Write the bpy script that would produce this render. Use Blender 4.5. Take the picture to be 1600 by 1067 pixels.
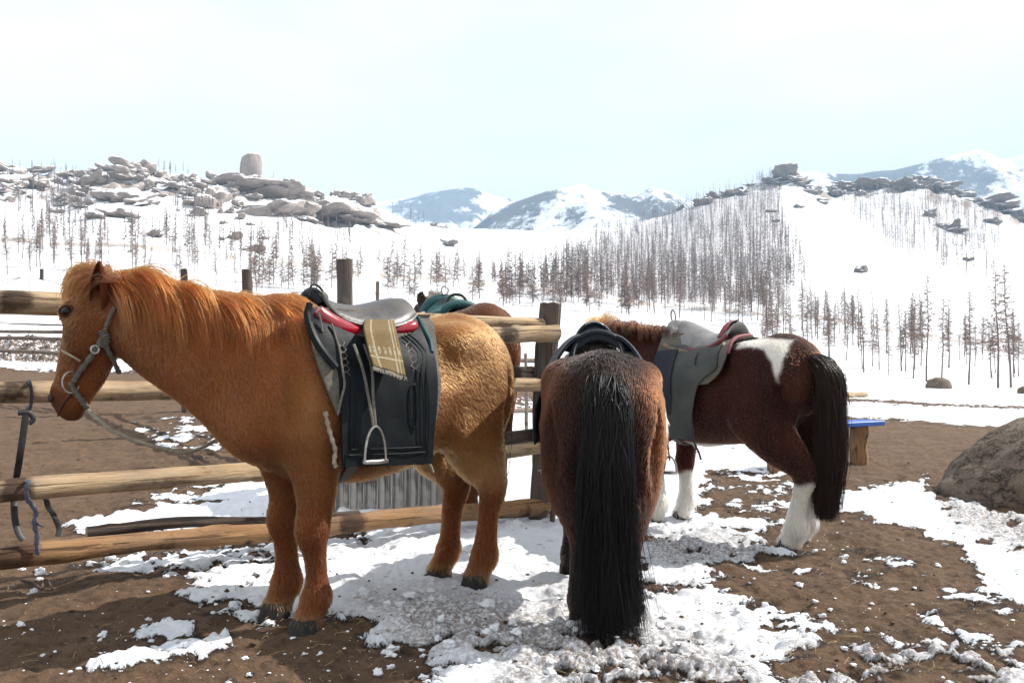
import bpy, bmesh, math, random
import numpy as np
from mathutils import Vector, Matrix

# ---------------------------------------------------------------- scene, camera, light
scene = bpy.context.scene
for o in list(bpy.data.objects):
    bpy.data.objects.remove(o)
COL = scene.collection
FPX = 1386.0
CAMZ = 1.15
PITCH = math.atan(26.5 / FPX)
cam_d = bpy.data.cameras.new('camera')
cam_d.sensor_width = 36.0
cam_d.lens = 36.0 * FPX / 1600.0
cam_d.clip_start = 0.05
cam_d.clip_end = 20000.0
cam = bpy.data.objects.new('camera', cam_d)
COL.objects.link(cam)
cam.location = (0, 0, CAMZ)
cam.rotation_euler = (math.pi / 2 + PITCH, 0, 0)
scene.camera = cam

SUN_EL = math.radians(42.0)
SUN_AZ = math.radians(19.0)                       # from +X towards +Y
SUN_DIR = Vector((math.cos(SUN_AZ) * math.cos(SUN_EL), math.sin(SUN_AZ) * math.cos(SUN_EL), math.sin(SUN_EL)))

world = bpy.data.worlds.new('World')
scene.world = world
world.use_nodes = True
wn = world.node_tree
wn.nodes.clear()
w_out = wn.nodes.new('ShaderNodeOutputWorld')
w_bg = wn.nodes.new('ShaderNodeBackground')
w_sky = wn.nodes.new('ShaderNodeTexSky')
w_sky.sky_type = 'NISHITA'
w_sky.sun_disc = False
w_sky.sun_elevation = SUN_EL
w_sky.sun_rotation = math.pi / 2 - SUN_AZ
w_sky.altitude = 1500
w_sky.air_density = 0.9
w_sky.dust_density = 1.2
w_sky.ozone_density = 1.0
w_bg.inputs['Strength'].default_value = 0.082
# thin high cloud: streaky noise whitens the blue
w_tc = wn.nodes.new('ShaderNodeTexCoord')
w_map = wn.nodes.new('ShaderNodeMapping')
w_map.inputs['Scale'].default_value = (1.6, 1.6, 5.0)
w_noi = wn.nodes.new('ShaderNodeTexNoise')
w_noi.inputs['Scale'].default_value = 1.7
w_noi.inputs['Detail'].default_value = 7.0
w_noi.inputs['Roughness'].default_value = 0.55
w_ramp = wn.nodes.new('ShaderNodeMapRange')
w_ramp.inputs['From Min'].default_value = 0.34
w_ramp.inputs['From Max'].default_value = 0.62
w_ramp.inputs['To Min'].default_value = 0.78
w_ramp.inputs['To Max'].default_value = 0.97
w_mix = wn.nodes.new('ShaderNodeMix')
w_mix.data_type = 'RGBA'
w_mix.inputs['B'].default_value = (9.1, 9.2, 9.25, 1)
wn.links.new(w_tc.outputs['Generated'], w_map.inputs['Vector'])
wn.links.new(w_map.outputs['Vector'], w_noi.inputs['Vector'])
wn.links.new(w_noi.outputs['Fac'], w_ramp.inputs['Value'])
wn.links.new(w_ramp.outputs['Result'], w_mix.inputs['Factor'])
wn.links.new(w_sky.outputs['Color'], w_mix.inputs['A'])
wn.links.new(w_mix.outputs['Result'], w_bg.inputs['Color'])
wn.links.new(w_bg.outputs['Background'], w_out.inputs['Surface'])

sun_d = bpy.data.lights.new('sun', 'SUN')
sun_d.energy = 5.0
sun_d.angle = math.radians(0.5)
sun_d.color = (1.0, 0.955, 0.88)
sun = bpy.data.objects.new('sun', sun_d)
COL.objects.link(sun)
sun.rotation_euler = SUN_DIR.to_track_quat('Z', 'Y').to_euler()
sun.location = (30, 10, 30)

scene.render.engine = 'CYCLES'
scene.view_settings.view_transform = 'Standard'
scene.view_settings.look = 'None'
scene.view_settings.gamma = 1.0
scene.view_settings.use_curve_mapping = False
scene.view_settings.exposure = 0.80

# ---------------------------------------------------------------- helpers
rng = np.random.default_rng(7)
random.seed(7)
CT, ST = math.cos(PITCH), math.sin(PITCH)

def P(px, py, Y):
    """the point at depth Y (metres along +Y) seen at photo pixel (px, py)"""
    dx = (px - 800.0) / FPX
    dy = (533.5 - py) / FPX
    wy = CT - dy * ST
    wz = ST + dy * CT
    k = Y / wy
    return np.array((dx * k, Y, CAMZ + wz * k))

def ray(px, py):
    p = P(px, py, 1.0)
    return p - np.array((0, 0, CAMZ))

def G(px, py, z=0.0):
    """the point of the level z seen at a pixel"""
    d = ray(px, py)
    t = (z - CAMZ) / d[2]
    return np.array((d[0] * t, d[1] * t, z))

def to_px(X, Y, Z):
    rz = Z - CAMZ
    f = Y * CT + rz * ST
    u = -Y * ST + rz * CT
    f = np.where(f < 0.05, 0.05, f)
    return 800 + FPX * X / f, 533.5 - FPX * u / f

def nrm(v):
    v = np.asarray(v, float)
    return v / max(1e-9, np.linalg.norm(v))

def _hash(ix, iy, iz, seed):
    h = (ix.astype(np.int64) * 374761393 + iy.astype(np.int64) * 668265263 + iz.astype(np.int64) * 2147483647 + seed * 974711) & 0xFFFFFFFF
    h = ((h ^ (h >> 13)) * 1274126177) & 0xFFFFFFFF
    h = ((h ^ (h >> 16)) * 2246822519) & 0xFFFFFFFF
    h = h ^ (h >> 15)
    return (h & 0xFFFFFF) / float(0xFFFFFF)

def noise2(x, y, seed=0):
    x = np.asarray(x, float); y = np.asarray(y, float)
    ix = np.floor(x); iy = np.floor(y)
    fx = x - ix; fy = y - iy
    ix = ix.astype(np.int64); iy = iy.astype(np.int64); z = np.zeros_like(ix)
    fx = fx * fx * fx * (fx * (fx * 6 - 15) + 10); fy = fy * fy * fy * (fy * (fy * 6 - 15) + 10)
    a = _hash(ix, iy, z, seed); b = _hash(ix + 1, iy, z, seed)
    c = _hash(ix, iy + 1, z, seed); d = _hash(ix + 1, iy + 1, z, seed)
    return (a * (1 - fx) + b * fx) * (1 - fy) + (c * (1 - fx) + d * fx) * fy - 0.5

def noise3(x, y, z, seed=0):
    x = np.asarray(x, float); y = np.asarray(y, float); z = np.asarray(z, float)
    ix = np.floor(x); iy = np.floor(y); iz = np.floor(z)
    fx = x - ix; fy = y - iy; fz = z - iz
    ix = ix.astype(np.int64); iy = iy.astype(np.int64); iz = iz.astype(np.int64)
    fx = fx * fx * (3 - 2 * fx); fy = fy * fy * (3 - 2 * fy); fz = fz * fz * (3 - 2 * fz)
    r = 0
    for dz in (0, 1):
        for dy in (0, 1):
            for dx in (0, 1):
                w = (fx if dx else 1 - fx) * (fy if dy else 1 - fy) * (fz if dz else 1 - fz)
                r = r + w * _hash(ix + dx, iy + dy, iz + dz, seed)
    return r - 0.5

def fbm2(x, y, octv=4, seed=0, gain=0.5):
    r = 0; a = 1.0; f = 1.0
    for k in range(octv):
        r = r + a * noise2(x * f + 17.3 * k, y * f - 9.1 * k, seed + k)
        a *= gain; f *= 2.03
    return r

def fbm3(x, y, z, octv=3, seed=0, gain=0.5):
    r = 0; a = 1.0; f = 1.0
    for k in range(octv):
        r = r + a * noise3(x * f + 3.1 * k, y * f + 5.7 * k, z * f - 2.3 * k, seed + k)
        a *= gain; f *= 2.03
    return r

def smooth01(x):
    x = np.clip(x, 0, 1)
    return x * x * (3 - 2 * x)

# ---- objects
def link(o, parent=None):
    COL.objects.link(o)
    if parent is not None:
        o.parent = parent
    return o

def tag(o, label=None, cat=None, group=None, kind=None):
    if label: o['label'] = label
    if cat: o['category'] = cat
    if group: o['group'] = group
    if kind: o['kind'] = kind
    return o

def empty(name, loc=(0, 0, 0), rz=0.0):
    o = bpy.data.objects.new(name, None)
    o.empty_display_size = 0.1
    link(o)
    o.location = [float(c) for c in loc]
    o.rotation_euler = (0, 0, rz)
    return o

def np_mesh(name, V, F, smooth=True):
    """mesh from arrays; F is an (n,3) or (n,4) array or a list of index lists"""
    me = bpy.data.meshes.new(name)
    V = np.asarray(V, np.float32)
    if isinstance(F, np.ndarray):
        n, k = F.shape
        me.vertices.add(len(V)); me.vertices.foreach_set('co', V.ravel())
        me.loops.add(n * k); me.loops.foreach_set('vertex_index', F.astype(np.int32).ravel())
        me.polygons.add(n)
        me.polygons.foreach_set('loop_start', (np.arange(n) * k).astype(np.int32))
        me.update(calc_edges=True)
    else:
        me.from_pydata([tuple(map(float, v)) for v in V], [], [list(map(int, f)) for f in F])
        me.update()
    if smooth:
        me.polygons.foreach_set('use_smooth', np.ones(len(me.polygons), bool))
    return me

def mobj(name, me, mat=None, parent=None):
    o = bpy.data.objects.new(name, me)
    if mat is not None and len(me.materials) == 0:
        me.materials.append(mat)
    link(o, parent)
    return o

def set_attr(me, name, vals, typ='FLOAT'):
    a = me.attributes.new(name, typ, 'POINT')
    vals = np.asarray(vals, np.float32)
    a.data.foreach_set('value' if typ == 'FLOAT' else 'color', vals.ravel())

class MB:
    """collects vertices and faces of one mesh"""
    def __init__(s):
        s.v = []; s.f = []; s.n = 0
    def add(s, V, F):
        V = np.asarray(V, float)
        s.v.append(V)
        for f in F: s.f.append([int(i) + s.n for i in f])
        s.n += len(V)
    def box(s, c, size, rot=None, bev=0.0):
        hx, hy, hz = [d / 2 for d in size]
        b = min(bev, hx * .9, hy * .9, hz * .9)
        if b <= 0:
            V = [(x, y, z) for z in (-hz, hz) for y in (-hy, hy) for x in (-hx, hx)]
            F = [(0, 2, 3, 1), (4, 5, 7, 6), (0, 1, 5, 4), (1, 3, 7, 5), (3, 2, 6, 7), (2, 0, 4, 6)]
        else:
            V = []; F = []
            for z, k in ((-hz, b), (-hz + b, 0), (hz - b, 0), (hz, b)):
                for x, y in ((-hx + k, -hy + k), (hx - k, -hy + k), (hx - k, hy - k), (-hx + k, hy - k)):
                    V.append((x, y, z))
            F.append((3, 2, 1, 0)); F.append((12, 13, 14, 15))
            for r in range(3):
                for i in range(4):
                    j = (i + 1) % 4
                    F.append((r * 4 + i, r * 4 + j, r * 4 + 4 + j, r * 4 + 4 + i))
        V = np.array(V, float)
        if rot is not None:
            V = V @ np.array(rot).T
        s.add(V + np.asarray(c, float), F)
    def tube(s, pts, rad, n=8, caps=True, jit=0.0, seed=1, flat=1.0, ref=None):
        """tube along a polyline; rad is a number or list; flat squashes it along the frame's second axis"""
        pts = np.asarray(pts, float); m = len(pts)
        rad = np.full(m, rad, float) if np.isscalar(rad) else np.asarray(rad, float)
        T = np.gradient(pts, axis=0)
        T /= np.maximum(np.linalg.norm(T, axis=1, keepdims=True), 1e-9)
        up = np.array(ref if ref is not None else (0, 0, 1.0))
        if ref is None and abs(T[0] @ up) > 0.93: up = np.array((0.0, 1, 0))
        A = []
        u = up - T[0] * (up @ T[0]); u /= max(1e-9, np.linalg.norm(u))
        V = []
        rr = np.random.default_rng(seed)
        ang = np.arange(n) * 2 * math.pi / n
        for i in range(m):
            u = u - T[i] * (u @ T[i]); u /= max(1e-9, np.linalg.norm(u))
            w = np.cross(T[i], u)
            r = rad[i] * (1 + jit * (rr.random(n) - .5) * 2)
            V.append(pts[i] + (np.cos(ang) * r)[:, None] * w + (np.sin(ang) * r * flat)[:, None] * u)
        V = np.concatenate(V)
        F = []
        for i in range(m - 1):
            for k in range(n):
                k2 = (k + 1) % n
                F.append((i * n + k, i * n + k2, (i + 1) * n + k2, (i + 1) * n + k))
        if caps:
            F.append(list(range(n - 1, -1, -1))); F.append([(m - 1) * n + k for k in range(n)])
        s.add(V, F)
    def grid(s, V, closed_u=False):
        """V is (a,b,3): a sheet"""
        V = np.asarray(V, float); a, b = V.shape[:2]
        F = []
        for i in range(a - 1 + (1 if closed_u else 0)):
            i2 = (i + 1) % a
            for j in range(b - 1):
                F.append((i * b + j, i2 * b + j, i2 * b + j + 1, i * b + j + 1))
        s.add(V.reshape(-1, 3), F)
    def slab(s, V, th, nrmls=None):
        """sheet (a,b,3) thickened by th along its normals"""
        V = np.asarray(V, float); a, b = V.shape[:2]
        if nrmls is None:
            du = np.gradient(V, axis=0); dv = np.gradient(V, axis=1)
            N = np.cross(du, dv); N /= np.maximum(np.linalg.norm(N, axis=2, keepdims=True), 1e-9)
        else:
            N = nrmls
        W = V + N * th
        A = np.concatenate([V.reshape(-1, 3), W.reshape(-1, 3)])
        o = a * b; F = []
        for i in range(a - 1):
            for j in range(b - 1):
                q = (i * b + j, (i + 1) * b + j, (i + 1) * b + j + 1, i * b + j + 1)
                F.append(q[::-1]); F.append(tuple(k + o for k in q))
        ring = [i * b for i in range(a)] + [(a - 1) * b + j for j in range(1, b)] + \
               [i * b + b - 1 for i in range(a - 2, -1, -1)] + [j for j in range(b - 2, 0, -1)]
        for k in range(len(ring)):
            p, q = ring[k], ring[(k + 1) % len(ring)]
            F.append((p, q, q + o, p + o))
        s.add(A, F)
    def ell(s, c, r, nu=14, nv=9, rot=None):
        V = []; F = []
        for j in range(nv + 1):
            t = math.pi * j / nv
            for i in range(nu):
                p = 2 * math.pi * i / nu
                V.append((math.sin(t) * math.cos(p) * r[0], math.sin(t) * math.sin(p) * r[1], math.cos(t) * r[2]))
        for j in range(nv):
            for i in range(nu):
                i2 = (i + 1) % nu
                F.append((j * nu + i, (j + 1) * nu + i, (j + 1) * nu + i2, j * nu + i2))
        V = np.array(V)
        if rot is not None: V = V @ np.array(rot).T
        s.add(V + np.asarray(c, float), F)
    def mesh(s, name, smooth=True):
        return np_mesh(name, np.concatenate(s.v), s.f, smooth)
    def build(s, name, mat, parent=None, smooth=True, weld=False, fix=True):
        me = s.mesh(name, smooth)
        bm = bmesh.new(); bm.from_mesh(me)
        if weld: bmesh.ops.remove_doubles(bm, verts=bm.verts, dist=1e-5)
        if fix: bmesh.ops.recalc_face_normals(bm, faces=bm.faces)
        bm.to_mesh(me); bm.free()
        if smooth:
            me.set_sharp_from_angle(angle=math.radians(50))
        return mobj(name, me, mat, parent)

def spline(pts, n):
    """Catmull-Rom through pts (m,k), n samples"""
    pts = np.asarray(pts, float)
    m = len(pts)
    e = np.concatenate([[2 * pts[0] - pts[1]], pts, [2 * pts[-1] - pts[-2]]])
    out = []
    for t in np.linspace(0, m - 1 - 1e-9, n):
        i = int(t); f = t - i
        p0, p1, p2, p3 = e[i], e[i + 1], e[i + 2], e[i + 3]
        out.append(0.5 * ((2 * p1) + (-p0 + p2) * f + (2 * p0 - 5 * p1 + 4 * p2 - p3) * f * f + (-p0 + 3 * p1 - 3 * p2 + p3) * f ** 3))
    return np.array(out)

# ---- materials
def new_mat(name):
    m = bpy.data.materials.new(name); m.use_nodes = True
    nt = m.node_tree; nt.nodes.clear()
    out = nt.nodes.new('ShaderNodeOutputMaterial')
    b = nt.nodes.new('ShaderNodeBsdfPrincipled')
    nt.links.new(b.outputs[0], out.inputs['Surface'])
    return m, nt, b, out

def nd(nt, typ, **kw):
    n = nt.nodes.new(typ)
    for k, v in kw.items():
        if k in n.inputs: n.inputs[k].default_value = v
        else: setattr(n, k, v)
    return n

def coords(nt, scale=(1, 1, 1), kind='Object'):
    tc = nt.nodes.new('ShaderNodeTexCoord')
    mp = nt.nodes.new('ShaderNodeMapping')
    mp.inputs['Scale'].default_value = scale
    nt.links.new(tc.outputs[kind], mp.inputs['Vector'])
    return mp.outputs['Vector']

def noise_n(nt, vec, scale, detail=4.0, rough=0.55, dist=0.0):
    n = nd(nt, 'ShaderNodeTexNoise', Scale=scale, Detail=detail, Roughness=rough, Distortion=dist)
    nt.links.new(vec, n.inputs['Vector'])
    return n.outputs['Fac']

def ramp(nt, fac, lo, hi, a=0.0, b=1.0):
    n = nd(nt, 'ShaderNodeMapRange')
    n.inputs['From Min'].default_value = lo; n.inputs['From Max'].default_value = hi
    n.inputs['To Min'].default_value = a; n.inputs['To Max'].default_value = b
    nt.links.new(fac, n.inputs['Value'])
    return n.outputs['Result']

def mixc(nt, fac, a, b, mode='MIX'):
    n = nt.nodes.new('ShaderNodeMix'); n.data_type = 'RGBA'; n.blend_type = mode
    if hasattr(fac, 'node'): nt.links.new(fac, n.inputs['Factor'])
    else: n.inputs['Factor'].default_value = fac
    for s, v in (('A', a), ('B', b)):
        if hasattr(v, 'node'): nt.links.new(v, n.inputs[s])
        else: n.inputs[s].default_value = (*v, 1)
    return n.outputs['Result']

def math_n(nt, op, a, b=0.0):
    n = nt.nodes.new('ShaderNodeMath'); n.operation = op
    for i, v in enumerate((a, b)):
        if hasattr(v, 'node'): nt.links.new(v, n.inputs[i])
        else: n.inputs[i].default_value = v
    return n.outputs[0]

def bump(nt, b, h, strength=0.4, dist=0.01):
    n = nd(nt, 'ShaderNodeBump', Strength=strength, Distance=dist)
    nt.links.new(h, n.inputs['Height'])
    nt.links.new(n.outputs[0], b.inputs['Normal'])

def simple_mat(name, ca, cb=None, rough=0.7, scale=20.0, metal=0.0, bstr=0.3, bdist=0.004, stretch=(1, 1, 1), spec=0.4, detail=5.0):
    m, nt, b, out = new_mat(name)
    v = coords(nt, stretch)
    f = noise_n(nt, v, scale, detail, 0.6)
    cb = cb or tuple(c * 0.6 for c in ca)
    c = mixc(nt, ramp(nt, f, 0.3, 0.7), cb, ca)
    nt.links.new(c, b.inputs['Base Color'])
    b.inputs['Roughness'].default_value = rough
    b.inputs['Metallic'].default_value = metal
    b.inputs['Specular IOR Level'].default_value = spec
    if bstr: bump(nt, b, f, bstr, bdist)
    return m
# ---------------------------------------------------------------- terrain heights
def zy(Y, py):
    return CAMZ + (560.0 - py) / FPX * Y

CREST = [(-700, 250, 480), (-300, 258, 480), (0, 264, 480), (100, 272, 480), (150, 254, 470), (210, 256, 470), (260, 270, 480), (330, 276, 480),
         (390, 287, 470), (450, 288, 480), (520, 308, 490), (580, 321, 510), (640, 344, 540), (700, 347, 570), (760, 353, 590), (850, 359, 610),
         (950, 351, 640), (1000, 341, 660), (1050, 329, 690), (1100, 307, 710), (1150, 291, 730), (1220, 273, 750), (1260, 281, 750),
         (1300, 295, 760), (1335, 290, 760), (1400, 286, 760), (1440, 280, 760), (1500, 295, 750), (1560, 315, 730), (1600, 338, 720),
         (1700, 330, 720), (1900, 300, 740), (2400, 280, 760)]
ROAD = [(-700, 360, 175), (0, 378, 180), (150, 386, 180), (300, 400, 184), (450, 418, 188), (600, 437, 194), (750, 454, 200), (900, 467, 205),
        (1050, 481, 210), (1220, 499, 214), (1400, 514, 218), (1600, 530, 220), (2400, 560, 220)]
CREST = np.array(CREST, float); ROAD = np.array(ROAD, float)
NEAR = {  # height of the ground along some directions before the road
    -700: [(8, 0), (14, .3), (23, .85), (51, 3.4), (110, 10)],
    0: [(8, 0), (14, .3), (23, .8), (51, 3.3), (110, 9.5)],
    300: [(8, 0), (14, .3), (23, .7), (51, 2.6), (110, 7.5)],
    600: [(8, 0), (14, .2), (23, .5), (51, 1.4), (110, 4.6)],
    900: [(8, 0), (14, .0), (23, -.1), (51, .0), (110, 1.6)],
    1200: [(8, 0), (14, 0), (23, -.15), (51, -.8), (110, -.8)],
    1400: [(8, 0), (14, 0), (23, -.15), (51, -.9), (115, -1.6)],
    1600: [(8, 0), (14, 0), (23, -.2), (51, -1.0), (120, -2.5)],
    2400: [(8, 0), (14, 0), (23, -.2), (51, -1.0), (120, -2.5)],
}
TPX = np.arange(-700, 2401, 25.0)
TLY = np.linspace(math.log(2.0), math.log(1500.0), 320)
def _table():
    keys = sorted(NEAR)
    T = np.zeros((len(TPX), len(TLY)))
    Y = np.exp(TLY)
    nearY = np.array([8, 14, 23, 51, 112.0])
    nz = np.array([[v for _, v in NEAR[k]] for k in keys])
    for i, px in enumerate(TPX):
        yr = np.interp(px, ROAD[:, 0], ROAD[:, 1]); dr = np.interp(px, ROAD[:, 0], ROAD[:, 2])
        yc = np.interp(px, CREST[:, 0], CREST[:, 1]); dc = np.interp(px, CREST[:, 0], CREST[:, 2])
        zr = zy(dr, yr); zc = zy(dc, yc)
        near = [np.interp(px, keys, nz[:, j]) for j in range(5)]
        ys = [0.1] + list(nearY) + [dr]; zs = [0] + near + [zr]
        ex = 1.25 if px > 640 else 1.12
        for t in np.linspace(0.08, 1, 14):
            ys.append(dr + (dc - dr) * t); zs.append(zr + (zc - zr) * t ** ex)
        ys += [dc * 1.12, dc * 1.4, 1500]; zs += [zc - 0.05 * dc, zc - 0.14 * dc, zc - 0.2 * dc]
        T[i] = np.interp(Y, ys, zs)
    # soften kinks before the crest only
    k = np.array([1, 2, 3, 2, 1.0]); k /= k.sum()
    S = np.apply_along_axis(lambda r: np.convolve(np.pad(r, 2, 'edge'), k, 'valid'), 1, T)
    return S
TAB = _table()

def terrain(X, Y):
    X = np.asarray(X, float); Y = np.maximum(np.asarray(Y, float), 2.01)
    px = 800 + FPX * X / Y
    a = np.clip((px - TPX[0]) / 25.0, 0, len(TPX) - 1.001)
    b = np.clip((np.log(Y) - TLY[0]) / (TLY[1] - TLY[0]), 0, len(TLY) - 1.001)
    i = a.astype(int); j = b.astype(int); f = a - i; g = b - j
    f = f * f * (3 - 2 * f)
    z = (TAB[i, j] * (1 - f) + TAB[i + 1, j] * f) * (1 - g) + (TAB[i, j + 1] * (1 - f) + TAB[i + 1, j + 1] * f) * g
    far = smooth01((Y - 55) / 120.0)
    z = z + far * (fbm2(X / 55.0, Y / 55.0, 4, 11) * 3.2)
    # craggy, stepped granite on the left hill and along the right crest
    crag = smooth01((Y - 300) / 60.0) * smooth01((640 - px) / 70.0)
    rid = 0.5 - np.abs(fbm2(X / 34.0 + 3, Y / 30.0, 5, 31, 0.55))
    z = z + crag * (rid * 13.0 - 4.5)
    cragr = smooth01((Y - 640) / 60.0) * smooth01((px - 1080) / 60.0)
    z = z + cragr * ((0.5 - np.abs(fbm2(X / 28.0, Y / 28.0, 5, 47, 0.55))) * 11.0 - 4.0)
    return z

# ---------------------------------------------------------------- snow on the yard: outlines in photo pixels -> places on the ground
SNOW = [  # polygon, softness px, weight
    ([(170, 830), (215, 790), (330, 762), (420, 748), (540, 738), (540, 812), (430, 824), (300, 832)], 20, 1.0),
    ([(120, 898), (250, 872), (420, 846), (520, 838), (520, 862), (400, 886), (260, 897)], 14, 0.85),
    ([(285, 922), (350, 900), (440, 872), (540, 842), (560, 985), (505, 962), (450, 968), (385, 968), (320, 945)], 18, 0.95),
    ([(500, 842), (560, 838), (690, 806), (880, 778), (925, 830), (930, 990), (840, 1000), (740, 985), (690, 990), (620, 1005), (555, 985), (500, 960)], 16, 1.05),
    ([(500, 740), (700, 720), (880, 690), (880, 800), (690, 812), (520, 812)], 12, 1.2),
    ([(770, 640), (850, 636), (850, 800), (770, 800)], 12, 1.2),
    ([(880, 760), (960, 770), (960, 870), (880, 850)], 12, 1.2),
    ([(1040, 690), (1150, 690), (1235, 722), (1240, 752), (1110, 740), (1080, 800), (1010, 830), (1000, 700)], 14, 1.1),
    ([(1000, 825), (1090, 800), (1130, 830), (1190, 858), (1230, 880), (1120, 905), (1180, 950), (1280, 975), (1260, 1010), (1130, 1080), (900, 1080), (820, 1040), (800, 985), (900, 960), (1000, 960)], 26, 0.95),
    ([(700, 1010), (800, 970), (930, 985), (1100, 1030), (1300, 1040), (1440, 1005), (1600, 1030), (1600, 1110), (650, 1110)], 30, 0.72),
    ([(1320, 768), (1400, 755), (1445, 748), (1450, 772), (1485, 820), (1540, 852), (1620, 868), (1620, 950), (1560, 930), (1500, 862), (1400, 818), (1320, 800)], 9, 1.2),
    ([(1460, 782), (1500, 778), (1560, 800), (1640, 820), (1640, 870), (1540, 850), (1480, 815)], 14, 0.62),
    ([(1320, 612), (1420, 622), (1700, 632), (1700, 664), (1500, 658), (1320, 642)], 5, 1.3),
    ([(1300, 585), (1500, 592), (1700, 602), (1700, 622), (1460, 612), (1300, 598)], 4, 1.3),
    ([(1060, 755), (1150, 758), (1220, 770), (1235, 850), (1190, 855), (1060, 820)], 26, 0.50),
    ([(1180, 868), (1330, 872), (1345, 905), (1240, 910), (1180, 890)], 22, 0.52),
    ([(1325, 876), (1420, 886), (1445, 905), (1400, 918), (1325, 905)], 14, 0.66),
    ([(1470, 905), (1560, 912), (1600, 950), (1560, 955), (1480, 930)], 14, 0.62),
    ([(1440, 960), (1530, 968), (1560, 1010), (1500, 1012)], 14, 0.60),
    ([(205, 998), (250, 980), (300, 984), (285, 998), (225, 1004)], 7, 1.1),
    ([(140, 1052), (220, 1032), (280, 1010), (350, 1003), (362, 1014), (300, 1040), (190, 1056)], 12, 0.85),
    ([(325, 1046), (355, 1040), (365, 1066), (330, 1072)], 8, 0.95),
    ([(0, 1100), (60, 1086), (330, 1090), (330, 1120), (0, 1120)], 20, 0.6),
    ([(100, 818), (190, 808), (205, 826), (130, 832)], 9, 0.75),
    ([(210, 690), (300, 682), (345, 700), (330, 724), (240, 712)], 10, 0.62),
    ([(250, 640), (330, 640), (330, 655), (260, 652)], 8, 0.55),
]
DIRTY = [([(790, 985), (870, 930), (960, 960), (1080, 985), (1180, 1040), (1200, 1100), (760, 1100)], 60),
         ([(560, 940), (700, 930), (860, 960), (860, 1060), (640, 1020)], 40),
         ([(1000, 830), (1180, 845), (1210, 880), (1100, 890), (1010, 880)], 25),
         ([(1230, 1010), (1600, 1020), (1600, 1110), (1230, 1110)], 30),
         ([(1440, 775), (1640, 800), (1640, 880), (1500, 830)], 20)]

def poly_sd(px, py, poly, ysc=1.0):
    q = np.array(poly, float)
    d2 = np.full(px.shape, 1e12); inside = np.zeros(px.shape, bool)
    n = len(q)
    for k in range(n):
        x0, y0 = q[k]; x1, y1 = q[(k + 1) % n]
        ex, ey = x1 - x0, (y1 - y0)
        wx, wy = px - x0, (py - y0)
        t = np.clip((wx * ex + wy * ey) / (ex * ex + ey * ey + 1e-9), 0, 1)
        d2 = np.minimum(d2, (wx - ex * t) ** 2 + (wy - ey * t) ** 2)
        c = ((y0 <= py) & (y1 > py)) | ((y1 <= py) & (y0 > py))
        xx = x0 + (py - y0) / ((y1 - y0) if abs(y1 - y0) > 1e-9 else 1e-9) * (x1 - x0)
        inside ^= c & (px < xx)
    d = np.sqrt(d2)
    return np.where(inside, -d, d)

def snow_fields(X, Y):
    X = np.asarray(X, float); Y = np.asarray(Y, float)
    px, py = to_px(X, np.maximum(Y, 0.3), np.zeros_like(X))
    s = np.zeros_like(px); dirty = np.zeros_like(px)
    vis = (Y > 2.2)
    for poly, soft, w in SNOW:
        q = np.array(poly); x0, y0 = q.min(0) - 3 * soft; x1, y1 = q.max(0) + 3 * soft
        m = vis & (px > x0) & (px < x1) & (py > y0) & (py < y1)
        if not m.any(): continue
        sd = poly_sd(px[m], py[m], poly)
        s[m] = np.maximum(s[m], w * smooth01(0.5 - sd / (4.6 * soft)))
    for poly, soft in DIRTY:
        q = np.array(poly); x0, y0 = q.min(0) - 3 * soft; x1, y1 = q.max(0) + 3 * soft
        m = vis & (px > x0) & (px < x1) & (py > y0) & (py < y1)
        if not m.any(): continue
        sd = poly_sd(px[m], py[m], poly)
        dirty[m] = np.maximum(dirty[m], smooth01(0.5 - sd / (2 * soft)))
    # open country: snow from some distance on, patchy yard before it
    left = smooth01((860 - px) / 160.0)
    lim = 24.0 * left + 39.0 * (1 - left)
    s = np.maximum(s, smooth01((Y - lim) / 3.0 + 0.5) * 1.25)
    s = np.where(Y < 2.9, np.maximum(s, 0.35), s)
    k = np.clip(6.0 / np.maximum(Y, 3.0), 0.25, 1.3)
    n = fbm2(X * 2.6, Y * 3.4, 3, 5) * 0.75 + fbm2(X * 11, Y * 13, 4, 9, 0.62) * 0.62
    v = s + n * 1.0 * (0.25 + smooth01(s * 2.2) * (1 - 0.45 * smooth01((s - 0.75) * 3)))
    return v, dirty

def ground_parts(X, Y):
    v, dirty = snow_fields(X, Y)
    z = terrain(X, Y)
    amp = np.clip(1.2 - Y / 40.0, 0.15, 1.0)
    z = z + amp * (fbm2(X * 1.3, Y * 1.3, 3, 21) * 0.035 + fbm2(X * 6, Y * 6, 4, 23, 0.55) * 0.034 + fbm2(X * 28, Y * 28, 2, 25) * 0.012)
    th = smooth01((v - 0.44) / 0.22)
    lump = (0.5 + fbm2(X * 5, Y * 5, 3, 41)) * 0.035
    pxl = to_px(X, np.maximum(Y, 0.3), np.zeros_like(X))[0]
    lump = lump * np.interp(pxl, [0, 350, 520, 1000, 1200, 1400], [0.35, 0.5, 1.2, 1.2, 0.5, 0.35])
    chunk = smooth01(noise2(X * 15, Y * 15, 43) * 2) * 0.016 + smooth01(noise2(X * 27, Y * 27, 44) * 2) * 0.006
    near = np.clip(1.6 - Y / 12.0, 0.1, 1.0)
    z = z + th * (0.010 + near * (lump * 0.7 + chunk * (0.35 + 1.1 * dirty)))
    z = z + dirty * near * (chunk * 0.6)
    return z, v, dirty

def ground_z(x, y):
    return float(ground_parts(np.array([float(x)]), np.array([float(y)]))[0][0])

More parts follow.
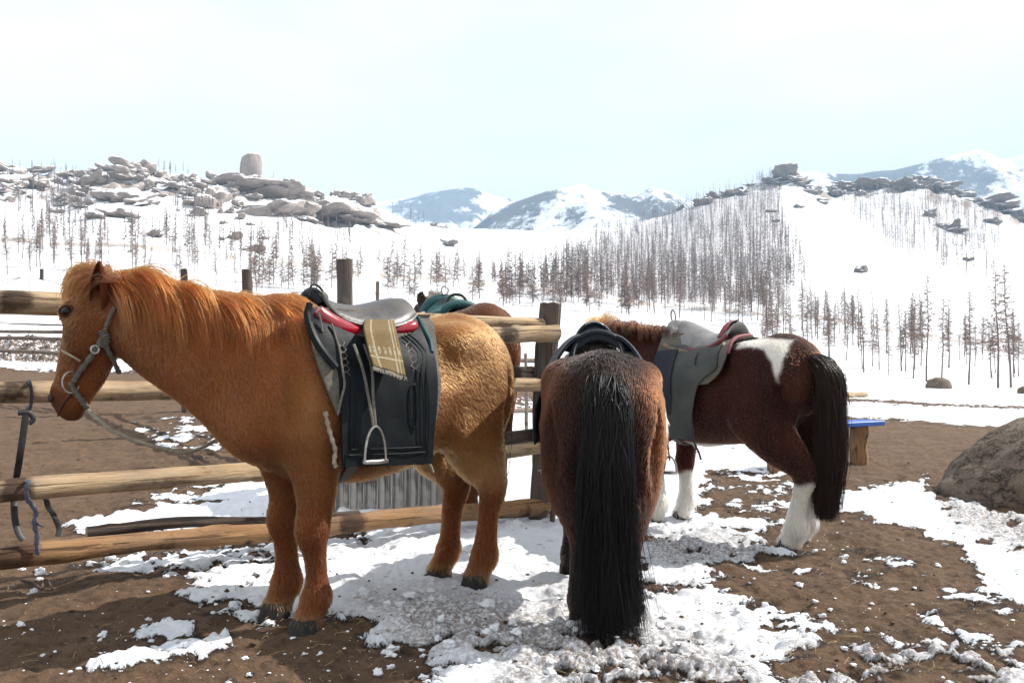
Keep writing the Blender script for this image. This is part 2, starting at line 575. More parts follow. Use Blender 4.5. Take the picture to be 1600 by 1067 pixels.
# where larches stand on the hills: outline of the trees' feet in photo pixels, number, heights
WOODS = [([(835, 452), (930, 372), (1010, 346), (1090, 312), (1170, 294), (1214, 286), (1226, 340), (1235, 420), (1240, 470), (1100, 478), (900, 468)], 1150, (10, 14)),
         ([(1215, 300), (1260, 380), (1280, 470), (1235, 470), (1225, 380)], 40, (9, 13)),
         ([(1300, 302), (1440, 296), (1560, 326), (1565, 400), (1470, 402), (1410, 402), (1340, 350)], 330, (10, 14)),
         ([(1440, 400), (1560, 420), (1560, 450), (1470, 430)], 26, (9, 13)),
         ([(0, 378), (500, 420), (480, 392), (300, 366), (120, 352), (0, 345)], 70, (6, 9)),
         ([(25, 340), (140, 345), (140, 282), (60, 285), (25, 290)], 90, (5, 8)),
         ([(265, 345), (335, 350), (330, 305), (285, 300)], 45, (5, 8)),
         ([(430, 372), (560, 392), (560, 362), (430, 348)], 30, (5, 8)),
         ([(1000, 344), (1090, 312), (1170, 292), (1215, 285), (1210, 281), (1150, 291), (1060, 320), (1000, 338)], 120, (8, 12)),
         ([(0, 272), (100, 278), (130, 262), (60, 268)], 26, (6, 9)), ([(240, 276), (330, 280), (440, 290), (440, 285), (330, 274), (240, 270)], 36, (6, 9)),
         ([(600, 350), (760, 357), (760, 352), (640, 346)], 30, (8, 13)),
         ([(780, 470), (1000, 482), (1200, 500), (1200, 470), (1000, 455), (800, 445)], 150, (6, 11)),
         ([(1270, 295), (1420, 290), (1410, 284), (1280, 288)], 50, (8, 12))]

# ---------------------------------------------------------------- ground and hills
def snow_dirt_mat(name, far=False):
    m, nt, b, out = new_mat(name)
    v = coords(nt)
    at = nd(nt, 'ShaderNodeAttribute', attribute_name='snow')
    di = nd(nt, 'ShaderNodeAttribute', attribute_name='dirty')
    n1 = noise_n(nt, v, 55, 5, 0.65)
    n2 = noise_n(nt, v, 3.0, 5, 0.6)
    n3 = noise_n(nt, v, 220, 3, 0.7)
    n4 = noise_n(nt, v, 16, 6, 0.7)
    dcol = mixc(nt, ramp(nt, n2, 0.32, 0.68), (0.062, 0.034, 0.018), (0.125, 0.075, 0.043))
    dcol = mixc(nt, ramp(nt, n3, 0.35, 0.75), dcol, (0.15, 0.095, 0.058))
    dcol = mixc(nt, ramp(nt, n4, 0.50, 0.70, 0, 0.8), dcol, (0.030, 0.018, 0.011))
    n6 = noise_n(nt, v, 120, 4, 0.75)
    dcol = mixc(nt, ramp(nt, n6, 0.56, 0.66, 0, 0.75), dcol, (0.026, 0.016, 0.010))
    n7 = noise_n(nt, v, 90, 2, 0.5)
    dcol = mixc(nt, ramp(nt, n7, 0.63, 0.70, 0, 0.55), dcol, (0.21, 0.155, 0.11))
    wet = ramp(nt, math_n(nt, 'ADD', at.outputs['Fac'], ramp(nt, n2, 0.3, 0.7, -0.15, 0.15)), 0.14, 0.42)
    dcol = mixc(nt, wet, dcol, (0.032, 0.019, 0.012))
    # fine pale crumbs of snow and frost strewn over the dirt
    n5 = noise_n(nt, v, 75, 2, 0.6)
    fac = math_n(nt, 'ADD', at.outputs['Fac'], ramp(nt, n1, 0.2, 0.8, -0.16, 0.16))
    fac = math_n(nt, 'ADD', fac, ramp(nt, n5, 0.64, 0.74, 0, 0.22))
    sfac = ramp(nt, fac, 0.46, 0.54)
    scol = mixc(nt, ramp(nt, n4, 0.35, 0.7), (0.74, 0.77, 0.82), (0.84, 0.84, 0.86))
    dm = math_n(nt, 'MULTIPLY', di.outputs['Fac'], ramp(nt, n1, 0.36, 0.58, 0.05, 0.9))
    scol = mixc(nt, dm, scol, (0.16, 0.12, 0.095))
    dm2 = ramp(nt, n4, 0.60, 0.74, 0, 0.5)
    scol = mixc(nt, math_n(nt, 'MULTIPLY', dm2, ramp(nt, fac, 0.5, 0.95, 1, 0.12)), scol, (0.20, 0.14, 0.10))
    c = mixc(nt, sfac, dcol, scol)
    nt.links.new(c, b.inputs['Base Color'])
    nt.links.new(ramp(nt, sfac, 0, 1, 0.95, 0.62), b.inputs['Roughness'])
    b.inputs['Specular IOR Level'].default_value = 0.25
    h = math_n(nt, 'ADD', math_n(nt, 'MULTIPLY', n1, 0.7), math_n(nt, 'MULTIPLY', n3, 0.35))
    h = math_n(nt, 'ADD', h, math_n(nt, 'MULTIPLY', sfac, 0.8))
    bump(nt, b, h, 0.9, 0.016)
    return m

def grid_faces(a, b):
    i = np.arange(a - 1)[:, None]; j = np.arange(b - 1)[None, :]
    q = np.stack([i * b + j, i * b + j + 1, (i + 1) * b + j + 1, (i + 1) * b + j], -1)
    return q.reshape(-1, 4)

def build_ground():
    inv = np.linspace(1 / 2.55, 1 / 45.0, 520)
    Yr = np.concatenate([np.linspace(-5, 2.4, 18), 1 / inv])
    t = np.linspace(-1, 1, 960)
    u = 0.78 * (0.52 * t + 0.48 * t ** 3)
    X = (Yr[:, None] + 6) * u[None, :]
    Y = np.repeat(Yr[:, None], len(u), 1)
    z, v, d = ground_parts(X.ravel(), Y.ravel())
    V = np.stack([X.ravel(), Y.ravel(), z], 1)
    me = np_mesh('ground', V, grid_faces(len(Yr), len(u)))
    set_attr(me, 'snow', v); set_attr(me, 'dirty', d)
    o = mobj('ground', me, snow_dirt_mat('yard_ground'))
    tag(o, 'brown trampled dirt yard with patches of snow', 'ground', kind='structure')

def hill_mat():
    m, nt, b, out = new_mat('snowy_hillside')
    v = coords(nt)
    geo = nt.nodes.new('ShaderNodeNewGeometry')
    sep = nt.nodes.new('ShaderNodeSeparateXYZ')
    nt.links.new(geo.outputs['Normal'], sep.inputs[0])
    rk = nd(nt, 'ShaderNodeAttribute', attribute_name='rocky')
    n1 = noise_n(nt, v, 0.22, 6, 0.65)
    n2 = noise_n(nt, v, 0.9, 5, 0.65)
    n3 = noise_n(nt, v, 0.055, 4, 0.6)
    slope = math_n(nt, 'ADD', sep.outputs['Z'], ramp(nt, n1, 0.2, 0.8, -0.16, 0.16))
    steep = ramp(nt, slope, 0.93, 0.84)
    rock = math_n(nt, 'MULTIPLY', steep, rk.outputs['Fac'])
    rcol = mixc(nt, ramp(nt, n2, 0.3, 0.7), (0.15, 0.125, 0.115), (0.36, 0.29, 0.25))
    rcol = mixc(nt, ramp(nt, n1, 0.55, 0.7, 0, 0.7), rcol, (0.8, 0.81, 0.84))
    scol = mixc(nt, ramp(nt, n3, 0.3, 0.7), (0.70, 0.72, 0.76), (0.80, 0.80, 0.82))
    tuft = math_n(nt, 'MULTIPLY', ramp(nt, n2, 0.60, 0.72, 0, 0.5), ramp(nt, n3, 0.45, 0.62))
    scol = mixc(nt, tuft, scol, (0.36, 0.29, 0.23))
    wd = nd(nt, 'ShaderNodeAttribute', attribute_name='wood')
    n8 = noise_n(nt, coords(nt, (1, 1, 0.35)), 0.5, 6, 0.75)
    wf = math_n(nt, 'MULTIPLY', wd.outputs['Fac'], ramp(nt, n8, 0.36, 0.60, 0.25, 1.0))
    scol = mixc(nt, wf, scol, (0.20, 0.160, 0.15))
    nt.links.new(mixc(nt, rock, scol, rcol), b.inputs['Base Color'])
    b.inputs['Roughness'].default_value = 0.9
    b.inputs['Specular IOR Level'].default_value = 0.1
    bump(nt, b, n2, 0.5, 0.5)
    return m

def build_hills():
    Yr = np.exp(np.linspace(math.log(43.5), math.log(1300), 330))
    u = np.linspace(-1.15, 1.15, 760)
    X = Yr[:, None] * u[None, :]
    Y = np.repeat(Yr[:, None], len(u), 1)
    z = terrain(X.ravel(), Y.ravel())
    z = z - 0.06 * (Y.ravel() < 46)
    me = np_mesh('hillside', np.stack([X.ravel(), Y.ravel(), z], 1), grid_faces(len(Yr), len(u)))
    px = 800 + FPX * u
    px = np.repeat(px[None, :], len(Yr), 0).ravel(); yy = Y.ravel()
    rocky = np.maximum(smooth01((yy - 300) / 60) * smooth01((650 - px) / 60), smooth01((yy - 560) / 120) * smooth01((px - 1050) / 60))
    set_attr(me, 'rocky', rocky)
    qx, qy = to_px(X.ravel(), yy, z)
    wood = np.zeros_like(yy)
    for poly, n, hr in WOODS:
        q = np.array(poly); area = 0.5 * abs(np.dot(q[:, 0], np.roll(q[:, 1], 1)) - np.dot(q[:, 1], np.roll(q[:, 0], 1)))
        m = (qx > q[:, 0].min() - 30) & (qx < q[:, 0].max() + 30) & (qy > q[:, 1].min() - 30) & (qy < q[:, 1].max() + 30) & (yy > 110)
        wood[m] = np.maximum(wood[m], smooth01(0.5 - poly_sd(qx[m], qy[m], poly) / 26.0) * min(1.0, n / area * 32))
    wood = np.maximum(wood, 0.30 * smooth01((yy - 70) / 30) * smooth01((230 - yy) / 30))
    set_attr(me, 'wood', wood)
    o = mobj('hillside', me, hill_mat())
    tag(o, 'snow covered hillside rising behind the valley larches', 'hill', kind='structure')

def ray_terrain(px, py, y0=20.0, y1=1000.0):
    d = ray(px, py); d = d / d[1]
    Y = np.exp(np.linspace(math.log(y0), math.log(y1), 900))
    z = CAMZ + d[2] * Y
    t = terrain(d[0] * Y, Y)
    k = np.nonzero(t >= z)[0]
    i = k[0] if len(k) else int(np.argmin(np.where(Y > 60, z - t, 1e9)))
    return np.array((d[0] * Y[i], Y[i], t[i]))

# far mountains: each a ridge with real relief
def far_mat(name, forest, cover):
    m, nt, b, out = new_mat(name)
    v = coords(nt)
    n1 = noise_n(nt, coords(nt, (1, 1, 0.3)), 0.035, 8, 0.78)
    n2 = noise_n(nt, v, 0.006, 4, 0.6)
    f = math_n(nt, 'ADD', n1, ramp(nt, n2, 0.2, 0.8, -0.25, 0.25))
    at = nd(nt, 'ShaderNodeAttribute', attribute_name='forest')
    f = math_n(nt, 'ADD', f, ramp(nt, at.outputs['Fac'], 0, 1, -0.09, 0.085))
    k = ramp(nt, f, cover - 0.05, cover + 0.05, 0, 0.92)
    nt.links.new(mixc(nt, k, (0.80, 0.82, 0.86), forest), b.inputs['Base Color'])
    b.inputs['Roughness'].default_value = 1.0
    b.inputs['Specular IOR Level'].default_value = 0.0
    bump(nt, b, n1, 0.6, 12.0)
    return m

def far_ridge(name, label, prof, D, depth, mat, seed, fpoly, rough=0.05):
    """prof: (px, py) skyline at distance D; the slope comes down towards the camera over `depth` metres"""
    prof = np.array(prof, float)
    px = np.linspace(prof[0, 0], prof[-1, 0], 240)
    yc = np.interp(px, prof[:, 0], prof[:, 1])
    zc = zy(D, yc); u = (px - 800) / FPX
    rows = np.concatenate([np.linspace(-1, 0, 60), np.linspace(0.1, 1, 8)])
    V = []; fo = []
    for t in rows:
        Y = D + t * depth
        X = u * D + 0 * t
        fall = np.abs(t) ** 0.9
        z = zc * (1 - fall) - 60 * fall
        amp = zc * rough * 4
        n = (0.5 - np.abs(fbm2(X / 420.0 + seed, Y / 420.0, 5, seed, 0.55))) - 0.3
        z = z + amp * n * min(1, abs(t) * 4 + 0.10)
        V.append(np.stack([X, np.full_like(X, Y), z], 1))
        qx, qy = to_px(X, np.full_like(X, Y), z)
        f = np.zeros_like(X)
        for poly, soft in fpoly:
            f = np.maximum(f, smooth01(0.5 - poly_sd(qx, qy, poly) / (2 * soft)))
        fo.append(f)
    V = np.concatenate(V)
    me = np_mesh(name, V, grid_faces(len(rows), len(px)))
    set_attr(me, 'forest', np.concatenate(fo))
    o = mobj(name, me, mat)
    tag(o, label, 'mountain', kind='structure')

def build_far():
    fm = far_mat('far_forest_slope', (0.055, 0.05, 0.055), 0.475)
    far_ridge('mountain', 'wooded snowy mountain behind the valley saddle', [(720, 372), (745, 352), (770, 330), (800, 318), (835, 305), (855, 298), (880, 294), (908, 286), (930, 296), (960, 300), (985, 302), (1005, 298), (1020, 290), (1045, 296), (1070, 310), (1100, 318), (1160, 330), (1230, 345)],
              1900, 900, fm, 5, [([(735, 360), (800, 315), (870, 292), (880, 300), (850, 320), (830, 370), (740, 375)], 8), ([(940, 300), (1080, 310), (1080, 350), (960, 330)], 14)])
    far_ridge('mountain', 'pale distant mountain seen over the saddle', [(540, 330), (585, 314), (610, 311), (640, 309), (665, 302), (700, 296), (725, 292), (745, 294), (760, 300), (775, 305), (800, 309), (830, 322), (870, 340)],
              3200, 1300, fm, 9, [([(610, 320), (680, 300), (735, 292), (750, 302), (730, 315), (760, 330), (720, 350), (620, 350)], 9)])
    far_ridge('mountain', 'tall blue wooded mountain behind the rocky right crest', [(1180, 290), (1240, 268), (1275, 265), (1310, 270), (1340, 270), (1370, 266), (1400, 264), (1440, 256), (1470, 248), (1500, 240), (1530, 231), (1550, 238), (1565, 246), (1580, 248), (1595, 242), (1640, 250), (1700, 240), (1900, 260)],
              2300, 1000, fm, 3, [([(1300, 280), (1400, 264), (1480, 246), (1535, 232), (1560, 250), (1545, 300), (1480, 300), (1300, 300)], 10)])

build_ground()
build_hills()
build_far()
# ---------------------------------------------------------------- rocks, trees, road, yurt, haze
def rock_mat(name, a, b_, snow=0.62):
    m, nt, b, out = new_mat(name)
    v = coords(nt)
    n1 = noise_n(nt, v, 1.6, 6, 0.65); n2 = noise_n(nt, v, 7, 5, 0.7)
    c = mixc(nt, ramp(nt, n1, 0.3, 0.7), a, b_)
    c = mixc(nt, ramp(nt, n2, 0.5, 0.75, 0, 0.5), c, tuple(x * 0.5 for x in a))
    if snow is not None:
        geo = nt.nodes.new('ShaderNodeNewGeometry'); sep = nt.nodes.new('ShaderNodeSeparateXYZ')
        nt.links.new(geo.outputs['Normal'], sep.inputs[0])
        k = math_n(nt, 'ADD', sep.outputs['Z'], ramp(nt, n2, 0.2, 0.8, -0.3, 0.3))
        c = mixc(nt, ramp(nt, k, snow, snow + 0.12), c, (0.84, 0.85, 0.87))
    nt.links.new(c, b.inputs['Base Color'])
    b.inputs['Roughness'].default_value = 0.92; b.inputs['Specular IOR Level'].default_value = 0.2
    bump(nt, b, n2, 0.6, 0.08)
    return m

_ico = {}
def ico(sub):
    if sub not in _ico:
        bm = bmesh.new(); bmesh.ops.create_icosphere(bm, subdivisions=sub, radius=1.0)
        V = np.array([v.co[:] for v in bm.verts]); F = np.array([[v.index for v in f.verts] for f in bm.faces])
        bm.free(); _ico[sub] = (V, F)
    return _ico[sub]

def rock_mesh(name, seed, sub=3, amp=0.5, freq=1.3, boxy=0.6, flat_bottom=-0.5):
    V, F = ico(sub); V = V.copy()
    V = np.sign(V) * np.abs(V) ** boxy
    V /= np.abs(V).max()
    d = 1 + amp * fbm3(V[:, 0] * freq, V[:, 1] * freq, V[:, 2] * freq, 4, seed, 0.5)
    V = V * d[:, None]
    V[:, 2] = np.maximum(V[:, 2], flat_bottom)
    V[:, 2] += 0.0
    return np_mesh(name, V, F)

ROCKM = rock_mat('granite_outcrop', (0.20, 0.165, 0.15), (0.34, 0.285, 0.25), 0.66)
ROCKD = rock_mat('dark_granite_crag', (0.13, 0.11, 0.105), (0.24, 0.205, 0.19), 0.72)
rock_meshes = [rock_mesh('granite', 100 + i, 4, 1.25, 1.25, 0.62, -0.7) for i in range(8)]
def place_rock(px, py, w, h, label, group, mat=None, name='granite_outcrop', D=None, deep=0.8, mesh=None, lift=0.0, bury=0.35):
    if D is None:
        p = ray_terrain(px, py + h * 0.4, 60)
    else:
        p = P(px, py + h * 0.4, D)
    D = p[1]
    sx = w * D / FPX / 2 * 1.05; sz = h * D / FPX / 2 * 1.15
    me = mesh or rock_meshes[random.randrange(8)]
    o = bpy.data.objects.new(name, me)
    link(o)
    if mat is not None:
        if len(me.materials) == 0: me.materials.append(mat)
        o.material_slots[0].link = 'OBJECT'; o.material_slots[0].material = mat
    o.location = (float(p[0]), float(p[1]), float(p[2] + sz * (1 - bury - 0.3) + lift))
    o.scale = (sx, sx * deep, sz)
    o.rotation_euler = (random.uniform(-.2, .2), random.uniform(-.25, .3), random.uniform(-3, 3))
    tag(o, label, 'rock', group)
    return o

def build_rocks():
    L = [(410, 299, 90, 20), (378, 291, 60, 14), (336, 312, 38, 30), (425, 325, 72, 26), (470, 332, 52, 26), (515, 330, 70, 24), (560, 343, 60, 11), (600, 351, 50, 9),
         (200, 258, 36, 16), (224, 258, 28, 18), (246, 271, 18, 12), (165, 253, 22, 9), (170, 305, 44, 20), (190, 309, 36, 16), (217, 315, 44, 12), (145, 282, 34, 22),
         (128, 300, 30, 14), (190, 276, 32, 12), (235, 290, 16, 12), (266, 292, 30, 9), (18, 283, 44, 14), (14, 264, 44, 14), (62, 290, 28, 12), (60, 268, 30, 9),
         (184, 335, 44, 11), (150, 338, 34, 8), (125, 322, 24, 8), (366, 370, 20, 11), (396, 388, 24, 11), (240, 367, 26, 7), (350, 348, 8, 7), (347, 373, 12, 6), (415, 372, 8, 5),
         (295, 300, 24, 12), (312, 290, 22, 10), (300, 318, 16, 8), (450, 308, 26, 12), (440, 294, 30, 12), (480, 312, 22, 10), (500, 305, 16, 8), (425, 280, 22, 10), (455, 290, 16, 10),
         (375, 340, 14, 8), (392, 350, 12, 6), (360, 330, 18, 8), (345, 330, 12, 8), (110, 275, 22, 9), (90, 282, 16, 8), (280, 280, 18, 7), (255, 305, 14, 6), (205, 345, 14, 6)]
    def where(px, py, w, h):
        if py < 275: return 'granite outcrop on the skyline of the hill left of the balanced boulder', 'skyline outcrops'
        if w >= 60:
            k = {410: 'long flat granite ledge right under the slab of the balanced boulder', 378: 'short granite ledge touching the foot of the balanced boulder', 425: 'thick dark granite ledge lowest under the balanced boulder',
                 515: 'granite cliff ledge below the rounded end boulders', 560: 'low tapering granite ledge trailing down towards the white saddle'}[px]
            return k, 'granite ledges'
        if px > 280 and py > 340: return 'small dark rock lying in the snow below the granite ledges', 'rocks in the snow below the ledges'
        if px > 280: return 'grey granite outcrop beside the ledges under the balanced boulder', 'outcrops beside the ledges'
        if w >= 28: return 'broad snow dusted granite slab on the rounded hill by the yurt', 'broad slabs on the rounded hill'
        return 'small granite knob on the rounded hill behind the chestnut horse', 'granite knobs on the rounded hill'
    def fix(t):
        return (t[0].replace('left of the balanced', 'beyond the balanced'), t[1])
    for a in L:
        la, gr = fix(where(*a)); place_rock(*a, la, gr, ROCKM)
    rr = random.Random(9)
    for k in range(90):
        px = rr.uniform(0, 520); py = np.interp(px, CREST[:, 0], CREST[:, 1]) + rr.uniform(4, 60 if px < 330 else 44)
        w = rr.uniform(5, 20)
        a = (px, py, w, w * rr.uniform(.35, .7)); la, gr = fix(where(*a)); place_rock(*a, la, gr, ROCKM)
    for a in [(533, 303, 30, 15), (553, 308, 15, 11), (572, 313, 26, 18)]:
        place_rock(*a, 'dark rounded boulder at the low end of the rocky ridge', 'boulders at the low end of the ridge', ROCKM, name='boulder', bury=0.2)
    o = place_rock(330, 273, 14, 13, 'small squarish boulder standing on the rocky skyline', None, ROCKM, name='boulder', bury=0.1)
    bm_ = rock_mesh('balanced_boulder', 77, 4, 0.30, 1.0, 0.74, -0.97)
    o = place_rock(391, 267, 34, 41, 'huge upright balanced boulder standing on the rocky skyline', None, ROCKM, 'balanced_boulder', D=462, mesh=bm_, bury=0.12)
    o.rotation_euler = (0, 0.06, 0.3)
    p = P(391, 287, 462)
    o.location.z = float(p[2] + 41 * 462 / FPX / 2); o.scale.z *= 1.2
    o2 = place_rock(398, 290, 62, 12, 'flat granite slab carrying the balanced boulder', None, ROCKM, 'granite_slab', D=466)
    for a in [(701, 380, 22, 10), (690, 346, 18, 5), (678, 345, 12, 5)]:
        place_rock(*a, 'small dark rock lying on the smooth white saddle', 'rocks on the white saddle', ROCKD, name='rock')
    Rr = [(1230, 268, 32, 20), (1246, 279, 32, 11), (1206, 284, 22, 9), (1330, 286, 42, 15), (1352, 291, 32, 11), (1368, 291, 40, 13), (1440, 283, 46, 22), (1420, 291, 32, 13),
          (1470, 293, 52, 13), (1502, 301, 32, 11), (1540, 306, 60, 15), (1570, 319, 52, 15), (1592, 328, 34, 14), (1490, 356, 36, 15), (1475, 352, 18, 9), (1452, 334, 18, 11), (1345, 421, 16, 11),
          (1310, 289, 28, 11), (1115, 293, 24, 9), (1245, 323, 16, 5), (1285, 313, 20, 6), (1205, 330, 14, 5), (1212, 345, 10, 5), (1510, 405, 14, 6), (1550, 345, 20, 8)]
    for a in Rr:
        place_rock(*a, 'large dark crag on the crest of the larch hill' if a[2] >= 40 else ('dark rocky crag along the crest above the larch slope' if a[1] < 312 else 'dark rock jutting from the open snow slope below the crest'), 'large crags of the larch hill' if a[2] >= 40 else 'crags of the larch hill' if a[1] < 312 else 'rocks below the crest', ROCKD, name='crag')
    for k in range(40):
        px = rr.uniform(1060, 1600); py = np.interp(px, CREST[:, 0], CREST[:, 1]) + rr.uniform(-2, 14); w = rr.uniform(6, 22)
        place_rock(px, py, w, w * rr.uniform(.35, .6), 'small dark rock on the crest of the larch hill', 'small rocks on the crest', ROCKD, name='crag')

# ---- larches
BARK = simple_mat('larch_bark', (0.16, 0.125, 0.115), (0.10, 0.08, 0.075), 0.95, 6.0, bstr=0)
TWIG = simple_mat('larch_twig', (0.24, 0.165, 0.135), (0.15, 0.11, 0.095), 0.95, 0.7, bstr=0)
TWIG2 = simple_mat('larch_twig_far', (0.23, 0.185, 0.175), (0.15, 0.125, 0.12), 0.95, 0.02, bstr=0)

def tri_strip(p, q, w):
    """a thin tapered three-sided spike from p to q"""
    d = q - p
    u = nrm(np.cross(d, (0.3, 0.2, 1.0))) * w
    v = nrm(np.cross(d, u)) * w
    return np.array([p + u, p - 0.5 * u + 0.87 * v, p - 0.5 * u - 0.87 * v, q]), [(0, 1, 3), (1, 2, 3), (2, 0, 3)]

def larch(seed, H=10.0, dens=1.0, low=0.25, wid=0.15, thick=1.0):
    r = np.random.default_rng(seed)
    tr = MB(); cr = MB()
    n = 9
    lean = r.normal(0, 0.012, 2)
    z = np.linspace(-0.4, H, n)
    pts = np.stack([lean[0] * z + 0.05 * np.sin(z * 0.9 + seed), lean[1] * z + 0.05 * np.cos(z * 0.7 + seed), z], 1)
    tr.tube(pts, np.linspace(0.105, 0.012, n) * H / 10 * thick, 6)
    nb = int(105 * dens)
    for k in range(nb):
        t = low + (0.985 - low) * (k + r.random()) / nb
        if t < low + 0.1 and r.random() < 0.5: continue
        zz = t * H
        c = np.array([np.interp(zz, z, pts[:, 0]), np.interp(zz, z, pts[:, 1]), zz])
        a = r.random() * 6.283
        ln = H * wid * (1.06 - t) ** 0.75 * (0.55 + 0.7 * r.random()) * (0.5 + 0.5 * min(1, (t - low + 0.05) / 0.2))
        dr = np.array([math.cos(a), math.sin(a), r.uniform(-0.35, 0.3)])
        q = c + dr * ln
        cr.add(*tri_strip(c, q, 0.040 * thick))
        for m in range(8):
            f = r.uniform(0.25, 1.0)
            p2 = c + dr * ln * f
            d2 = nrm(dr + r.normal(0, 0.65, 3)) * ln * r.uniform(0.22, 0.5)
            cr.add(*tri_strip(p2, p2 + d2, 0.028 * thick))
    return tr.mesh('larch_trunk'), cr.mesh('larch_crown')

def low_larch(r, H):
    V = []; F = []; n = 0
    def add(v, f):
        nonlocal n
        V.append(v); F.extend([tuple(i + n for i in q) for q in f]); n += len(v)
    add(*tri_strip(np.array((0, 0, -0.6)), np.array((r.normal(0, .1), r.normal(0, .1), H)), 0.10 * H / 11))
    low = r.uniform(0.2, 0.4)
    for k in range(26):
        t = low + (0.96 - low) * (k + r.random()) / 26
        a = r.random() * 6.283; ln = H * 0.14 * (1.08 - t) ** 0.8 * r.uniform(0.6, 1.3)
        p = np.array((0, 0, t * H))
        add(*tri_strip(p, p + np.array((math.cos(a) * ln, math.sin(a) * ln, ln * r.uniform(-.3, .4))), 0.13))
    return np.concatenate(V), F

def in_poly_samples(poly, n, r):
    q = np.array(poly, float); lo, hi = q.min(0), q.max(0); out = []
    while len(out) < n:
        c = lo + (hi - lo) * r.random((n * 3, 2))
        d = poly_sd(c[:, 0], c[:, 1], poly)
        out.extend(c[d < 0].tolist())
    return out[:n]

def ray_many(pts, y0=45.0, y1=900.0, n=260):
    pts = np.array(pts, float)
    dirs = np.array([ray(a, b) for a, b in pts]); dirs /= dirs[:, 1:2]
    Y = np.exp(np.linspace(math.log(y0), math.log(y1), n))
    Z = CAMZ + dirs[:, 2:3] * Y[None, :]
    X = dirs[:, 0:1] * Y[None, :]
    T = terrain(X, np.repeat(Y[None, :], len(pts), 0))
    hit = T >= Z
    ok = hit.any(1); i = np.argmax(hit, 1)
    yy = Y[i]; xx = dirs[:, 0] * yy
    return np.stack([xx, yy, terrain(xx, yy)], 1)[ok]

def build_trees():
    r = np.random.default_rng(21)
    kinds = {
        'tall': [larch(s, 10.0, 1.0 + 0.12 * (s % 3), 0.22 + 0.03 * (s % 4), 0.135 + 0.012 * (s % 3)) for s in (1, 2, 3, 4, 5, 6, 7)],
        'bushy': [larch(s, 7.5, 1.25, 0.12, 0.20, 1.05) for s in (11, 12, 13)],
    }
    for k, lst in kinds.items():
        for t, c in lst:
            t.materials.append(BARK); c.materials.append(TWIG)
    zones = [  # polygon, number, kind, scale range, label, group
        ([(1180, 556), (1300, 572), (1345, 584), (1420, 594), (1500, 604), (1600, 612), (1620, 600), (1600, 560), (1480, 545), (1340, 520), (1200, 515)], 74, 'tall', (0.75, 1.05),
         'bare larch standing on the snowy valley floor beyond the yard', 'larches on the valley floor'),
        ([(1000, 498), (1180, 520), (1340, 535), (1340, 500), (1180, 470), (1000, 462)], 60, 'tall', (0.8, 1.1),
         'bare larch along the track at the foot of the wooded slope', 'larches at the foot of the wooded slope'),
        ([(790, 478), (1000, 500), (1000, 470), (790, 452)], 34, 'bushy', (0.8, 1.2),
         'reddish brown bushy young larch at the foot of the wooded slope', 'young larches at the foot of the slope'),
        ([(400, 456), (620, 468), (800, 482), (800, 440), (620, 420), (400, 402)], 62, 'bushy', (0.7, 1.15),
         'small brown larch in the hollow below the white saddle', 'larches in the hollow'),
        ([(0, 432), (230, 446), (400, 456), (400, 395), (230, 376), (0, 366)], 64, 'tall', (0.55, 0.85),
         'thin bare larch on the snow below the granite hill', 'larches below the granite hill'),
    ]
    count = 0
    for poly, n, kind, sc, label, group in zones:
        pts = in_poly_samples(poly, n, r)
        W = ray_many(pts, 45)
        for w in W:
            t, c = kinds[kind][r.integers(len(kinds[kind]))]
            s = r.uniform(*sc) * r.uniform(0.72, 1.12) * (1.0 if w[1] < 160 else 1.1)
            e = bpy.data.objects.new('larch_tree', None); e.empty_display_size = 0.5; link(e)
            e.location = [float(q) for q in w]; e.rotation_euler = (r.normal(0, .03), r.normal(0, .03), r.random() * 6.28)
            e.scale = (s * r.uniform(.85, 1.1), s, s * r.uniform(.9, 1.12))
            tag(e, label, 'tree', group)
            a = bpy.data.objects.new('trunk', t); link(a, e)
            b = bpy.data.objects.new('crown', c); link(b, e)
            count += 1
    # the far wood, which reads as one mass
    V = []; F = []; nv = 0
    for poly, n, hr in WOODS:
        W = ray_many(in_poly_samples(poly, n, r), 120)
        for w in W:
            v, f = low_larch(r, r.uniform(*hr))
            V.append(v + w); F.extend([tuple(i + nv for i in q) for q in f]); nv += len(v)
    me = np_mesh('larch_wood', np.concatenate(V), np.array(F), False)
    o = mobj('larch_wood', me, TWIG2)
    tag(o, 'grey brown wood of bare larches covering the distant slopes', 'wood', kind='stuff')

def build_road():
    pxs = np.linspace(-200, 2000, 320)
    d = np.interp(pxs, ROAD[:, 0], ROAD[:, 2]) - 1
    top = []; bot = []; back = []
    for px, D in zip(pxs, d):
        u = (px - 800) / FPX
        wob = noise2(np.array([px / 40.0]), np.array([0.0]), 3)[0]
        z = float(terrain(np.array([u * D]), np.array([D]))[0])
        bot.append((u * (D - 1.2), D - 1.2, z - 0.5)); top.append((u * D, D, z + 0.75 + wob * 0.5)); back.append((u * (D + 4.5), D + 4.5, z + 1.0 + wob * 0.3))
    end = [(a[0] * (1 + 3 / a[1]), a[1] + 3, a[2] - 1.5) for a in back]
    mb = MB(); mb.grid(np.array([bot, top, back, end]))
    m = simple_mat('road_bank_grass', (0.34, 0.27, 0.21), (0.75, 0.74, 0.74), 0.95, 0.35, bstr=0)
    o = mb.build('road', m)
    tag(o, 'low grassy bank of a track crossing the foot of the hills', 'road', kind='structure')

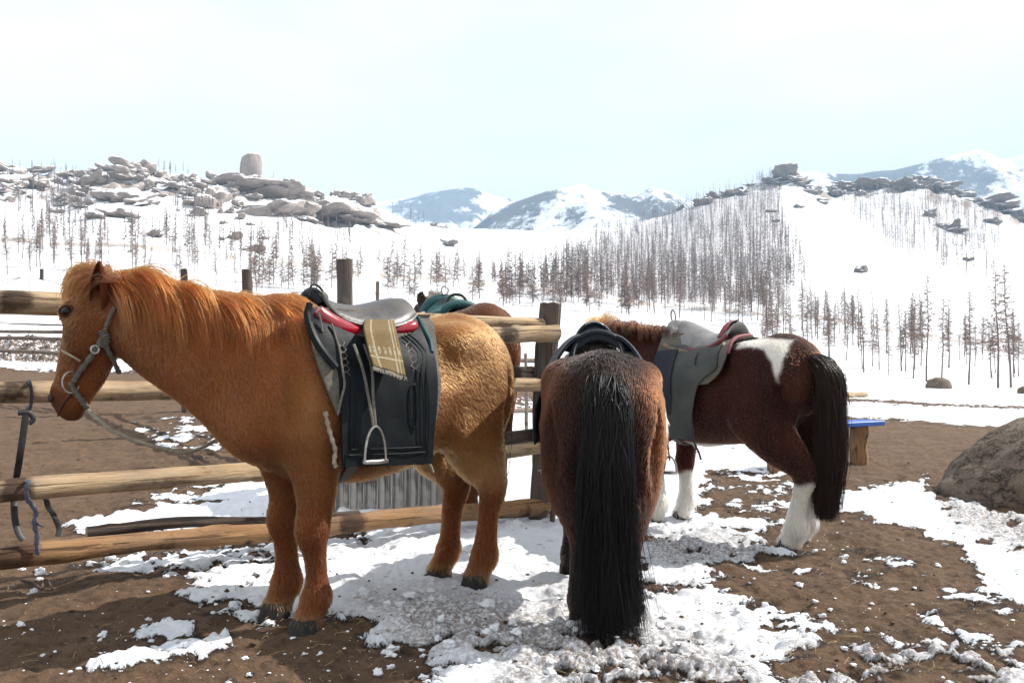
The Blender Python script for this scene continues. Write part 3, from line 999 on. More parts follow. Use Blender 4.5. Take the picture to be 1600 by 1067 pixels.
def build_yurt():
    c = P(45, 515, 51.0); z0 = float(terrain(c[0], c[1])) - 0.05
    e = empty('yurt', (c[0], c[1], z0))
    felt = simple_mat('white_felt', (0.82, 0.81, 0.79), (0.70, 0.69, 0.68), 0.95, 3.0, bstr=0.3, bdist=0.03)
    rope = simple_mat('dark_rope', (0.10, 0.085, 0.075), None, 0.9, 30)
    n = 40; a = np.arange(n + 1) * 2 * math.pi / n
    ring = lambda r_, z: np.stack([np.cos(a) * r_, np.sin(a) * r_, np.full(n + 1, z)], 1)
    mb = MB(); mb.grid(np.array([ring(3.0, -0.1), ring(3.02, 0.8), ring(3.05, 1.55)])); mb.build('wall', felt, e)
    mb = MB(); mb.grid(np.array([ring(3.12, 1.50), ring(3.10, 1.60), ring(2.2, 2.02), ring(1.3, 2.36), ring(0.55, 2.58), ring(0.02, 2.62)])); mb.build('roof', felt, e)
    for k in range(10):
        t = k * math.pi * 2 / 10 + 0.2
        mb = MB(); mb.tube([(math.cos(t) * r_, math.sin(t) * r_, z + 0.03) for r_, z in ((3.13, 1.45), (3.11, 1.62), (2.2, 2.03), (1.3, 2.38), (0.5, 2.6))], 0.014, 5)
        mb.build('rope', rope, e)
    for z in (0.5, 1.1):
        mb = MB(); mb.tube(ring(3.05, z), 0.014, 5, False); mb.build('rope', rope, e)
    pm = simple_mat('sooty_pipe', (0.05, 0.05, 0.05), None, 0.7, 10, 0.5)
    mb = MB(); mb.tube([(0.66, 0.1, 2.3), (0.66, 0.1, 3.15)], 0.10, 10); mb.build('stovepipe', pm, e)
    tag(e, 'white felt yurt with a roof stovepipe behind the log fence', 'yurt')

def build_heap():
    m, nt, b, out = new_mat('frosty_dung')
    v = coords(nt); n1 = noise_n(nt, v, 9, 5, 0.7); n2 = noise_n(nt, v, 3, 3, 0.6)
    c = mixc(nt, ramp(nt, n2, 0.3, 0.7), (0.07, 0.05, 0.038), (0.17, 0.125, 0.095))
    c = mixc(nt, ramp(nt, n1, 0.52, 0.60), c, (0.80, 0.80, 0.82))
    nt.links.new(c, b.inputs['Base Color']); b.inputs['Roughness'].default_value = 0.95
    bump(nt, b, n1, 0.8, 0.05)
    X, Y = np.meshgrid(np.linspace(-19.0, -12.2, 170), np.linspace(25.6, 29.0, 80))
    g = terrain(X, Y)
    k = smooth01((X + 19.0) / 1.0) * smooth01((-12.2 - X) / 2.2) * smooth01((Y - 25.6) / 1.4) * smooth01((29.0 - Y) / 1.4)
    z = g - 0.12 + k * (0.50 + fbm2(X * 1.2, Y * 1.2, 3, 3) * 0.35) + smooth01(k * 3) * (np.abs(fbm2(X * 5, Y * 5, 3, 8)) * 0.4)
    me = np_mesh('dung_heap', np.stack([X.ravel(), Y.ravel(), z.ravel()], 1), grid_faces(80, 170))
    tag(mobj('dung_heap', me, m), 'low heap of frosty dung and scraps behind the fence', 'heap')

def build_haze():
    mb = MB(); mb.box((0, 2250, 270), (9600, 4900, 600 ))
    me = mb.mesh('haze', False)
    m = bpy.data.materials.new('haze_air'); m.use_nodes = True; nt = m.node_tree; nt.nodes.clear()
    out = nt.nodes.new('ShaderNodeOutputMaterial'); v = nt.nodes.new('ShaderNodeVolumePrincipled')
    v.inputs['Color'].default_value = (0.50, 0.74, 1.0, 1); v.inputs['Density'].default_value = 0.00028
    v.inputs['Anisotropy'].default_value = 0.0
    nt.links.new(v.outputs[0], out.inputs['Volume'])
    o = mobj('haze', me, m)
    tag(o, 'thin blue winter haze in the air', 'haze', kind='stuff')

build_rocks()
build_trees()
build_road()
build_yurt()
build_heap()
build_haze()
# ---------------------------------------------------------------- log fence, crate, bench, boulders, snow clods
def log_mat(name, light, dark, bark=None, kbark=0.0):
    m, nt, b, out = new_mat(name)
    v = coords(nt, (1.6, 16, 16)); v2 = coords(nt, (4, 9, 9)); v3 = coords(nt, (3.0, 3.0, 3.0))
    n1 = noise_n(nt, v, 1.6, 6, 0.65); n2 = noise_n(nt, v2, 1.5, 5, 0.6); n3 = noise_n(nt, v3, 1.0, 4, 0.6)
    c = mixc(nt, ramp(nt, n1, 0.3, 0.7), dark, light)
    c = mixc(nt, ramp(nt, n2, 0.58, 0.72, 0, 0.75), c, tuple(x * 0.45 for x in dark))
    vc = coords(nt, (0.7, 34, 34)); nc = noise_n(nt, vc, 1.3, 4, 0.6)
    c = mixc(nt, ramp(nt, nc, 0.60, 0.66, 0, 0.85), c, tuple(x * 0.3 for x in dark))
    ng = noise_n(nt, coords(nt, (2.2, 5, 5)), 1.3, 5, 0.6)
    c = mixc(nt, ramp(nt, ng, 0.48, 0.68, 0, 0.55), c, tuple((x + 0.16) * 0.42 for x in dark))
    if bark:
        c = mixc(nt, ramp(nt, n3, 0.62 - kbark, 0.70 - kbark), c, mixc(nt, ramp(nt, n2, 0.35, 0.65), bark, tuple(x * 0.4 for x in bark)))
    nt.links.new(c, b.inputs['Base Color'])
    b.inputs['Roughness'].default_value = 0.82; b.inputs['Specular IOR Level'].default_value = 0.25
    h = math_n(nt, 'ADD', n1, math_n(nt, 'MULTIPLY', n2, 0.8))
    h = math_n(nt, 'SUBTRACT', h, ramp(nt, nc, 0.58, 0.66, 0, 0.9))
    bump(nt, b, h, 0.9, 0.014)
    return m

def cut_mat(name, light, dark):
    m, nt, b, out = new_mat(name)
    tc = nt.nodes.new('ShaderNodeTexCoord')
    mp = nd(nt, 'ShaderNodeMapping'); mp.inputs['Scale'].default_value = (0.001, 1, 1)
    nt.links.new(tc.outputs['Object'], mp.inputs[0])
    w = nd(nt, 'ShaderNodeTexWave', wave_type='RINGS', rings_direction='X', Scale=55.0, Distortion=2.5, Detail=3.0)
    nt.links.new(mp.outputs[0], w.inputs['Vector'])
    n = noise_n(nt, mp.outputs[0], 30, 4)
    c = mixc(nt, ramp(nt, w.outputs['Fac'], 0, 1, 0, 0.6), light, dark)
    c = mixc(nt, ramp(nt, n, 0.5, 0.8, 0, 0.5), c, dark)
    nt.links.new(c, b.inputs['Base Color']); b.inputs['Roughness'].default_value = 0.85
    return m

PEELED = log_mat('peeled_log', (0.46, 0.345, 0.215), (0.25, 0.16, 0.085), (0.10, 0.062, 0.038), 0.03)
OLDLOG = log_mat('weathered_log', (0.30, 0.25, 0.205), (0.16, 0.125, 0.10), (0.085, 0.062, 0.048), 0.04)
ORANGE = log_mat('bark_streaked_log', (0.33, 0.19, 0.09), (0.19, 0.10, 0.046), (0.11, 0.056, 0.03), 0.06)
DARKLOG = log_mat('dark_bark_log', (0.10, 0.072, 0.052), (0.048, 0.034, 0.026), (0.13, 0.10, 0.08), 0.0)
BARKLOG = log_mat('rough_bark_post', (0.125, 0.093, 0.072), (0.055, 0.04, 0.032), (0.18, 0.14, 0.11), 0.0)
CUT = cut_mat('sawn_end', (0.62, 0.50, 0.32), (0.44, 0.31, 0.17))
GREYCUT = cut_mat('weathered_end', (0.34, 0.25, 0.17), (0.2, 0.14, 0.095))

def log(name, p, q, r0, r1, mat, parent=None, bend=0.015, seed=1, n=14, seg=26, cut=CUT, knots=3, jag=0.0):
    p = np.asarray(p, float); q = np.asarray(q, float)
    d = q - p; L = np.linalg.norm(d)
    r = np.random.default_rng(seed)
    t = np.linspace(0, 1, seg)
    x = t * L
    oy = bend * (np.sin(t * 3.1 + seed) * 0.8 + np.sin(t * 7 + seed * 2) * 0.35) * np.sin(t * math.pi)
    oz = bend * (np.cos(t * 2.7 + seed * 1.3) * 0.8 + np.sin(t * 8 + seed) * 0.3) * np.sin(t * math.pi)
    a = np.arange(n) * 2 * math.pi / n
    kn = [(r.random() * L, r.random() * 6.28, r.uniform(0.2, 0.5)) for _ in range(knots)]
    V = []
    for i in range(seg):
        rr = (r0 + (r1 - r0) * t[i]) * (1 + 0.17 * noise2(np.cos(a) * 1.5 + seed, np.sin(a) * 1.5 + x[i] * 2.2, 7) * 2 + 0.08 * noise2(np.cos(a) * 4 + seed, np.sin(a) * 4 + x[i] * 7, 9) * 2)
        for kx, ka, ks in kn:
            w = math.exp(-((x[i] - kx) / (r0 * 0.9)) ** 2)
            da = np.angle(np.exp(1j * (a - ka)))
            rr = rr + r0 * ks * w * np.exp(-(da / 0.5) ** 2)
        xx = np.full(n, x[i])
        if jag and i in (0, seg - 1): xx = xx + r.uniform(-jag, jag, n)
        V.append(np.stack([xx, oy[i] + np.cos(a) * rr, oz[i] + np.sin(a) * rr], 1))
    V = np.concatenate(V); F = []
    for i in range(seg - 1):
        for k in range(n):
            k2 = (k + 1) % n
            F.append((i * n + k, i * n + k2, (i + 1) * n + k2, (i + 1) * n + k))
    nf = len(F)
    F.append(list(range(n - 1, -1, -1))); F.append([(seg - 1) * n + k for k in range(n)])
    me = np_mesh(name, V, F)
    me.materials.append(mat); me.materials.append(cut)
    for k in (nf, nf + 1):
        me.polygons[k].material_index = 1; me.polygons[k].use_smooth = False
    me.set_sharp_from_angle(angle=math.radians(55))
    o = mobj(name, me, None, parent)
    X = nrm(d); up = np.array((0, 0, 1.0)) if abs(X[2]) < 0.95 else np.array((0, 1.0, 0))
    Yv = nrm(np.cross(up, X)); Zv = np.cross(X, Yv)
    M = Matrix(((X[0], Yv[0], Zv[0], p[0]), (X[1], Yv[1], Zv[1], p[1]), (X[2], Yv[2], Zv[2], p[2]), (0, 0, 0, 1)))
    if parent is not None:
        M = parent.matrix_basis.inverted() @ M
    o.matrix_basis = M
    return o

def FY(px, off=0.0):
    """depth of the front fence's line in a pixel column"""
    u = (px - 800) / FPX
    t = (0.2 - 6.25 * u) / (1.227 - u)
    return 6.25 - t + off

def build_fence():
    f = empty('log_fence', G(845, 815))
    def rail(a, b, r0, r1, mat, seed, off=0.0, bend=0.012, cut=CUT, knots=3, name='rail'):
        return log(name, P(a[0], a[1], FY(a[0], off)), P(b[0], b[1], FY(b[0], off)), r0, r1, mat, f, bend, seed, 14, 30, cut, knots)
    post = log('post', P(843, 828, 6.28), P(861, 474, 6.28), 0.082, 0.076, BARKLOG, f, 0.012, 3, 16, 22, GREYCUT, 3, 0.008)
    log('post', P(-190, 1010, FY(-190, .1)), P(-190, 425, FY(-190, .1)), 0.085, 0.07, BARKLOG, f, 0.012, 5, 14, 18, GREYCUT)
    rail((-190, 463), (846, 506), 0.054, 0.044, PEELED, 11, -0.02)
    rail((690, 527), (868, 520), 0.050, 0.059, PEELED, 12, -0.20, 0.006)
    rail((-190, 617), (842, 601), 0.048, 0.044, PEELED, 13, -0.02)
    rail((700, 583), (846, 586), 0.05, 0.05, OLDLOG, 14, 0.20, 0.02, GREYCUT)
    rail((-190, 784), (842, 700), 0.056, 0.046, PEELED, 15, -0.02, 0.02)
    rail((690, 690), (838, 680), 0.05, 0.055, DARKLOG, 16, 0.20, 0.02, GREYCUT)
    rail((-190, 884), (420, 832), 0.050, 0.050, ORANGE, 17, -0.02, 0.03, knots=5)
    rail((415, 833), (878, 789), 0.050, 0.058, ORANGE, 18, -0.02, 0.02, GREYCUT)
    rail((135, 832), (560, 806), 0.030, 0.035, DARKLOG, 19, 0.22, 0.03, GREYCUT)
    log('stick', P(872, 742, 6.15), P(859, 846, 6.12), 0.022, 0.016, BARKLOG, f, 0.01, 20, 8, 10, GREYCUT)
    tag(f, 'front fence of peeled log rails ending at a rough bark post', 'fence')
    # the corral fence farther back
    g = empty('log_fence', P(537, 520, 9.5))
    pts = [(538, 405, 9.5, .078), (386, 422, 11.5, .062), (288, 420, 14.0, .055), (-80, 425, 17.0, .055), (590, 440, 10.6, .022), (905, 560, 12.0, .02), (821, 552, 11.0, .022)]
    for k, (px, py, Y, r) in enumerate(pts):
        top = P(px, py, Y); zb = float(terrain(top[0], top[1])) - 0.15
        log('post', (top[0] + 0.03, top[1], zb), top, r * 1.05, r, BARKLOG if k in (0, 1, 2, 3) else OLDLOG, g, 0.012, 30 + k, 12, 14, GREYCUT, 3, 0.012)
    def rr(a, b, z1, z2, r, seed, mat=OLDLOG):
        A = np.array((a[0], a[1], float(terrain(a[0], a[1])) + z1)); Bq = np.array((b[0], b[1], float(terrain(b[0], b[1])) + z2))
        log('rail', A, Bq, r, r * 0.9, mat, g, 0.03, seed, 10, 22, GREYCUT)
    q = [P(px, py, Y - 0.1) for px, py, Y, r in pts[:4]]
    for k in range(3):
        for j, z in enumerate((0.86, 1.08, 1.2)):
            rr(q[k], q[k + 1], z - 0.05 * (k % 2) * (j == 2), z + 0.02, 0.036, 50 + 5 * k + j)
    e = P(905, 560, 12.0); s = P(538, 405, 9.5)
    for j, z in enumerate((0.5, 0.85, 1.15)):
        rr(s, e, z, z - 0.05, 0.034, 80 + j)
    tag(g, 'weathered corral fence of tall posts and thin rails behind the horses', 'fence')

def strip(mb, pts, w, th, ref):
    mb.tube(pts, w, 8, True, flat=th / w, ref=ref)

def build_straps():
    blk = simple_mat('black_strap_leather', (0.022, 0.020, 0.022), None, 0.55, 60)
    blu = simple_mat('faded_blue_cloth', (0.10, 0.105, 0.14), (0.045, 0.05, 0.07), 0.95, 50)
    D = lambda px, o=-0.10: FY(px, o)
    e = empty('strap', P(40, 640, D(40)))
    inv = np.array(e.location)
    def part(name, pix, w, th, mat, o=-0.10, ref=(0.6, -0.8, 0.0)):
        pts = np.array([P(x, y, D(x, oo)) for x, y, oo in pix]) - inv
        mb = MB(); strip(mb, spline(pts, 24), w, th, ref); return mb.build(name, mat, e)
    part('loop', [(42, 598, .0), (47, 600, -.075), (50, 620, -.085), (47, 636, -.075), (41, 642, -.03)], 0.016, 0.004, blk)
    part('buckle', [(28, 645, -.09), (45, 645, -.09), (52, 655, -.09), (45, 662, -.09)], 0.012, 0.006, blk)
    part('tail', [(41, 640, -.09), (36, 680, -.09), (30, 720, -.07), (25, 752, .06), (22, 785, .07), (24, 815, .0), (30, 835, -.03), (37, 844, -.04)], 0.015, 0.004, blk)
    part('tail', [(70, 757, .07), (74, 788, .05), (84, 805, -.02), (92, 825, -.02), (90, 838, -.03)], 0.013, 0.004, blk)
    tag(e, 'black leather strap looped and buckled over the middle log rail', 'strap')
    c = empty('cloth_strip', P(45, 800, D(45))); ic = np.array(c.location)
    pts = np.array([P(x, y, D(x, o)) for x, y, o in [(40, 752, .0), (44, 752, -.085), (41, 770, -.09), (47, 785, -.085), (56, 800, -.09), (54, 815, -.09), (58, 835, -.09), (57, 850, -.095), (59, 867, -.09)]]) - ic
    S = spline(pts, 40)
    mb = MB(); mb.tube(S, 0.011 + 0.002 * np.sin(np.arange(40) * 1.9), 9, True, 0.35, 4, flat=0.5, ref=(0.6, -0.8, 0)); mb.build('strip', blu, c)
    pts = np.array([P(x, y, D(x, -.09)) for x, y in [(56, 815), (62, 820), (68, 822)]]) - ic
    mb = MB(); mb.tube(spline(pts, 8), 0.012, 8, True, 0.3, 5, flat=0.4); mb.build('knot_end', blu, c)
    tag(c, 'twisted faded blue cloth strip hanging from the lower log rail', 'cloth')
    # dry root curl on the dirt
    b = G(60, 912); z = ground_z(b[0], b[1])
    mb = MB(); q = np.array([G(x, y) for x, y in [(30, 905), (50, 912), (64, 918), (68, 912), (74, 911), (82, 920)]])
    q[:, 2] = [ground_z(a, c_) + h for (a, c_, _), h in zip(q, (0.005, .01, .012, .03, .03, .004))]
    mb.tube(spline(q, 24), 0.006, 6); tag(mb.build('root_curl', simple_mat('dry_root', (0.10, 0.07, 0.045), None, 0.9, 40)), 'thin dry curled root lying on the dirt below the rails', 'root')

def build_crate():
    # weathered board crate behind the bottom rail
    A = P(522, 812, 6.25); Bq = P(694, 800, 6.45)
    A[2] = Bq[2] = 0.0
    d = nrm(Bq - A); n = np.array((-d[1], d[0], 0)); W = np.linalg.norm(Bq - A)
    e = empty('board_crate', A, math.atan2(d[1], d[0]))
    wood = log_mat('grey_board', (0.60, 0.58, 0.54), (0.32, 0.30, 0.275), (0.11, 0.10, 0.09), 0.03)
    dark = log_mat('dark_board', (0.20, 0.18, 0.165), (0.10, 0.09, 0.08))
    snowm = SNOWM
    H = 0.60; nb = 8; w = W / nb; r = random.Random(4)
    def board(name, c, size, m):
        mb = MB(); mb.box((0, 0, 0), size, None, 0.004)
        o = mb.build(name, m, e, False); o.location = c; return o
    def vboard(name, x, y, z0, h, ww, th, m, tilt=0.0):
        mb = MB(); mb.box((h / 2, 0, 0), (h, ww, th), None, 0.004)
        o = mb.build(name, m, e, False); o.location = (x, y, z0); o.rotation_euler = (math.pi / 2, -math.pi / 2, 0); o.rotation_euler = Matrix(((0, -1, 0), (0, 0, -1), (1, 0, 0))).to_euler()
        return o
    for k in range(nb):
        hh = H * r.uniform(0.93, 1.0)
        vboard('board', (k + .5) * w, r.uniform(-.006, .006), r.uniform(.0, .03), hh, w - 0.006, 0.022, wood)
    for x, z0, h in ((0.13, 0.09, 0.5), (0.33, 0.07, 0.5), (0.55, 0.05, 0.52), (0.70, 0.06, 0.5)):
        vboard('batten', x, -0.026, z0, h, 0.038, 0.024, wood)
    for x in (0.18, 0.25):
        pass
    board('crosspiece', (0.22, -0.024, 0.30), (0.13, 0.02, 0.05), dark)
    vboard('corner_post', -0.022, -0.01, -0.02, H + 0.02, 0.042, 0.05, dark)
    vboard('corner_post', W + 0.022, -0.01, -0.02, H, 0.042, 0.05, dark)
    for x in (0.0, W):
        board('side_board', (x, 0.25, H / 2), (0.022, 0.44, H * 0.96), wood)
    board('back_board', (W / 2, 0.48, H / 2), (W, 0.022, H), wood)
    tag(e, 'weathered grey board crate standing in the snow behind the bottom rail', 'crate')
    # the drift that leans on its foot
    X, Y = np.meshgrid(np.linspace(-0.06, W + 0.10, 60), np.linspace(-0.55, -0.012, 30))
    k = smooth01((Y + 0.55) / 0.42) * smooth01((X + 0.06) / 0.1) * smooth01((W + 0.10 - X) / 0.1)
    z = -0.03 + k * (0.115 + 0.05 * fbm2(X * 6, Y * 6, 3, 3))
    V = np.stack([X.ravel(), Y.ravel(), z.ravel()], 1)
    R = np.array([[d[0], n[0], 0], [d[1], n[1], 0], [0, 0, 1]])
    o = mobj('snow_drift', np_mesh('snow_drift', V @ R.T + A, grid_faces(30, 60)), snowm)
    tag(o, 'smooth white snow drift banked against the grey board crate', 'snow drift')

def build_bench():
    a = G(1213, 737); b = G(1342, 726)
    d = nrm(b - a); rz = math.atan2(d[1], d[0]); L = np.linalg.norm(b - a)
    e = empty('bench', (a[0], a[1], 0), rz)
    blue = simple_mat('worn_blue_paint', (0.014, 0.075, 0.38), (0.02, 0.09, 0.33), 0.5, 12, bstr=0.15)
    m = PEELED
    for x in (0.0, L):
        log('leg', (a[0] + d[0] * x, a[1] + d[1] * x, -0.03), (a[0] + d[0] * x, a[1] + d[1] * x, 0.425), 0.085, 0.078, ORANGE, e, 0.01, int(40 + x), 14, 14, CUT)
    mb = MB(); mb.box((L / 2 + 0.04, 0, 0.452), (L + 0.40, 0.30, 0.05), None, 0.006)
    pl = mb.build('seat', blue, e, False)
    mb = MB(); mb.box((L / 2 + 0.04 + (L + 0.40) / 2 + 0.003, 0, 0.452), (0.008, 0.296, 0.046)); mb.build('raw_end', simple_mat('raw_plank_end', (0.55, 0.40, 0.25), None, 0.8, 40), e, False)
    tag(e, 'plank bench with a bright blue seat on log legs', 'bench')
    s = G(1172, 694)
    e2 = empty('stump_seat', s)
    log('stump', (s[0] - 0.12, s[1], -0.03), (s[0] - 0.12, s[1], 0.36), 0.10, 0.10, ORANGE, e2, 0.01, 61, 14, 10, CUT)
    tag(e2, 'short brown log stump standing beyond the pinto horse', 'stump')
    p0 = G(1290, 612, -0.2); p1 = G(1352, 607, -0.2)
    o = log('plank', np.array((p0[0], p0[1], terrain(p0[0], p0[1]) + 0.12)), np.array((p1[0], p1[1], terrain(p1[0], p1[1]) + 0.12)), 0.12, 0.12, PEELED, None, 0.01, 63)
    tag(o, 'yellow peeled log lying on the far edge of the yard', 'log')

def build_boulders():
    m = rock_mat('yard_granite', (0.115, 0.085, 0.062), (0.20, 0.155, 0.12), None)
    nt = m.node_tree; b = [n for n in nt.nodes if n.type == 'BSDF_PRINCIPLED'][0]
    old = b.inputs['Base Color'].links[0].from_socket
    vv = coords(nt); s1 = noise_n(nt, vv, 42, 5, 0.75); s2 = noise_n(nt, vv, 9, 6, 0.7); s3 = noise_n(nt, coords(nt, (1, 1, 2.5)), 3.2, 6, 0.7)
    c_ = mixc(nt, ramp(nt, s1, 0.55, 0.66, 0, 0.75), old, (0.05, 0.038, 0.03))
    c_ = mixc(nt, ramp(nt, s1, 0.44, 0.34, 0, 0.6), c_, (0.30, 0.25, 0.20))
    c_ = mixc(nt, ramp(nt, s2, 0.58, 0.70, 0, 0.55), c_, (0.21, 0.19, 0.15))
    ck = math_n(nt, 'ABSOLUTE', math_n(nt, 'SUBTRACT', s3, 0.5))
    c_ = mixc(nt, ramp(nt, ck, 0.012, 0.0, 0, 0.85), c_, (0.03, 0.022, 0.017))
    nt.links.new(c_, b.inputs['Base Color'])
    hh = math_n(nt, 'ADD', math_n(nt, 'MULTIPLY', s1, 0.5), math_n(nt, 'ADD', s2, ramp(nt, ck, 0.0, 0.02, 0, 0.6)))
    bump(nt, b, hh, 1.0, 0.03)
    V, F = ico(5); V = V.copy()
    V = np.sign(V) * np.abs(V) ** 0.85
    # a leaning wedge: steep towards the bench, long flank the other way
    d = 1 + 0.30 * fbm3(V[:, 0] * 1.1, V[:, 1] * 1.1, V[:, 2] * 1.1, 3, 5) + 0.05 * fbm3(V[:, 0] * 6, V[:, 1] * 6, V[:, 2] * 6, 3, 8)
    V = V * d[:, None]
    V = V * np.array((0.78, 0.72, 0.66))
    V[:, 0] += 0.16 * V[:, 2]
    V[:, 2] *= np.where(V[:, 2] > 0, 1.06 - 0.50 * smooth01((-V[:, 0] + 0.10) / 0.85), 1)
    cr_ = np.abs(fbm3(V[:, 0] * 2.2 + 9, V[:, 1] * 2.2, V[:, 2] * 3.5, 3, 71)); V *= (1 - 0.05 * smooth01((0.03 - cr_) / 0.03))[:, None]
    c = G(1604, 790)
    V[:, 2] += 0.03
    o = mobj('boulder', np_mesh('boulder', V, F), m)
    o.location = (c[0] + 0.42, c[1] + 0.42, 0.0)
    tag(o, 'large brown granite boulder half sunk beside the snow streak', 'boulder')
    for (px, py, w, h, lab) in ((1465, 590, 38, 15, 'low rounded boulder in the snow at the edge of the valley larches'), (1612, 597, 40, 12, 'flat grey boulder in the snow beyond the dirt yard')):
        p = G(px, py + 6, -0.7)
        me = rock_mesh('boulder', 200 + px, 3, 0.4, 1.2, 0.8, -0.6)
        o = mobj('boulder', me, m); D = p[1]
        o.location = (p[0], D, float(terrain(p[0], D)) + 0.05); o.scale = (w * D / FPX / 2, w * D / FPX / 2.4, h * D / FPX)
        tag(o, lab, 'boulder')

def snow_mat():
    m, nt, b, out = new_mat('fresh_snow')
    v = coords(nt); n = noise_n(nt, v, 30, 5, 0.65)
    nt.links.new(mixc(nt, ramp(nt, n, 0.3, 0.7), (0.78, 0.80, 0.84), (0.88, 0.88, 0.89)), b.inputs['Base Color'])
    b.inputs['Roughness'].default_value = 0.7; b.inputs['Specular IOR Level'].default_value = 0.2
    bump(nt, b, n, 0.5, 0.012)
    return m
SNOWM = snow_mat()

def build_clods():
    r = np.random.default_rng(5)
    meshes = [rock_mesh('snow_clod', 300 + i, 3, 1.5, 1.7, 0.9, -0.5) for i in range(5)]
    for me in meshes: me.materials.append(SNOWM)
    def clod(px, py, w, label, group, me=None):
        p = G(px, py); D = p[1]; s = w * D / FPX / 2
        o = bpy.data.objects.new('snow_clod', me or meshes[r.integers(5)]); link(o)
        o.location = (p[0], p[1], ground_z(p[0], p[1]) + s * 0.35)
        o.scale = (s, s * r.uniform(.7, 1), s * r.uniform(.6, .85)); o.rotation_euler = (0, 0, r.random() * 6)
        tag(o, label, 'snow clod', group)
        return o
    rd = rock_mesh('snowball', 400, 3, 0.16, 1.2, 1.0, -0.9); rd.materials.append(SNOWM)
    o = clod(173, 870, 16, 'round white snowball on the dirt below the orange bark rail', None, rd); o.scale = (o.scale[0],) * 3
    clod(62, 895, 23, 'oblong white snow lump in the shadow of the bottom rail', None)
    clod(763, 962, 22, 'rounded snow lump lying between the chestnut and bay horses', None)
    g = 'snow clods on the left of the yard'
    for px, py, w in [(32, 983, 12), (52, 925, 14), (33, 890, 9), (217, 860, 13), (196, 878, 13), (178, 889, 11), (62, 906, 10), (232, 968, 13), (160, 1000, 14), (156, 1008, 8), (382, 1038, 10), (333, 963, 8), (259, 908, 9), (270, 896, 8),
                      (236, 1013, 8), (66, 1028, 7), (225, 983, 8), (207, 986, 9), (140, 886, 9), (166, 882, 8), (475, 1020, 9), (500, 1021, 10), (390, 1052, 10)]:
        clod(px, py, w, 'small white clod of snow on the brown dirt in front of the log rails', 'snow clods in front of the log rails')
    for k in range(60):
        px, py = r.uniform(560, 1060), r.uniform(925, 1062)
        clod(px, py, r.uniform(6, 19), 'broken snow clod in the trampled snow around the tied horses', 'clods in the trampled snow')
    for k in range(22):
        px, py = r.uniform(1060, 1590), r.uniform(860, 1062)
        clod(px, py, r.uniform(5, 13), 'snow clod scattered over the brown dirt in front of the pinto', 'snow clods in front of the pinto')
    # crumbs nobody could count: snow, and dung and soil
    V0, F0 = ico(1)
    for name, n, mat, lab, cat, boxes in (
        ('snow_crumbs', 900, SNOWM, 'fine white crumbs of snow strewn over the yard', 'snow', [(480, 1100, 900, 1067), (0, 500, 830, 1067), (1000, 1600, 840, 1067), (1040, 1330, 700, 860)]),
        ('soil_crumbs', 1100, simple_mat('dark_crumbs', (0.09, 0.058, 0.036), (0.045, 0.03, 0.02), 0.95, 60), 'dark crumbs of dung and soil strewn over the yard', 'soil', [(0, 1600, 820, 1067), (600, 1300, 900, 1067), (0, 420, 660, 840), (1050, 1600, 680, 1000)])):
        VV = []; FF = []
        k = 0
        for (x0, x1, y0, y1) in boxes:
            m = n // len(boxes)
            px = r.uniform(x0, x1, m); py = r.uniform(y0, y1, m)
            W = np.array([G(a, b) for a, b in zip(px, py)])
            z = ground_parts(W[:, 0], W[:, 1])[0]
            s = r.gamma(1.5, 0.0026, m).clip(0.002, 0.016)
            for i in range(m):
                v = V0 * (1 + 0.35 * r.standard_normal((len(V0), 1)).clip(-1, 1)) * s[i] * np.array((1, r.uniform(.5, 1), r.uniform(.3, .6)))
                VV.append(v + np.array((W[i, 0], W[i, 1], z[i] + s[i] * 0.4))); FF.append(F0 + k); k += len(V0)
        o = mobj(name, np_mesh(name, np.concatenate(VV), np.concatenate(FF)), mat)
        tag(o, lab, cat, kind='stuff')

def build_straw():
    r = np.random.default_rng(77); n = 520
    px = np.concatenate([r.uniform(380, 1600, n // 2), r.uniform(0, 1600, n // 2)]); py = np.concatenate([r.uniform(860, 1066, n // 2), r.uniform(690, 1066, n // 2)])
    W = np.array([G(a, b) for a, b in zip(px, py)]); z = ground_parts(W[:, 0], W[:, 1])[0]
    mb = MB()
    for i in range(n):
        a = r.random() * 6.28; L = r.uniform(.02, .07); d = np.array((math.cos(a), math.sin(a), r.normal(0, .12))) * L
        p = np.array((W[i, 0], W[i, 1], z[i] + .006)); m_ = p + d * .5 + r.normal(0, .004, 3) + np.array((0, 0, .005))
        mb.tube([p, m_, p + d], 0.0014, 4, False)
    tag(mb.build('straw', simple_mat('dry_straw', (0.32, 0.23, 0.11), (0.18, 0.12, 0.055), .8, 40, bstr=0), fix=False), 'bits of dry straw strewn over the trampled yard', 'straw', kind='stuff')

build_fence()
build_straw()
build_straps()
build_crate()
build_bench()
build_boulders()
build_clods()
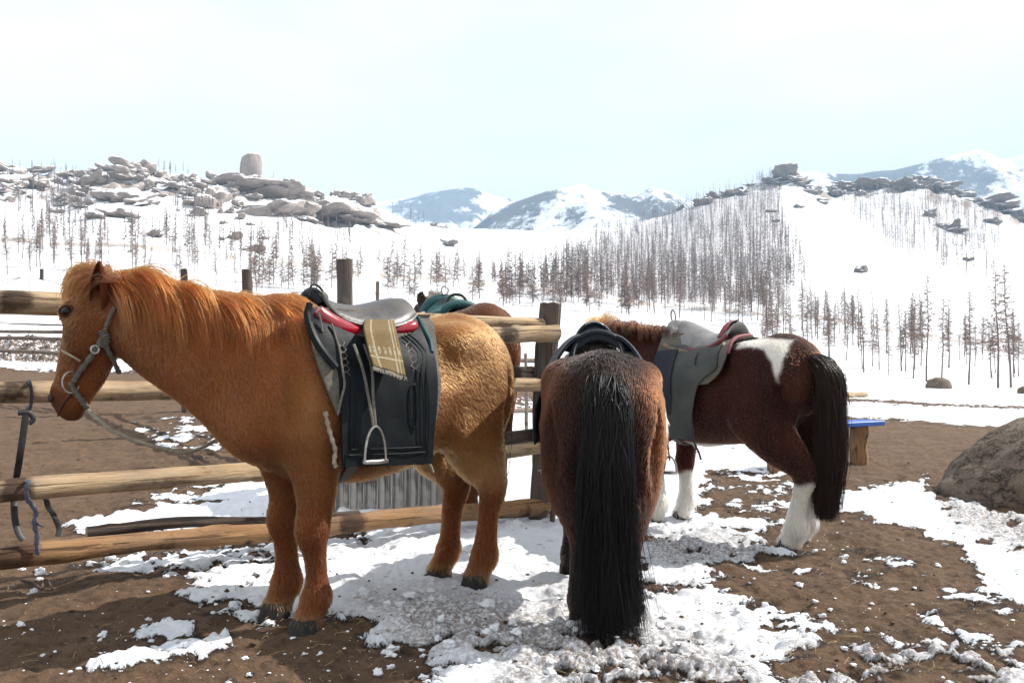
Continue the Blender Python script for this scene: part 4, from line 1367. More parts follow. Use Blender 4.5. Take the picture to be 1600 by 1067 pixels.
# ---------------------------------------------------------------- horses: one continuous skin from blended limbs, then hair
class Body:
    """signed distance field on a grid in the horse's own axes (x forward, y left, z up)"""
    def __init__(s, lo, hi, h):
        s.lo = np.array(lo, float); s.h = h
        s.n = np.ceil((np.array(hi) - s.lo) / h).astype(int) + 1
        s.D = np.full(tuple(s.n), 0.5, np.float32)
    def block(s, lo, hi):
        i0 = np.maximum(((np.asarray(lo) - s.lo) / s.h).astype(int), 0)
        i1 = np.minimum(((np.asarray(hi) - s.lo) / s.h).astype(int) + 2, s.n)
        sl = tuple(slice(a, b) for a, b in zip(i0, i1))
        ax = [s.lo[k] + np.arange(i0[k], i1[k]) * s.h for k in range(3)]
        return sl, np.meshgrid(*ax, indexing='ij', sparse=True)
    def smin(s, sl, d, k):
        a = s.D[sl]
        hh = np.maximum(k - np.abs(a - d), 0) / k
        s.D[sl] = np.minimum(a, d) - hh * hh * k * 0.25
    def sweep(s, pts, k=0.06, cap=0.6, n=None, lat=None):
        """pts rows: x y z a b (a sideways, b in the plane of the limb); lat: sideways axis per row"""
        pts = np.asarray(pts, float); m = len(pts)
        if lat is None: lat = np.repeat([[0.0, 1.0, 0.0]], m, 0)
        S = spline(np.concatenate([pts, lat], 1), n or (m - 1) * 4 + 1)
        S[:, 3:5] = np.maximum(S[:, 3:5], 0.004)
        mx = S[:, 3:5].max() + 0.10
        sl, (X, Y, Z) = s.block(S[:, :3].min(0) - mx, S[:, :3].max(0) + mx)
        best = None
        for i in range(len(S) - 1):
            p, q = S[i, :3], S[i + 1, :3]
            e = q - p; L = max(1e-6, np.linalg.norm(e)); T = e / L
            w = S[i, 5:8] - T * (S[i, 5:8] @ T); w /= max(1e-6, np.linalg.norm(w))
            nn = np.cross(T, w)
            dx, dy, dz = X - p[0], Y - p[1], Z - p[2]
            along = dx * T[0] + dy * T[1] + dz * T[2]
            t = np.clip(along / L, 0, 1)
            a = S[i, 3] + (S[i + 1, 3] - S[i, 3]) * t
            b = S[i, 4] + (S[i + 1, 4] - S[i, 4]) * t
            lw = dx * w[0] + dy * w[1] + dz * w[2]
            ln = dx * nn[0] + dy * nn[1] + dz * nn[2]
            la = along - t * L
            c = np.minimum(a, b) * cap
            kk = np.sqrt((lw / a) ** 2 + (ln / b) ** 2 + (la / c) ** 2) + 1e-6
            r = np.sqrt(lw * lw + ln * ln + la * la)
            d = r * (1 - 1 / kk)
            best = d if best is None else np.minimum(best, d)
        s.smin(sl, best.astype(np.float32), k)
    def ell(s, c, r, k=0.06, rot=None, sub=False):
        c = np.asarray(c, float); r = np.asarray(r, float)
        mx = r.max() + 0.08
        sl, (X, Y, Z) = s.block(c - mx, c + mx)
        dx, dy, dz = X - c[0], Y - c[1], Z - c[2]
        if rot is not None:
            R = np.array(rot)
            dx, dy, dz = (R[0, 0] * dx + R[1, 0] * dy + R[2, 0] * dz, R[0, 1] * dx + R[1, 1] * dy + R[2, 1] * dz, R[0, 2] * dx + R[1, 2] * dy + R[2, 2] * dz)
        kk = np.sqrt((dx / r[0]) ** 2 + (dy / r[1]) ** 2 + (dz / r[2]) ** 2) + 1e-6
        rr = np.sqrt(dx * dx + dy * dy + dz * dz)
        d = (rr * (1 - 1 / kk)).astype(np.float32)
        if not sub: s.smin(sl, d, k)
        else:
            a = -s.D[sl]; hh = np.maximum(k - np.abs(a - d), 0) / k
            s.D[sl] = -(np.minimum(a, d) - hh * hh * k * 0.25)
    def val(s, p):
        q = (np.atleast_2d(p) - s.lo) / s.h
        q = np.clip(q, 0, s.n - 1.001); i = q.astype(int); f = q - i
        D = s.D; r = 0
        for dx in (0, 1):
            for dy in (0, 1):
                for dz in (0, 1):
                    w = (f[:, 0] if dx else 1 - f[:, 0]) * (f[:, 1] if dy else 1 - f[:, 1]) * (f[:, 2] if dz else 1 - f[:, 2])
                    r = r + w * D[i[:, 0] + dx, i[:, 1] + dy, i[:, 2] + dz]
        return r
    def grad(s, p):
        p = np.atleast_2d(p); e = s.h; g = np.zeros_like(p)
        for k in range(3):
            o = np.zeros(3); o[k] = e
            g[:, k] = s.val(p + o) - s.val(p - o)
        return g / np.maximum(np.linalg.norm(g, axis=1, keepdims=True), 1e-6)
    def push(s, p, off, it=2):
        p = np.array(p, float); off = np.broadcast_to(np.asarray(off, float), (len(p),))
        for _ in range(it):
            d = s.val(p); m = d < off
            if not m.any(): break
            p[m] += s.grad(p[m]) * (off[m] - d[m])[:, None]
        return p
    def side(s, x, z, off=0.0, sgn=1):
        """how far out the flank reaches at (x, z)"""
        x = np.atleast_1d(x).astype(float); z = np.atleast_1d(z).astype(float)
        ys = np.arange(0.62, 0.0, -0.01); out = np.zeros_like(x)
        P_ = np.stack([np.repeat(x[:, None], len(ys), 1), np.repeat((sgn * ys)[None], len(x), 0), np.repeat(z[:, None], len(ys), 1)], -1)
        d = s.val(P_.reshape(-1, 3)).reshape(len(x), -1)
        hit = d <= off; ok = hit.any(1); i = np.argmax(hit, 1)
        out[ok] = ys[i[ok]]
        i0 = np.maximum(i - 1, 0); r = np.arange(len(x))
        d0, d1 = d[r, i0], d[r, i]
        f = np.clip((d0 - off) / np.maximum(d0 - d1, 1e-6), 0, 1)
        out[ok] = (ys[i0] + (ys[i] - ys[i0]) * f)[ok]
        return out
    def top(s, x, y=0.0, off=0.0):
        zs = np.arange(1.9, 0.5, -0.01)
        d = s.val(np.stack([np.full_like(zs, x), np.full_like(zs, y), zs], 1))
        k = np.nonzero(d <= off)[0]
        return float(zs[k[0]]) if len(k) else 0.6
    def nets(s):
        """surface nets"""
        D = s.D; nx, ny, nz = D.shape
        ins = D < 0
        c = np.zeros((nx - 1, ny - 1, nz - 1), np.int8)
        for dx in (0, 1):
            for dy in (0, 1):
                for dz in (0, 1):
                    c += ins[dx:nx - 1 + dx, dy:ny - 1 + dy, dz:nz - 1 + dz]
        cells = np.argwhere((c > 0) & (c < 8))
        idx = np.full(c.shape, -1, np.int64); idx[tuple(cells.T)] = np.arange(len(cells))
        acc = np.zeros((len(cells), 3)); cnt = np.zeros(len(cells))
        cor = [(a, b, e) for a in (0, 1) for b in (0, 1) for e in (0, 1)]
        for u in cor:
            for k in range(3):
                if u[k]: continue
                v = list(u); v[k] = 1
                a = D[cells[:, 0] + u[0], cells[:, 1] + u[1], cells[:, 2] + u[2]]
                b = D[cells[:, 0] + v[0], cells[:, 1] + v[1], cells[:, 2] + v[2]]
                m = (a < 0) != (b < 0)
                t = np.where(m, a / np.where(m, a - b, 1), 0)
                p = np.array(u, float)[None] + t[:, None] * (np.array(v) - np.array(u))[None]
                acc[m] += p[m]; cnt[m] += 1
        V = s.lo + (cells + acc / np.maximum(cnt, 1)[:, None]) * s.h
        F = []
        for k in range(3):
            o1, o2 = [(1, 2), (2, 0), (0, 1)][k]
            a = [slice(None)] * 3; b = [slice(None)] * 3
            a[k] = slice(0, -1); b[k] = slice(1, None)
            A = ins[tuple(a)]; B = ins[tuple(b)]
            e = np.argwhere(A != B)
            e = e[(e[:, o1] > 0) & (e[:, o2] > 0) & (e[:, o1] < D.shape[o1] - 1) & (e[:, o2] < D.shape[o2] - 1)]
            fl = A[tuple(e.T)]
            def at(d1, d2):
                q = e.copy(); q[:, o1] -= d1; q[:, o2] -= d2
                return idx[tuple(q.T)]
            q = np.stack([at(1, 1), at(0, 1), at(0, 0), at(1, 0)], 1)
            q[~fl] = q[~fl][:, ::-1]
            F.append(q)
        F = np.concatenate(F)
        F = F[(F >= 0).all(1)]
        # even out the grid's stair-steps without shrinking the limbs
        for lam in (0.5, -0.52, 0.5, -0.52, 0.5, -0.52, 0.5, -0.52):
            acc = np.zeros_like(V); cnt = np.zeros(len(V))
            for a, b in ((0, 1), (1, 2), (2, 3), (3, 0)):
                np.add.at(acc, F[:, a], V[F[:, b]]); np.add.at(acc, F[:, b], V[F[:, a]])
                cnt += np.bincount(F[:, a], minlength=len(V)) + np.bincount(F[:, b], minlength=len(V))
            V = V + lam * (acc / np.maximum(cnt, 1)[:, None] - V)
        return V, F

def hair_mat(name, rough=0.32, tint=None):
    m = bpy.data.materials.new(name); m.use_nodes = True; nt = m.node_tree; nt.nodes.clear()
    out = nt.nodes.new('ShaderNodeOutputMaterial')
    h = nt.nodes.new('ShaderNodeBsdfHairPrincipled')
    h.parametrization = 'COLOR'
    h.inputs['Roughness'].default_value = rough
    h.inputs['Radial Roughness'].default_value = 0.55
    h.inputs['IOR'].default_value = 1.38
    h.inputs['Coat'].default_value = 0.0
    if 'Random Roughness' in h.inputs: h.inputs['Random Roughness'].default_value = 0.2
    a = nt.nodes.new('ShaderNodeAttribute'); a.attribute_name = 'col'
    nt.links.new(a.outputs['Color'], h.inputs['Color'])
    nt.links.new(h.outputs[0], out.inputs['Surface'])
    return m

def hide_mat(name):
    m, nt, b, out = new_mat(name)
    a = nd(nt, 'ShaderNodeAttribute', attribute_name='col')
    v = coords(nt, (1, 1, 0.5))
    n = noise_n(nt, v, 60, 4, 0.65)
    nt.links.new(mixc(nt, 1.0, a.outputs['Color'], mixc(nt, n, (0.6, 0.6, 0.6), (1.25, 1.25, 1.25)), 'MULTIPLY'), b.inputs['Base Color'])
    b.inputs['Roughness'].default_value = 0.75
    b.inputs['Specular IOR Level'].default_value = 0.12
    b.inputs['Sheen Weight'].default_value = 0.06
    b.inputs['Sheen Roughness'].default_value = 0.4
    return m

def dark_hair_mat():
    m, nt, b, out = new_mat('dark_tail_hair')
    a = nd(nt, 'ShaderNodeAttribute', attribute_name='col')
    nt.links.new(a.outputs['Color'], b.inputs['Base Color'])
    b.inputs['Roughness'].default_value = 0.42; b.inputs['Specular IOR Level'].default_value = 0.22
    return m
HAIR = hair_mat('horse_hair', 0.4); DARKHAIR = dark_hair_mat(); HIDE = hide_mat('horse_hide')
HOOF = simple_mat('hoof_horn', (0.032, 0.026, 0.022), (0.015, 0.012, 0.010), 0.85, 40, stretch=(1, 1, 0.2))
EYE = simple_mat('dark_eye', (0.006, 0.004, 0.003), None, 0.22, 10, bstr=0, spec=0.25)

def strands(name, Pts, rad0, rad1, col, parent, mat=HAIR):
    """Pts (n,k,3); hair curves"""
    n, k, _ = Pts.shape
    cu = bpy.data.hair_curves.new(name)
    cu.add_curves([k] * n)
    cu.position_data.foreach_set('vector', np.ascontiguousarray(Pts, np.float32).ravel())
    rr = np.atleast_1d(rad0)[:, None] * np.linspace(1, 0, k)[None] ** 0.8 + rad1
    if rr.shape[0] == 1: rr = np.repeat(rr, n, 0)
    at = cu.attributes.get('radius') or cu.attributes.new('radius', 'FLOAT', 'POINT')
    at.data.foreach_set('value', rr.astype(np.float32).ravel())
    ac = cu.attributes.new('col', 'FLOAT_COLOR', 'CURVE')
    c4 = np.ones((n, 4), np.float32); c4[:, :3] = np.clip(col, 0.002, 0.95)
    ac.data.foreach_set('color', c4.ravel())
    cu.materials.append(mat)
    o = bpy.data.objects.new(name, cu)
    link(o, parent)
    return o

def fur(body, V, F, N, colf, lenf, flowf, count, parent, seed, rad=0.0011, keep=None, lift=0.28):
    r = np.random.default_rng(seed)
    T = np.concatenate([F[:, [0, 1, 2]], F[:, [0, 2, 3]]])
    A, B, C = V[T[:, 0]], V[T[:, 1]], V[T[:, 2]]
    area = np.linalg.norm(np.cross(B - A, C - A), axis=1)
    cen = (A + B + C) / 3
    if keep is not None: area = area * keep(cen)
    t = r.choice(len(T), count, p=area / area.sum())
    u, w = r.random(count), r.random(count); m = u + w > 1; u[m] = 1 - u[m]; w[m] = 1 - w[m]
    p = A[t] + (B - A)[t] * u[:, None] + (C - A)[t] * w[:, None]
    n = N[T[t, 0]]
    fl = flowf(p)
    cl = np.stack([fbm3(p[:, 0] * 11, p[:, 1] * 11, p[:, 2] * 7, 2, 5), fbm3(p[:, 0] * 11 + 40, p[:, 1] * 11, p[:, 2] * 7, 2, 6), fbm3(p[:, 0] * 11, p[:, 1] * 11 + 40, p[:, 2] * 7, 2, 7)], 1)
    fl = fl + cl * 0.25 + r.normal(0, 0.12, p.shape)
    fl = fl - n * (fl * n).sum(1, keepdims=True)
    fl /= np.maximum(np.linalg.norm(fl, axis=1, keepdims=True), 1e-6)
    L = lenf(p) * r.uniform(0.65, 1.25, count)
    lf = lift * r.uniform(0.6, 1.4, count)[:, None]
    d0 = fl * 0.85 + n * lf; d0 /= np.linalg.norm(d0, axis=1, keepdims=True)
    d1 = fl + n * lf * 0.35; d1 /= np.linalg.norm(d1, axis=1, keepdims=True)
    p0 = p - n * 0.003
    p1 = p0 + d0 * (L * 0.4)[:, None]
    p2 = p1 + (d0 * 0.4 + d1 * 0.6) * (L * 0.35)[:, None]
    p3 = p2 + d1 * (L * 0.3)[:, None]
    col = colf(p) * r.uniform(0.84, 1.16, count)[:, None]
    return strands('coat', np.stack([p0, p1, p2, p3], 1), rad * r.uniform(0.8, 1.3, count), 0.00018, col, parent)

def hang(body, roots, d0, length, steps, grav, back, off, r, clump=None, stiff=0.0, wave=0.0):
    """strands that start along d0 and fall; kept outside the body"""
    n = len(roots)
    P_ = [roots]; p = roots.copy(); d = d0 / np.linalg.norm(d0, axis=1, keepdims=True)
    st = (length / steps)[:, None]
    ph = r.random(n) * 6.28
    for k in range(steps):
        d = d + grav * (k + 1) / steps + back
        if wave: d = d + wave * np.stack([np.sin(ph + k * 1.3), np.cos(ph * 1.7 + k * 1.1), 0 * ph], 1)
        d /= np.linalg.norm(d, axis=1, keepdims=True)
        p = p + d * st
        p = body.push(p, off, 2)
        P_.append(p)
    return np.stack(P_, 1)

def build_horse(spec):
    O = np.array([*spec['at'], spec.get('z', 0.0)]); th = math.atan2(spec['heading'][1], spec['heading'][0])
    sc = spec['scale']; wl = spec.get('wide', 1.0)
    Fv = np.array((math.cos(th), math.sin(th), 0)); Lv = np.array((-math.sin(th), math.cos(th), 0))
    def loc(p):
        q = np.asarray(p, float) - O
        return np.array((q @ Fv, q @ Lv, q[2]))
    def locd(v):
        v = np.asarray(v, float); return np.array((v @ Fv, v @ Lv, v[2]))
    h = spec.get('res', 0.013)
    B = Body(spec['lo'], spec['hi'], h)
    S = lambda rows: np.array([(x * sc, y * sc * wl, z * sc, a * sc * wl, b * sc) for x, y, z, a, b in rows])
    bb = spec.get('belly', 0.0)
    B.sweep(S([(-.66, 0, 1.06, .15, .22), (-.52, 0, 1.075, spec.get('butt', .245), .30), (-.32, 0, 1.045, .27, .305), (-.06, 0, .975 - bb, .295, .345 + bb), (.18, 0, .95 - bb, .285, .355 + bb),
               (.38, 0, .985, .25, .375), (.54, 0, 1.0, .215, .33), (.66, 0, .99, .165, .24)]), 0.05, 0.55, 36)
    # withers, chest, haunch and shoulder masses
    B.sweep(S([(.18, 0, 1.23, .07, .07), (.36, 0, 1.29, .065, .10), (.52, 0, 1.28, .07, .10)]), 0.10)
    B.ell(np.array((.66, 0, .90)) * sc, np.array((.12, .17 * wl, .17)) * sc, 0.10)
    feet = spec['feet']
    for sg, nm in ((1, 'L'), (-1, 'R')):
        B.ell(np.array((-.47, sg * .145 * wl, 1.0)) * sc, np.array((.23, .125 * wl, .30)) * sc, 0.08)
        B.ell(np.array((.50, sg * .145 * wl, 1.0)) * sc, np.array((.17, .095 * wl, .30)) * sc, 0.08)
        B.ell(np.array((-.30, sg * spec.get('hip', .20) * wl, 1.235)) * sc, np.array((.10, .06 * wl, .065)) * sc, 0.12)      # point of the hip
        fx, fy = feet['F' + nm]; fx /= sc; fy /= sc * wl
        B.sweep(S([(.50, sg * .135, 1.0, .09, .18), (.47, sg * .145, .84, .10, .155), ((fx + .47) / 2, sg * .145, .70, .085, .115), (fx, (sg * .145 + fy) / 2, .54, .064, .080), (fx + .014, fy, .43, .063, .074),
                   (fx + .002, fy, .335, .043, .050), (fx - .006, fy, .235, .042, .050), (fx - .006, fy, .155, .056, .066), (fx + .022, fy, .09, .052, .06), (fx + .04, fy, .045, .060, .068)]), 0.05, 0.4)
        hx, hy = feet['H' + nm]; hx /= sc; hy /= sc * wl
        ho = hx - .06
        B.sweep(S([(-.45, sg * .14, 1.0, .12, .22), (-.43, sg * .165, .84, .118, .215), ((-.46 + ho) / 2 + .025, sg * .16, .69, .098, .165), (ho - .02, (sg * .15 + hy) / 2, .555, .070, .105), (ho - .055, hy, .475, .062, .084),
                   (ho - .03, hy, .36, .049, .058), (ho - .012, hy, .24, .047, .055), (ho, hy, .155, .060, .068), (ho + .035, hy, .09, .054, .062), (ho + .06, hy, .045, .061, .070)]), 0.05, 0.4)
    for sg in (1, -1):
        q = lambda x, y, z: np.array((x, sg * y * wl, z)) * sc
        B.ell(q(-.16, .305, 1.13), np.array((.075, .05, .085)) * sc, 0.07, sub=True)       # flank hollow
        B.ell(q(-.60, .235, .90), np.array((.03, .04, .18)) * sc, 0.07, sub=True)           # furrow of the thigh
        B.ell(q(.29, .325, .82), np.array((.04, .06, .17)) * sc, 0.07, sub=True)              # behind the elbow
        B.ell(q(.61, .235, 1.04), np.array((.03, .05, .20)) * sc, 0.06, sub=True)             # before the shoulder
        B.ell(q(-.30, .225, .80), np.array((.07, .05, .09)) * sc, 0.06)                        # stifle
    # neck and head, given as places in the yard
    def rows(lst):
        R = []; Lt = []
        for (p, a, b, hd) in lst:
            R.append((*loc(p), a, b)); Lt.append(locd((-hd[1], hd[0], 0)))
        return np.array(R), np.array([l / np.linalg.norm(l) for l in Lt])
    nk, nl = rows(spec['neck']); B.sweep(nk, 0.10, 0.5, 24, nl)
    hr, hl = rows(spec['head']); B.sweep(hr, 0.035, 0.55, 26, hl)
    latv = hl[2]
    ax = nrm(hr[-1, :3] - hr[0, :3])                       # down the face
    fw = nrm(np.cross(latv, ax)); 
    if fw @ locd((spec['head'][0][3][0], spec['head'][0][3][1], 0)) < 0: fw = -fw   # forehead side
    hl_ = np.linalg.norm(hr[-1, :3] - hr[0, :3])
    hp = lambda t, f, l: hr[0, :3] + ax * t * hl_ + fw * f + latv * l
    eyes = []
    for sg in (1, -1):
        B.ell(hp(.36, -.045, sg * .055), (.085, .085, .10), 0.05)                 # jowl
        B.ell(hp(.23, .066, sg * .068), (.036, .036, .042), 0.04)                     # brow
        eyes.append(hp(.265, .082, sg * .083))
        B.ell(hp(.92, .045, sg * .030), (.034, .034, .04), 0.025)                  # nostril wing
        B.ell(hp(.95, .062, sg * .044), (.014, .014, .02), 0.012, sub=True)
        if spec.get('own_ears'): continue
        e0 = hp(.03, .02, sg * .055); e1 = hp(-.10, .055, sg * .075); e2 = hp(-.215, .06, sg * .075)
        B.sweep(np.array([(*e0, .042, .030), (*e1, .040, .020), (*e2, .012, .010)]), 0.02, 0.5, 9, np.array([fw * 0.5 + latv * 0.8] * 3))
    B.ell(hp(.985, -.038, 0), (.050, .050, .050), 0.035)                                # lower lip and chin
    for sg in (1, -1):
        B.sweep(np.array([(*hp(.99, .01, sg * .055), .006, .006), (*hp(.86, -.018, sg * .062), .004, .004)]), 0.004, 0.5, 5) if False else None
    # a little unevenness of winter coat and muscle
    sl, (X, Y, Z) = B.block(B.lo, B.lo + (B.n - 1) * h)
    Xb, Yb, Zb = np.broadcast_arrays(X, Y, Z)
    near = np.abs(B.D) < 0.06
    B.D[near] += (noise3(Xb[near] * 7, Yb[near] * 7, Zb[near] * 5, 3) * 0.016).astype(np.float32)
    V, F = B.nets()
    root = empty('horse', O, th)
    me = np_mesh('horse_body', V, F)
    me.update()
    N = np.zeros(len(V) * 3, np.float32); me.vertices.foreach_get('normal', N); N = N.reshape(-1, 3).astype(float)
    col = np.ones((len(V), 4)); col[:, :3] = spec['colour'](V)
    set_attr(me, 'col', col, 'FLOAT_COLOR')
    body = mobj('body', me, HIDE, root)
    for nm, (fx, fy) in feet.items():
        mb = MB(); fr = nm[0] == 'F'
        cx = fx + (0.045 * sc if fr else 0.0)
        k = sc * (1.0)
        n = 18; a = np.arange(n + 1) * 2 * math.pi / n
        ring = lambda r_, z, o: np.stack([cx + o + np.cos(a) * r_ * 1.12, fy + np.sin(a) * r_, np.full(n + 1, z)], 1)
        mb.grid(np.array([ring(0.001, -.03, 0.015), ring(.066 * k, -.03, .018), ring(.065 * k, 0.0, .015), ring(.059 * k, .045 * k, .006), ring(.055 * k, .07 * k, 0.0), ring(.03 * k, .08 * k, 0)]))
        mb.build('hoof', HOOF, root, weld=True)
    if spec.get('own_ears'): eyes = []
    for e in eyes:
        mb = MB(); mb.ell(e, (.021, .021, .021), 12, 8); mb.build('eye', EYE, root)
    spec.update(root=root, B=B, V=V, F=F, N=N, loc=loc, locd=locd, th=th, O=O, hp=hp, neckrows=nk, necklat=nl, headrows=hr, Fv=Fv, Lv=Lv)
    if spec.get('fur', 0):
        fur(B, V, F, N, spec['colour'], spec['length'], spec['flow'], spec['fur'], root, 3, spec.get('rad', 0.0011), spec.get('keep'))
    tag(root, spec['label'], 'horse')
    return spec

def to_local_px(spec, px, py, yl):
    """(x, z) in the horse's axes of a pixel's ray where it meets the plane y = yl"""
    o = spec['loc'](np.array((0, 0, CAMZ))); d = spec['locd'](ray(px, py))
    t = (yl - o[1]) / d[1]
    p = o + d * t
    return p[0], p[2]

def surf_px(spec, px, py, off=0.0, y0=0.8):
    """where a pixel's ray first meets the horse (local axes)"""
    o = spec['loc'](np.array((0, 0, CAMZ))); d = nrm(spec['locd'](ray(px, py)))
    t = np.arange(1.5, 9.0, 0.008)
    p = o + t[:, None] * d
    inb = ((p > spec['B'].lo + 0.01) & (p < spec['B'].lo + (spec['B'].n - 2) * spec['B'].h)).all(1)
    v = np.where(inb, spec['B'].val(p), 1.0)
    k = np.nonzero(v <= off)[0]
    if len(k): return p[k[0]]
    return p[int(np.argmin(v))]

def lerp3(p, ks, cs):
    """piecewise colour: ks 1-D parameter per point"""
    cs = np.array(cs)
    return np.stack([np.interp(p, ks, cs[:, j]) for j in range(3)], 1)
# ---------------------------------------------------------------- the four horses
def mane(spec, roots_px_rows, n, length, side_dir, back_dir, col, seed, name='mane', rad=0.0016, clumps=130, off=0.012, grav=0.5, up=0.25, steps=9, spread=0.03, wave=0.05):
    """roots: (m,3) local crest line"""
    r = np.random.default_rng(seed)
    B = spec['B']
    crest = spline(roots_px_rows, 80)
    ct = r.random(clumps); cd = r.normal(0, 0.22, (clumps, 3)); cl = r.uniform(0.8, 1.15, clumps)
    ci = r.integers(0, clumps, n)
    t = np.clip(ct[ci] + r.normal(0, 0.006, n), 0, 1) * 79
    i = np.minimum(t.astype(int), 78); f = (t - i)[:, None]
    p = crest[i] * (1 - f) + crest[i + 1] * f
    p = p + r.normal(0, 1, (n, 3)) * np.array((0.008, spread * 0.5, 0.004))
    p = p + cd[ci] * 0.02
    d0 = side_dir * 0.8 + back_dir * 0.5 + np.array((0, 0, up)) + cd[ci] * 0.9 + r.normal(0, 0.10, (n, 3))
    L = length * cl[ci] * r.uniform(0.55, 1.1, n)
    tt = t / 79
    L = L * np.interp(tt, [0, 0.12, 0.8, 1.0], [0.75, 1, 1, 1.0])
    g = np.repeat(np.array([[0, 0, -grav]]), n, 0)
    Pt = hang(B, p, d0, L, steps, g, back_dir * 0.08, off * r.uniform(0.6, 2.2, n), r, wave=wave)
    # pull the strands of a lock together towards their ends
    for c in range(clumps):
        m = np.nonzero(ci == c)[0]
        if len(m) < 3: continue
        mid = Pt[m].mean(0)
        w = np.linspace(0, 0.42, Pt.shape[1])[None, :, None]
        Pt[m] = Pt[m] * (1 - w) + mid[None] * w
    cc = col(p) * r.uniform(0.55, 1.4, n)[:, None] * r.uniform(0.5, 1.35, clumps)[ci][:, None]
    return strands(name, Pt, rad * r.uniform(0.7, 1.2, n), 0.0002, cc, spec['root'])

def tail(spec, pts, n, col, seed, core_col, width, rad=0.0022, tips=None):
    """pts: rows x y z a b, the centre line of the tail with its half widths; hair runs along it"""
    r = np.random.default_rng(seed)
    S = spline(np.array(pts, float), 30)
    mb = MB()
    T = 14; ang = np.arange(T + 1) * 2 * math.pi / T
    R = []
    for k in range(24):
        s = S[k]
        R.append(np.stack([s[0] + np.cos(ang) * s[4] * 0.7, s[1] + np.sin(ang) * s[3] * 0.72, np.full(T + 1, s[2])], 1))
    mb.grid(np.array(R))
    me = mb.mesh('tail'); c4 = np.ones((len(me.vertices), 4)); c4[:, :3] = core_col
    set_attr(me, 'col', c4, 'FLOAT_COLOR')
    core = mobj('tail', me, HIDE, spec['root'])
    a = r.random(n) * 6.283; q = np.sqrt(r.random(n)); stray = np.where(r.random(n) < 0.10, r.uniform(1.1, 1.55, n), 1.0)
    end = np.where(r.random(n) < 0.55, r.uniform(0.9, 1.0, n), r.uniform(0.45, 1.0, n))
    start = r.random(n) ** 1.5 * 0.28
    K = 12
    Pt = np.zeros((n, K, 3))
    ph = r.random((n, 2)) * 6.28; fr = r.uniform(2, 6, (n, 1)); am = r.uniform(0.002, 0.012, (n, 1)) * (1 + 2.0 * (stray > 1)[:, None])
    ncl = 70; ca = r.random(ncl) * 6.283; cq = np.sqrt(r.random(ncl)); ci = r.integers(0, ncl, n)
    for k in range(K):
        t = start + (end - start) * k / (K - 1)
        idx = t * 29; i = np.minimum(idx.astype(int), 28); f = (idx - i)[:, None]
        s = S[i] * (1 - f) + S[i + 1] * f
        w = 0.68 * (k / (K - 1)) ** 1.3
        ex = np.cos(a) * q * (1 - w) + np.cos(ca[ci]) * cq[ci] * w
        ey = np.sin(a) * q * (1 - w) + np.sin(ca[ci]) * cq[ci] * w
        sp = 1 + (stray - 1) * (k / (K - 1)) ** 1.5; lx = s[:, 0] + ex * s[:, 4] * sp; ly = s[:, 1] + ey * s[:, 3] * sp
        wob = am * np.sin(ph + fr * k / K * 2)
        Pt[:, k, 0] = lx + wob[:, 0]; Pt[:, k, 1] = ly + wob[:, 1]; Pt[:, k, 2] = s[:, 2] - 0.01 * r.random(n)
    cc = col * r.uniform(0.55, 1.5, n)[:, None]
    h = strands('tail_hair', Pt, rad * r.uniform(0.6, 1.2, n), 0.0003, cc, core, DARKHAIR)
    return core

def flow_std(spec_head, leg_z=0.62):
    def f(p):
        fl = np.repeat([[-0.55, 0.0, -0.75]], len(p), 0)
        leg = smooth01((leg_z - p[:, 2]) / 0.15)[:, None]
        fl = fl * (1 - leg) + np.array([[-0.1, 0, -1.0]]) * leg
        return fl
    return f

# --- the chestnut horse by the fence
H1 = dict(at=(-0.615, 4.2), heading=(-0.70, -0.714), scale=1.0, lo=(-1.0, -0.95, -0.04), hi=(1.62, 0.62, 1.78), res=0.0125, own_ears=True,
          feet=dict(FL=(.47, .165), FR=(.42, -.15), HL=(-.50, .115), HR=(-.47, -.125)), label='shaggy chestnut horse with a thick orange mane tied at the log fence')
hd = lambda x, y: nrm((x, y))
H1['neck'] = [(P(455, 605, 3.90), .19, .34, hd(-.72, -.69)), (P(375, 572, 3.80), .16, .29, hd(-.85, -.5)), (P(300, 543, 3.76), .13, .222, hd(-.97, -.2)),
              (P(235, 512, 3.76), .11, .185, hd(-1, 0)), (P(180, 482, 3.78), .095, .15, hd(-1, .2))]
H1['head'] = [(P(158, 455, 3.78), .082, .105, hd(-.93, .36)), (P(150, 500, 3.79), .098, .132, hd(-.93, .36)), (P(143, 535, 3.80), .092, .135, hd(-.93, .36)), (P(131, 570, 3.82), .078, .126, hd(-.93, .36)),
              (P(119, 600, 3.83), .066, .110, hd(-.93, .36)), (P(108, 622, 3.84), .062, .096, hd(-.93, .36)), (P(103, 636, 3.85), .052, .076, hd(-.93, .36))]
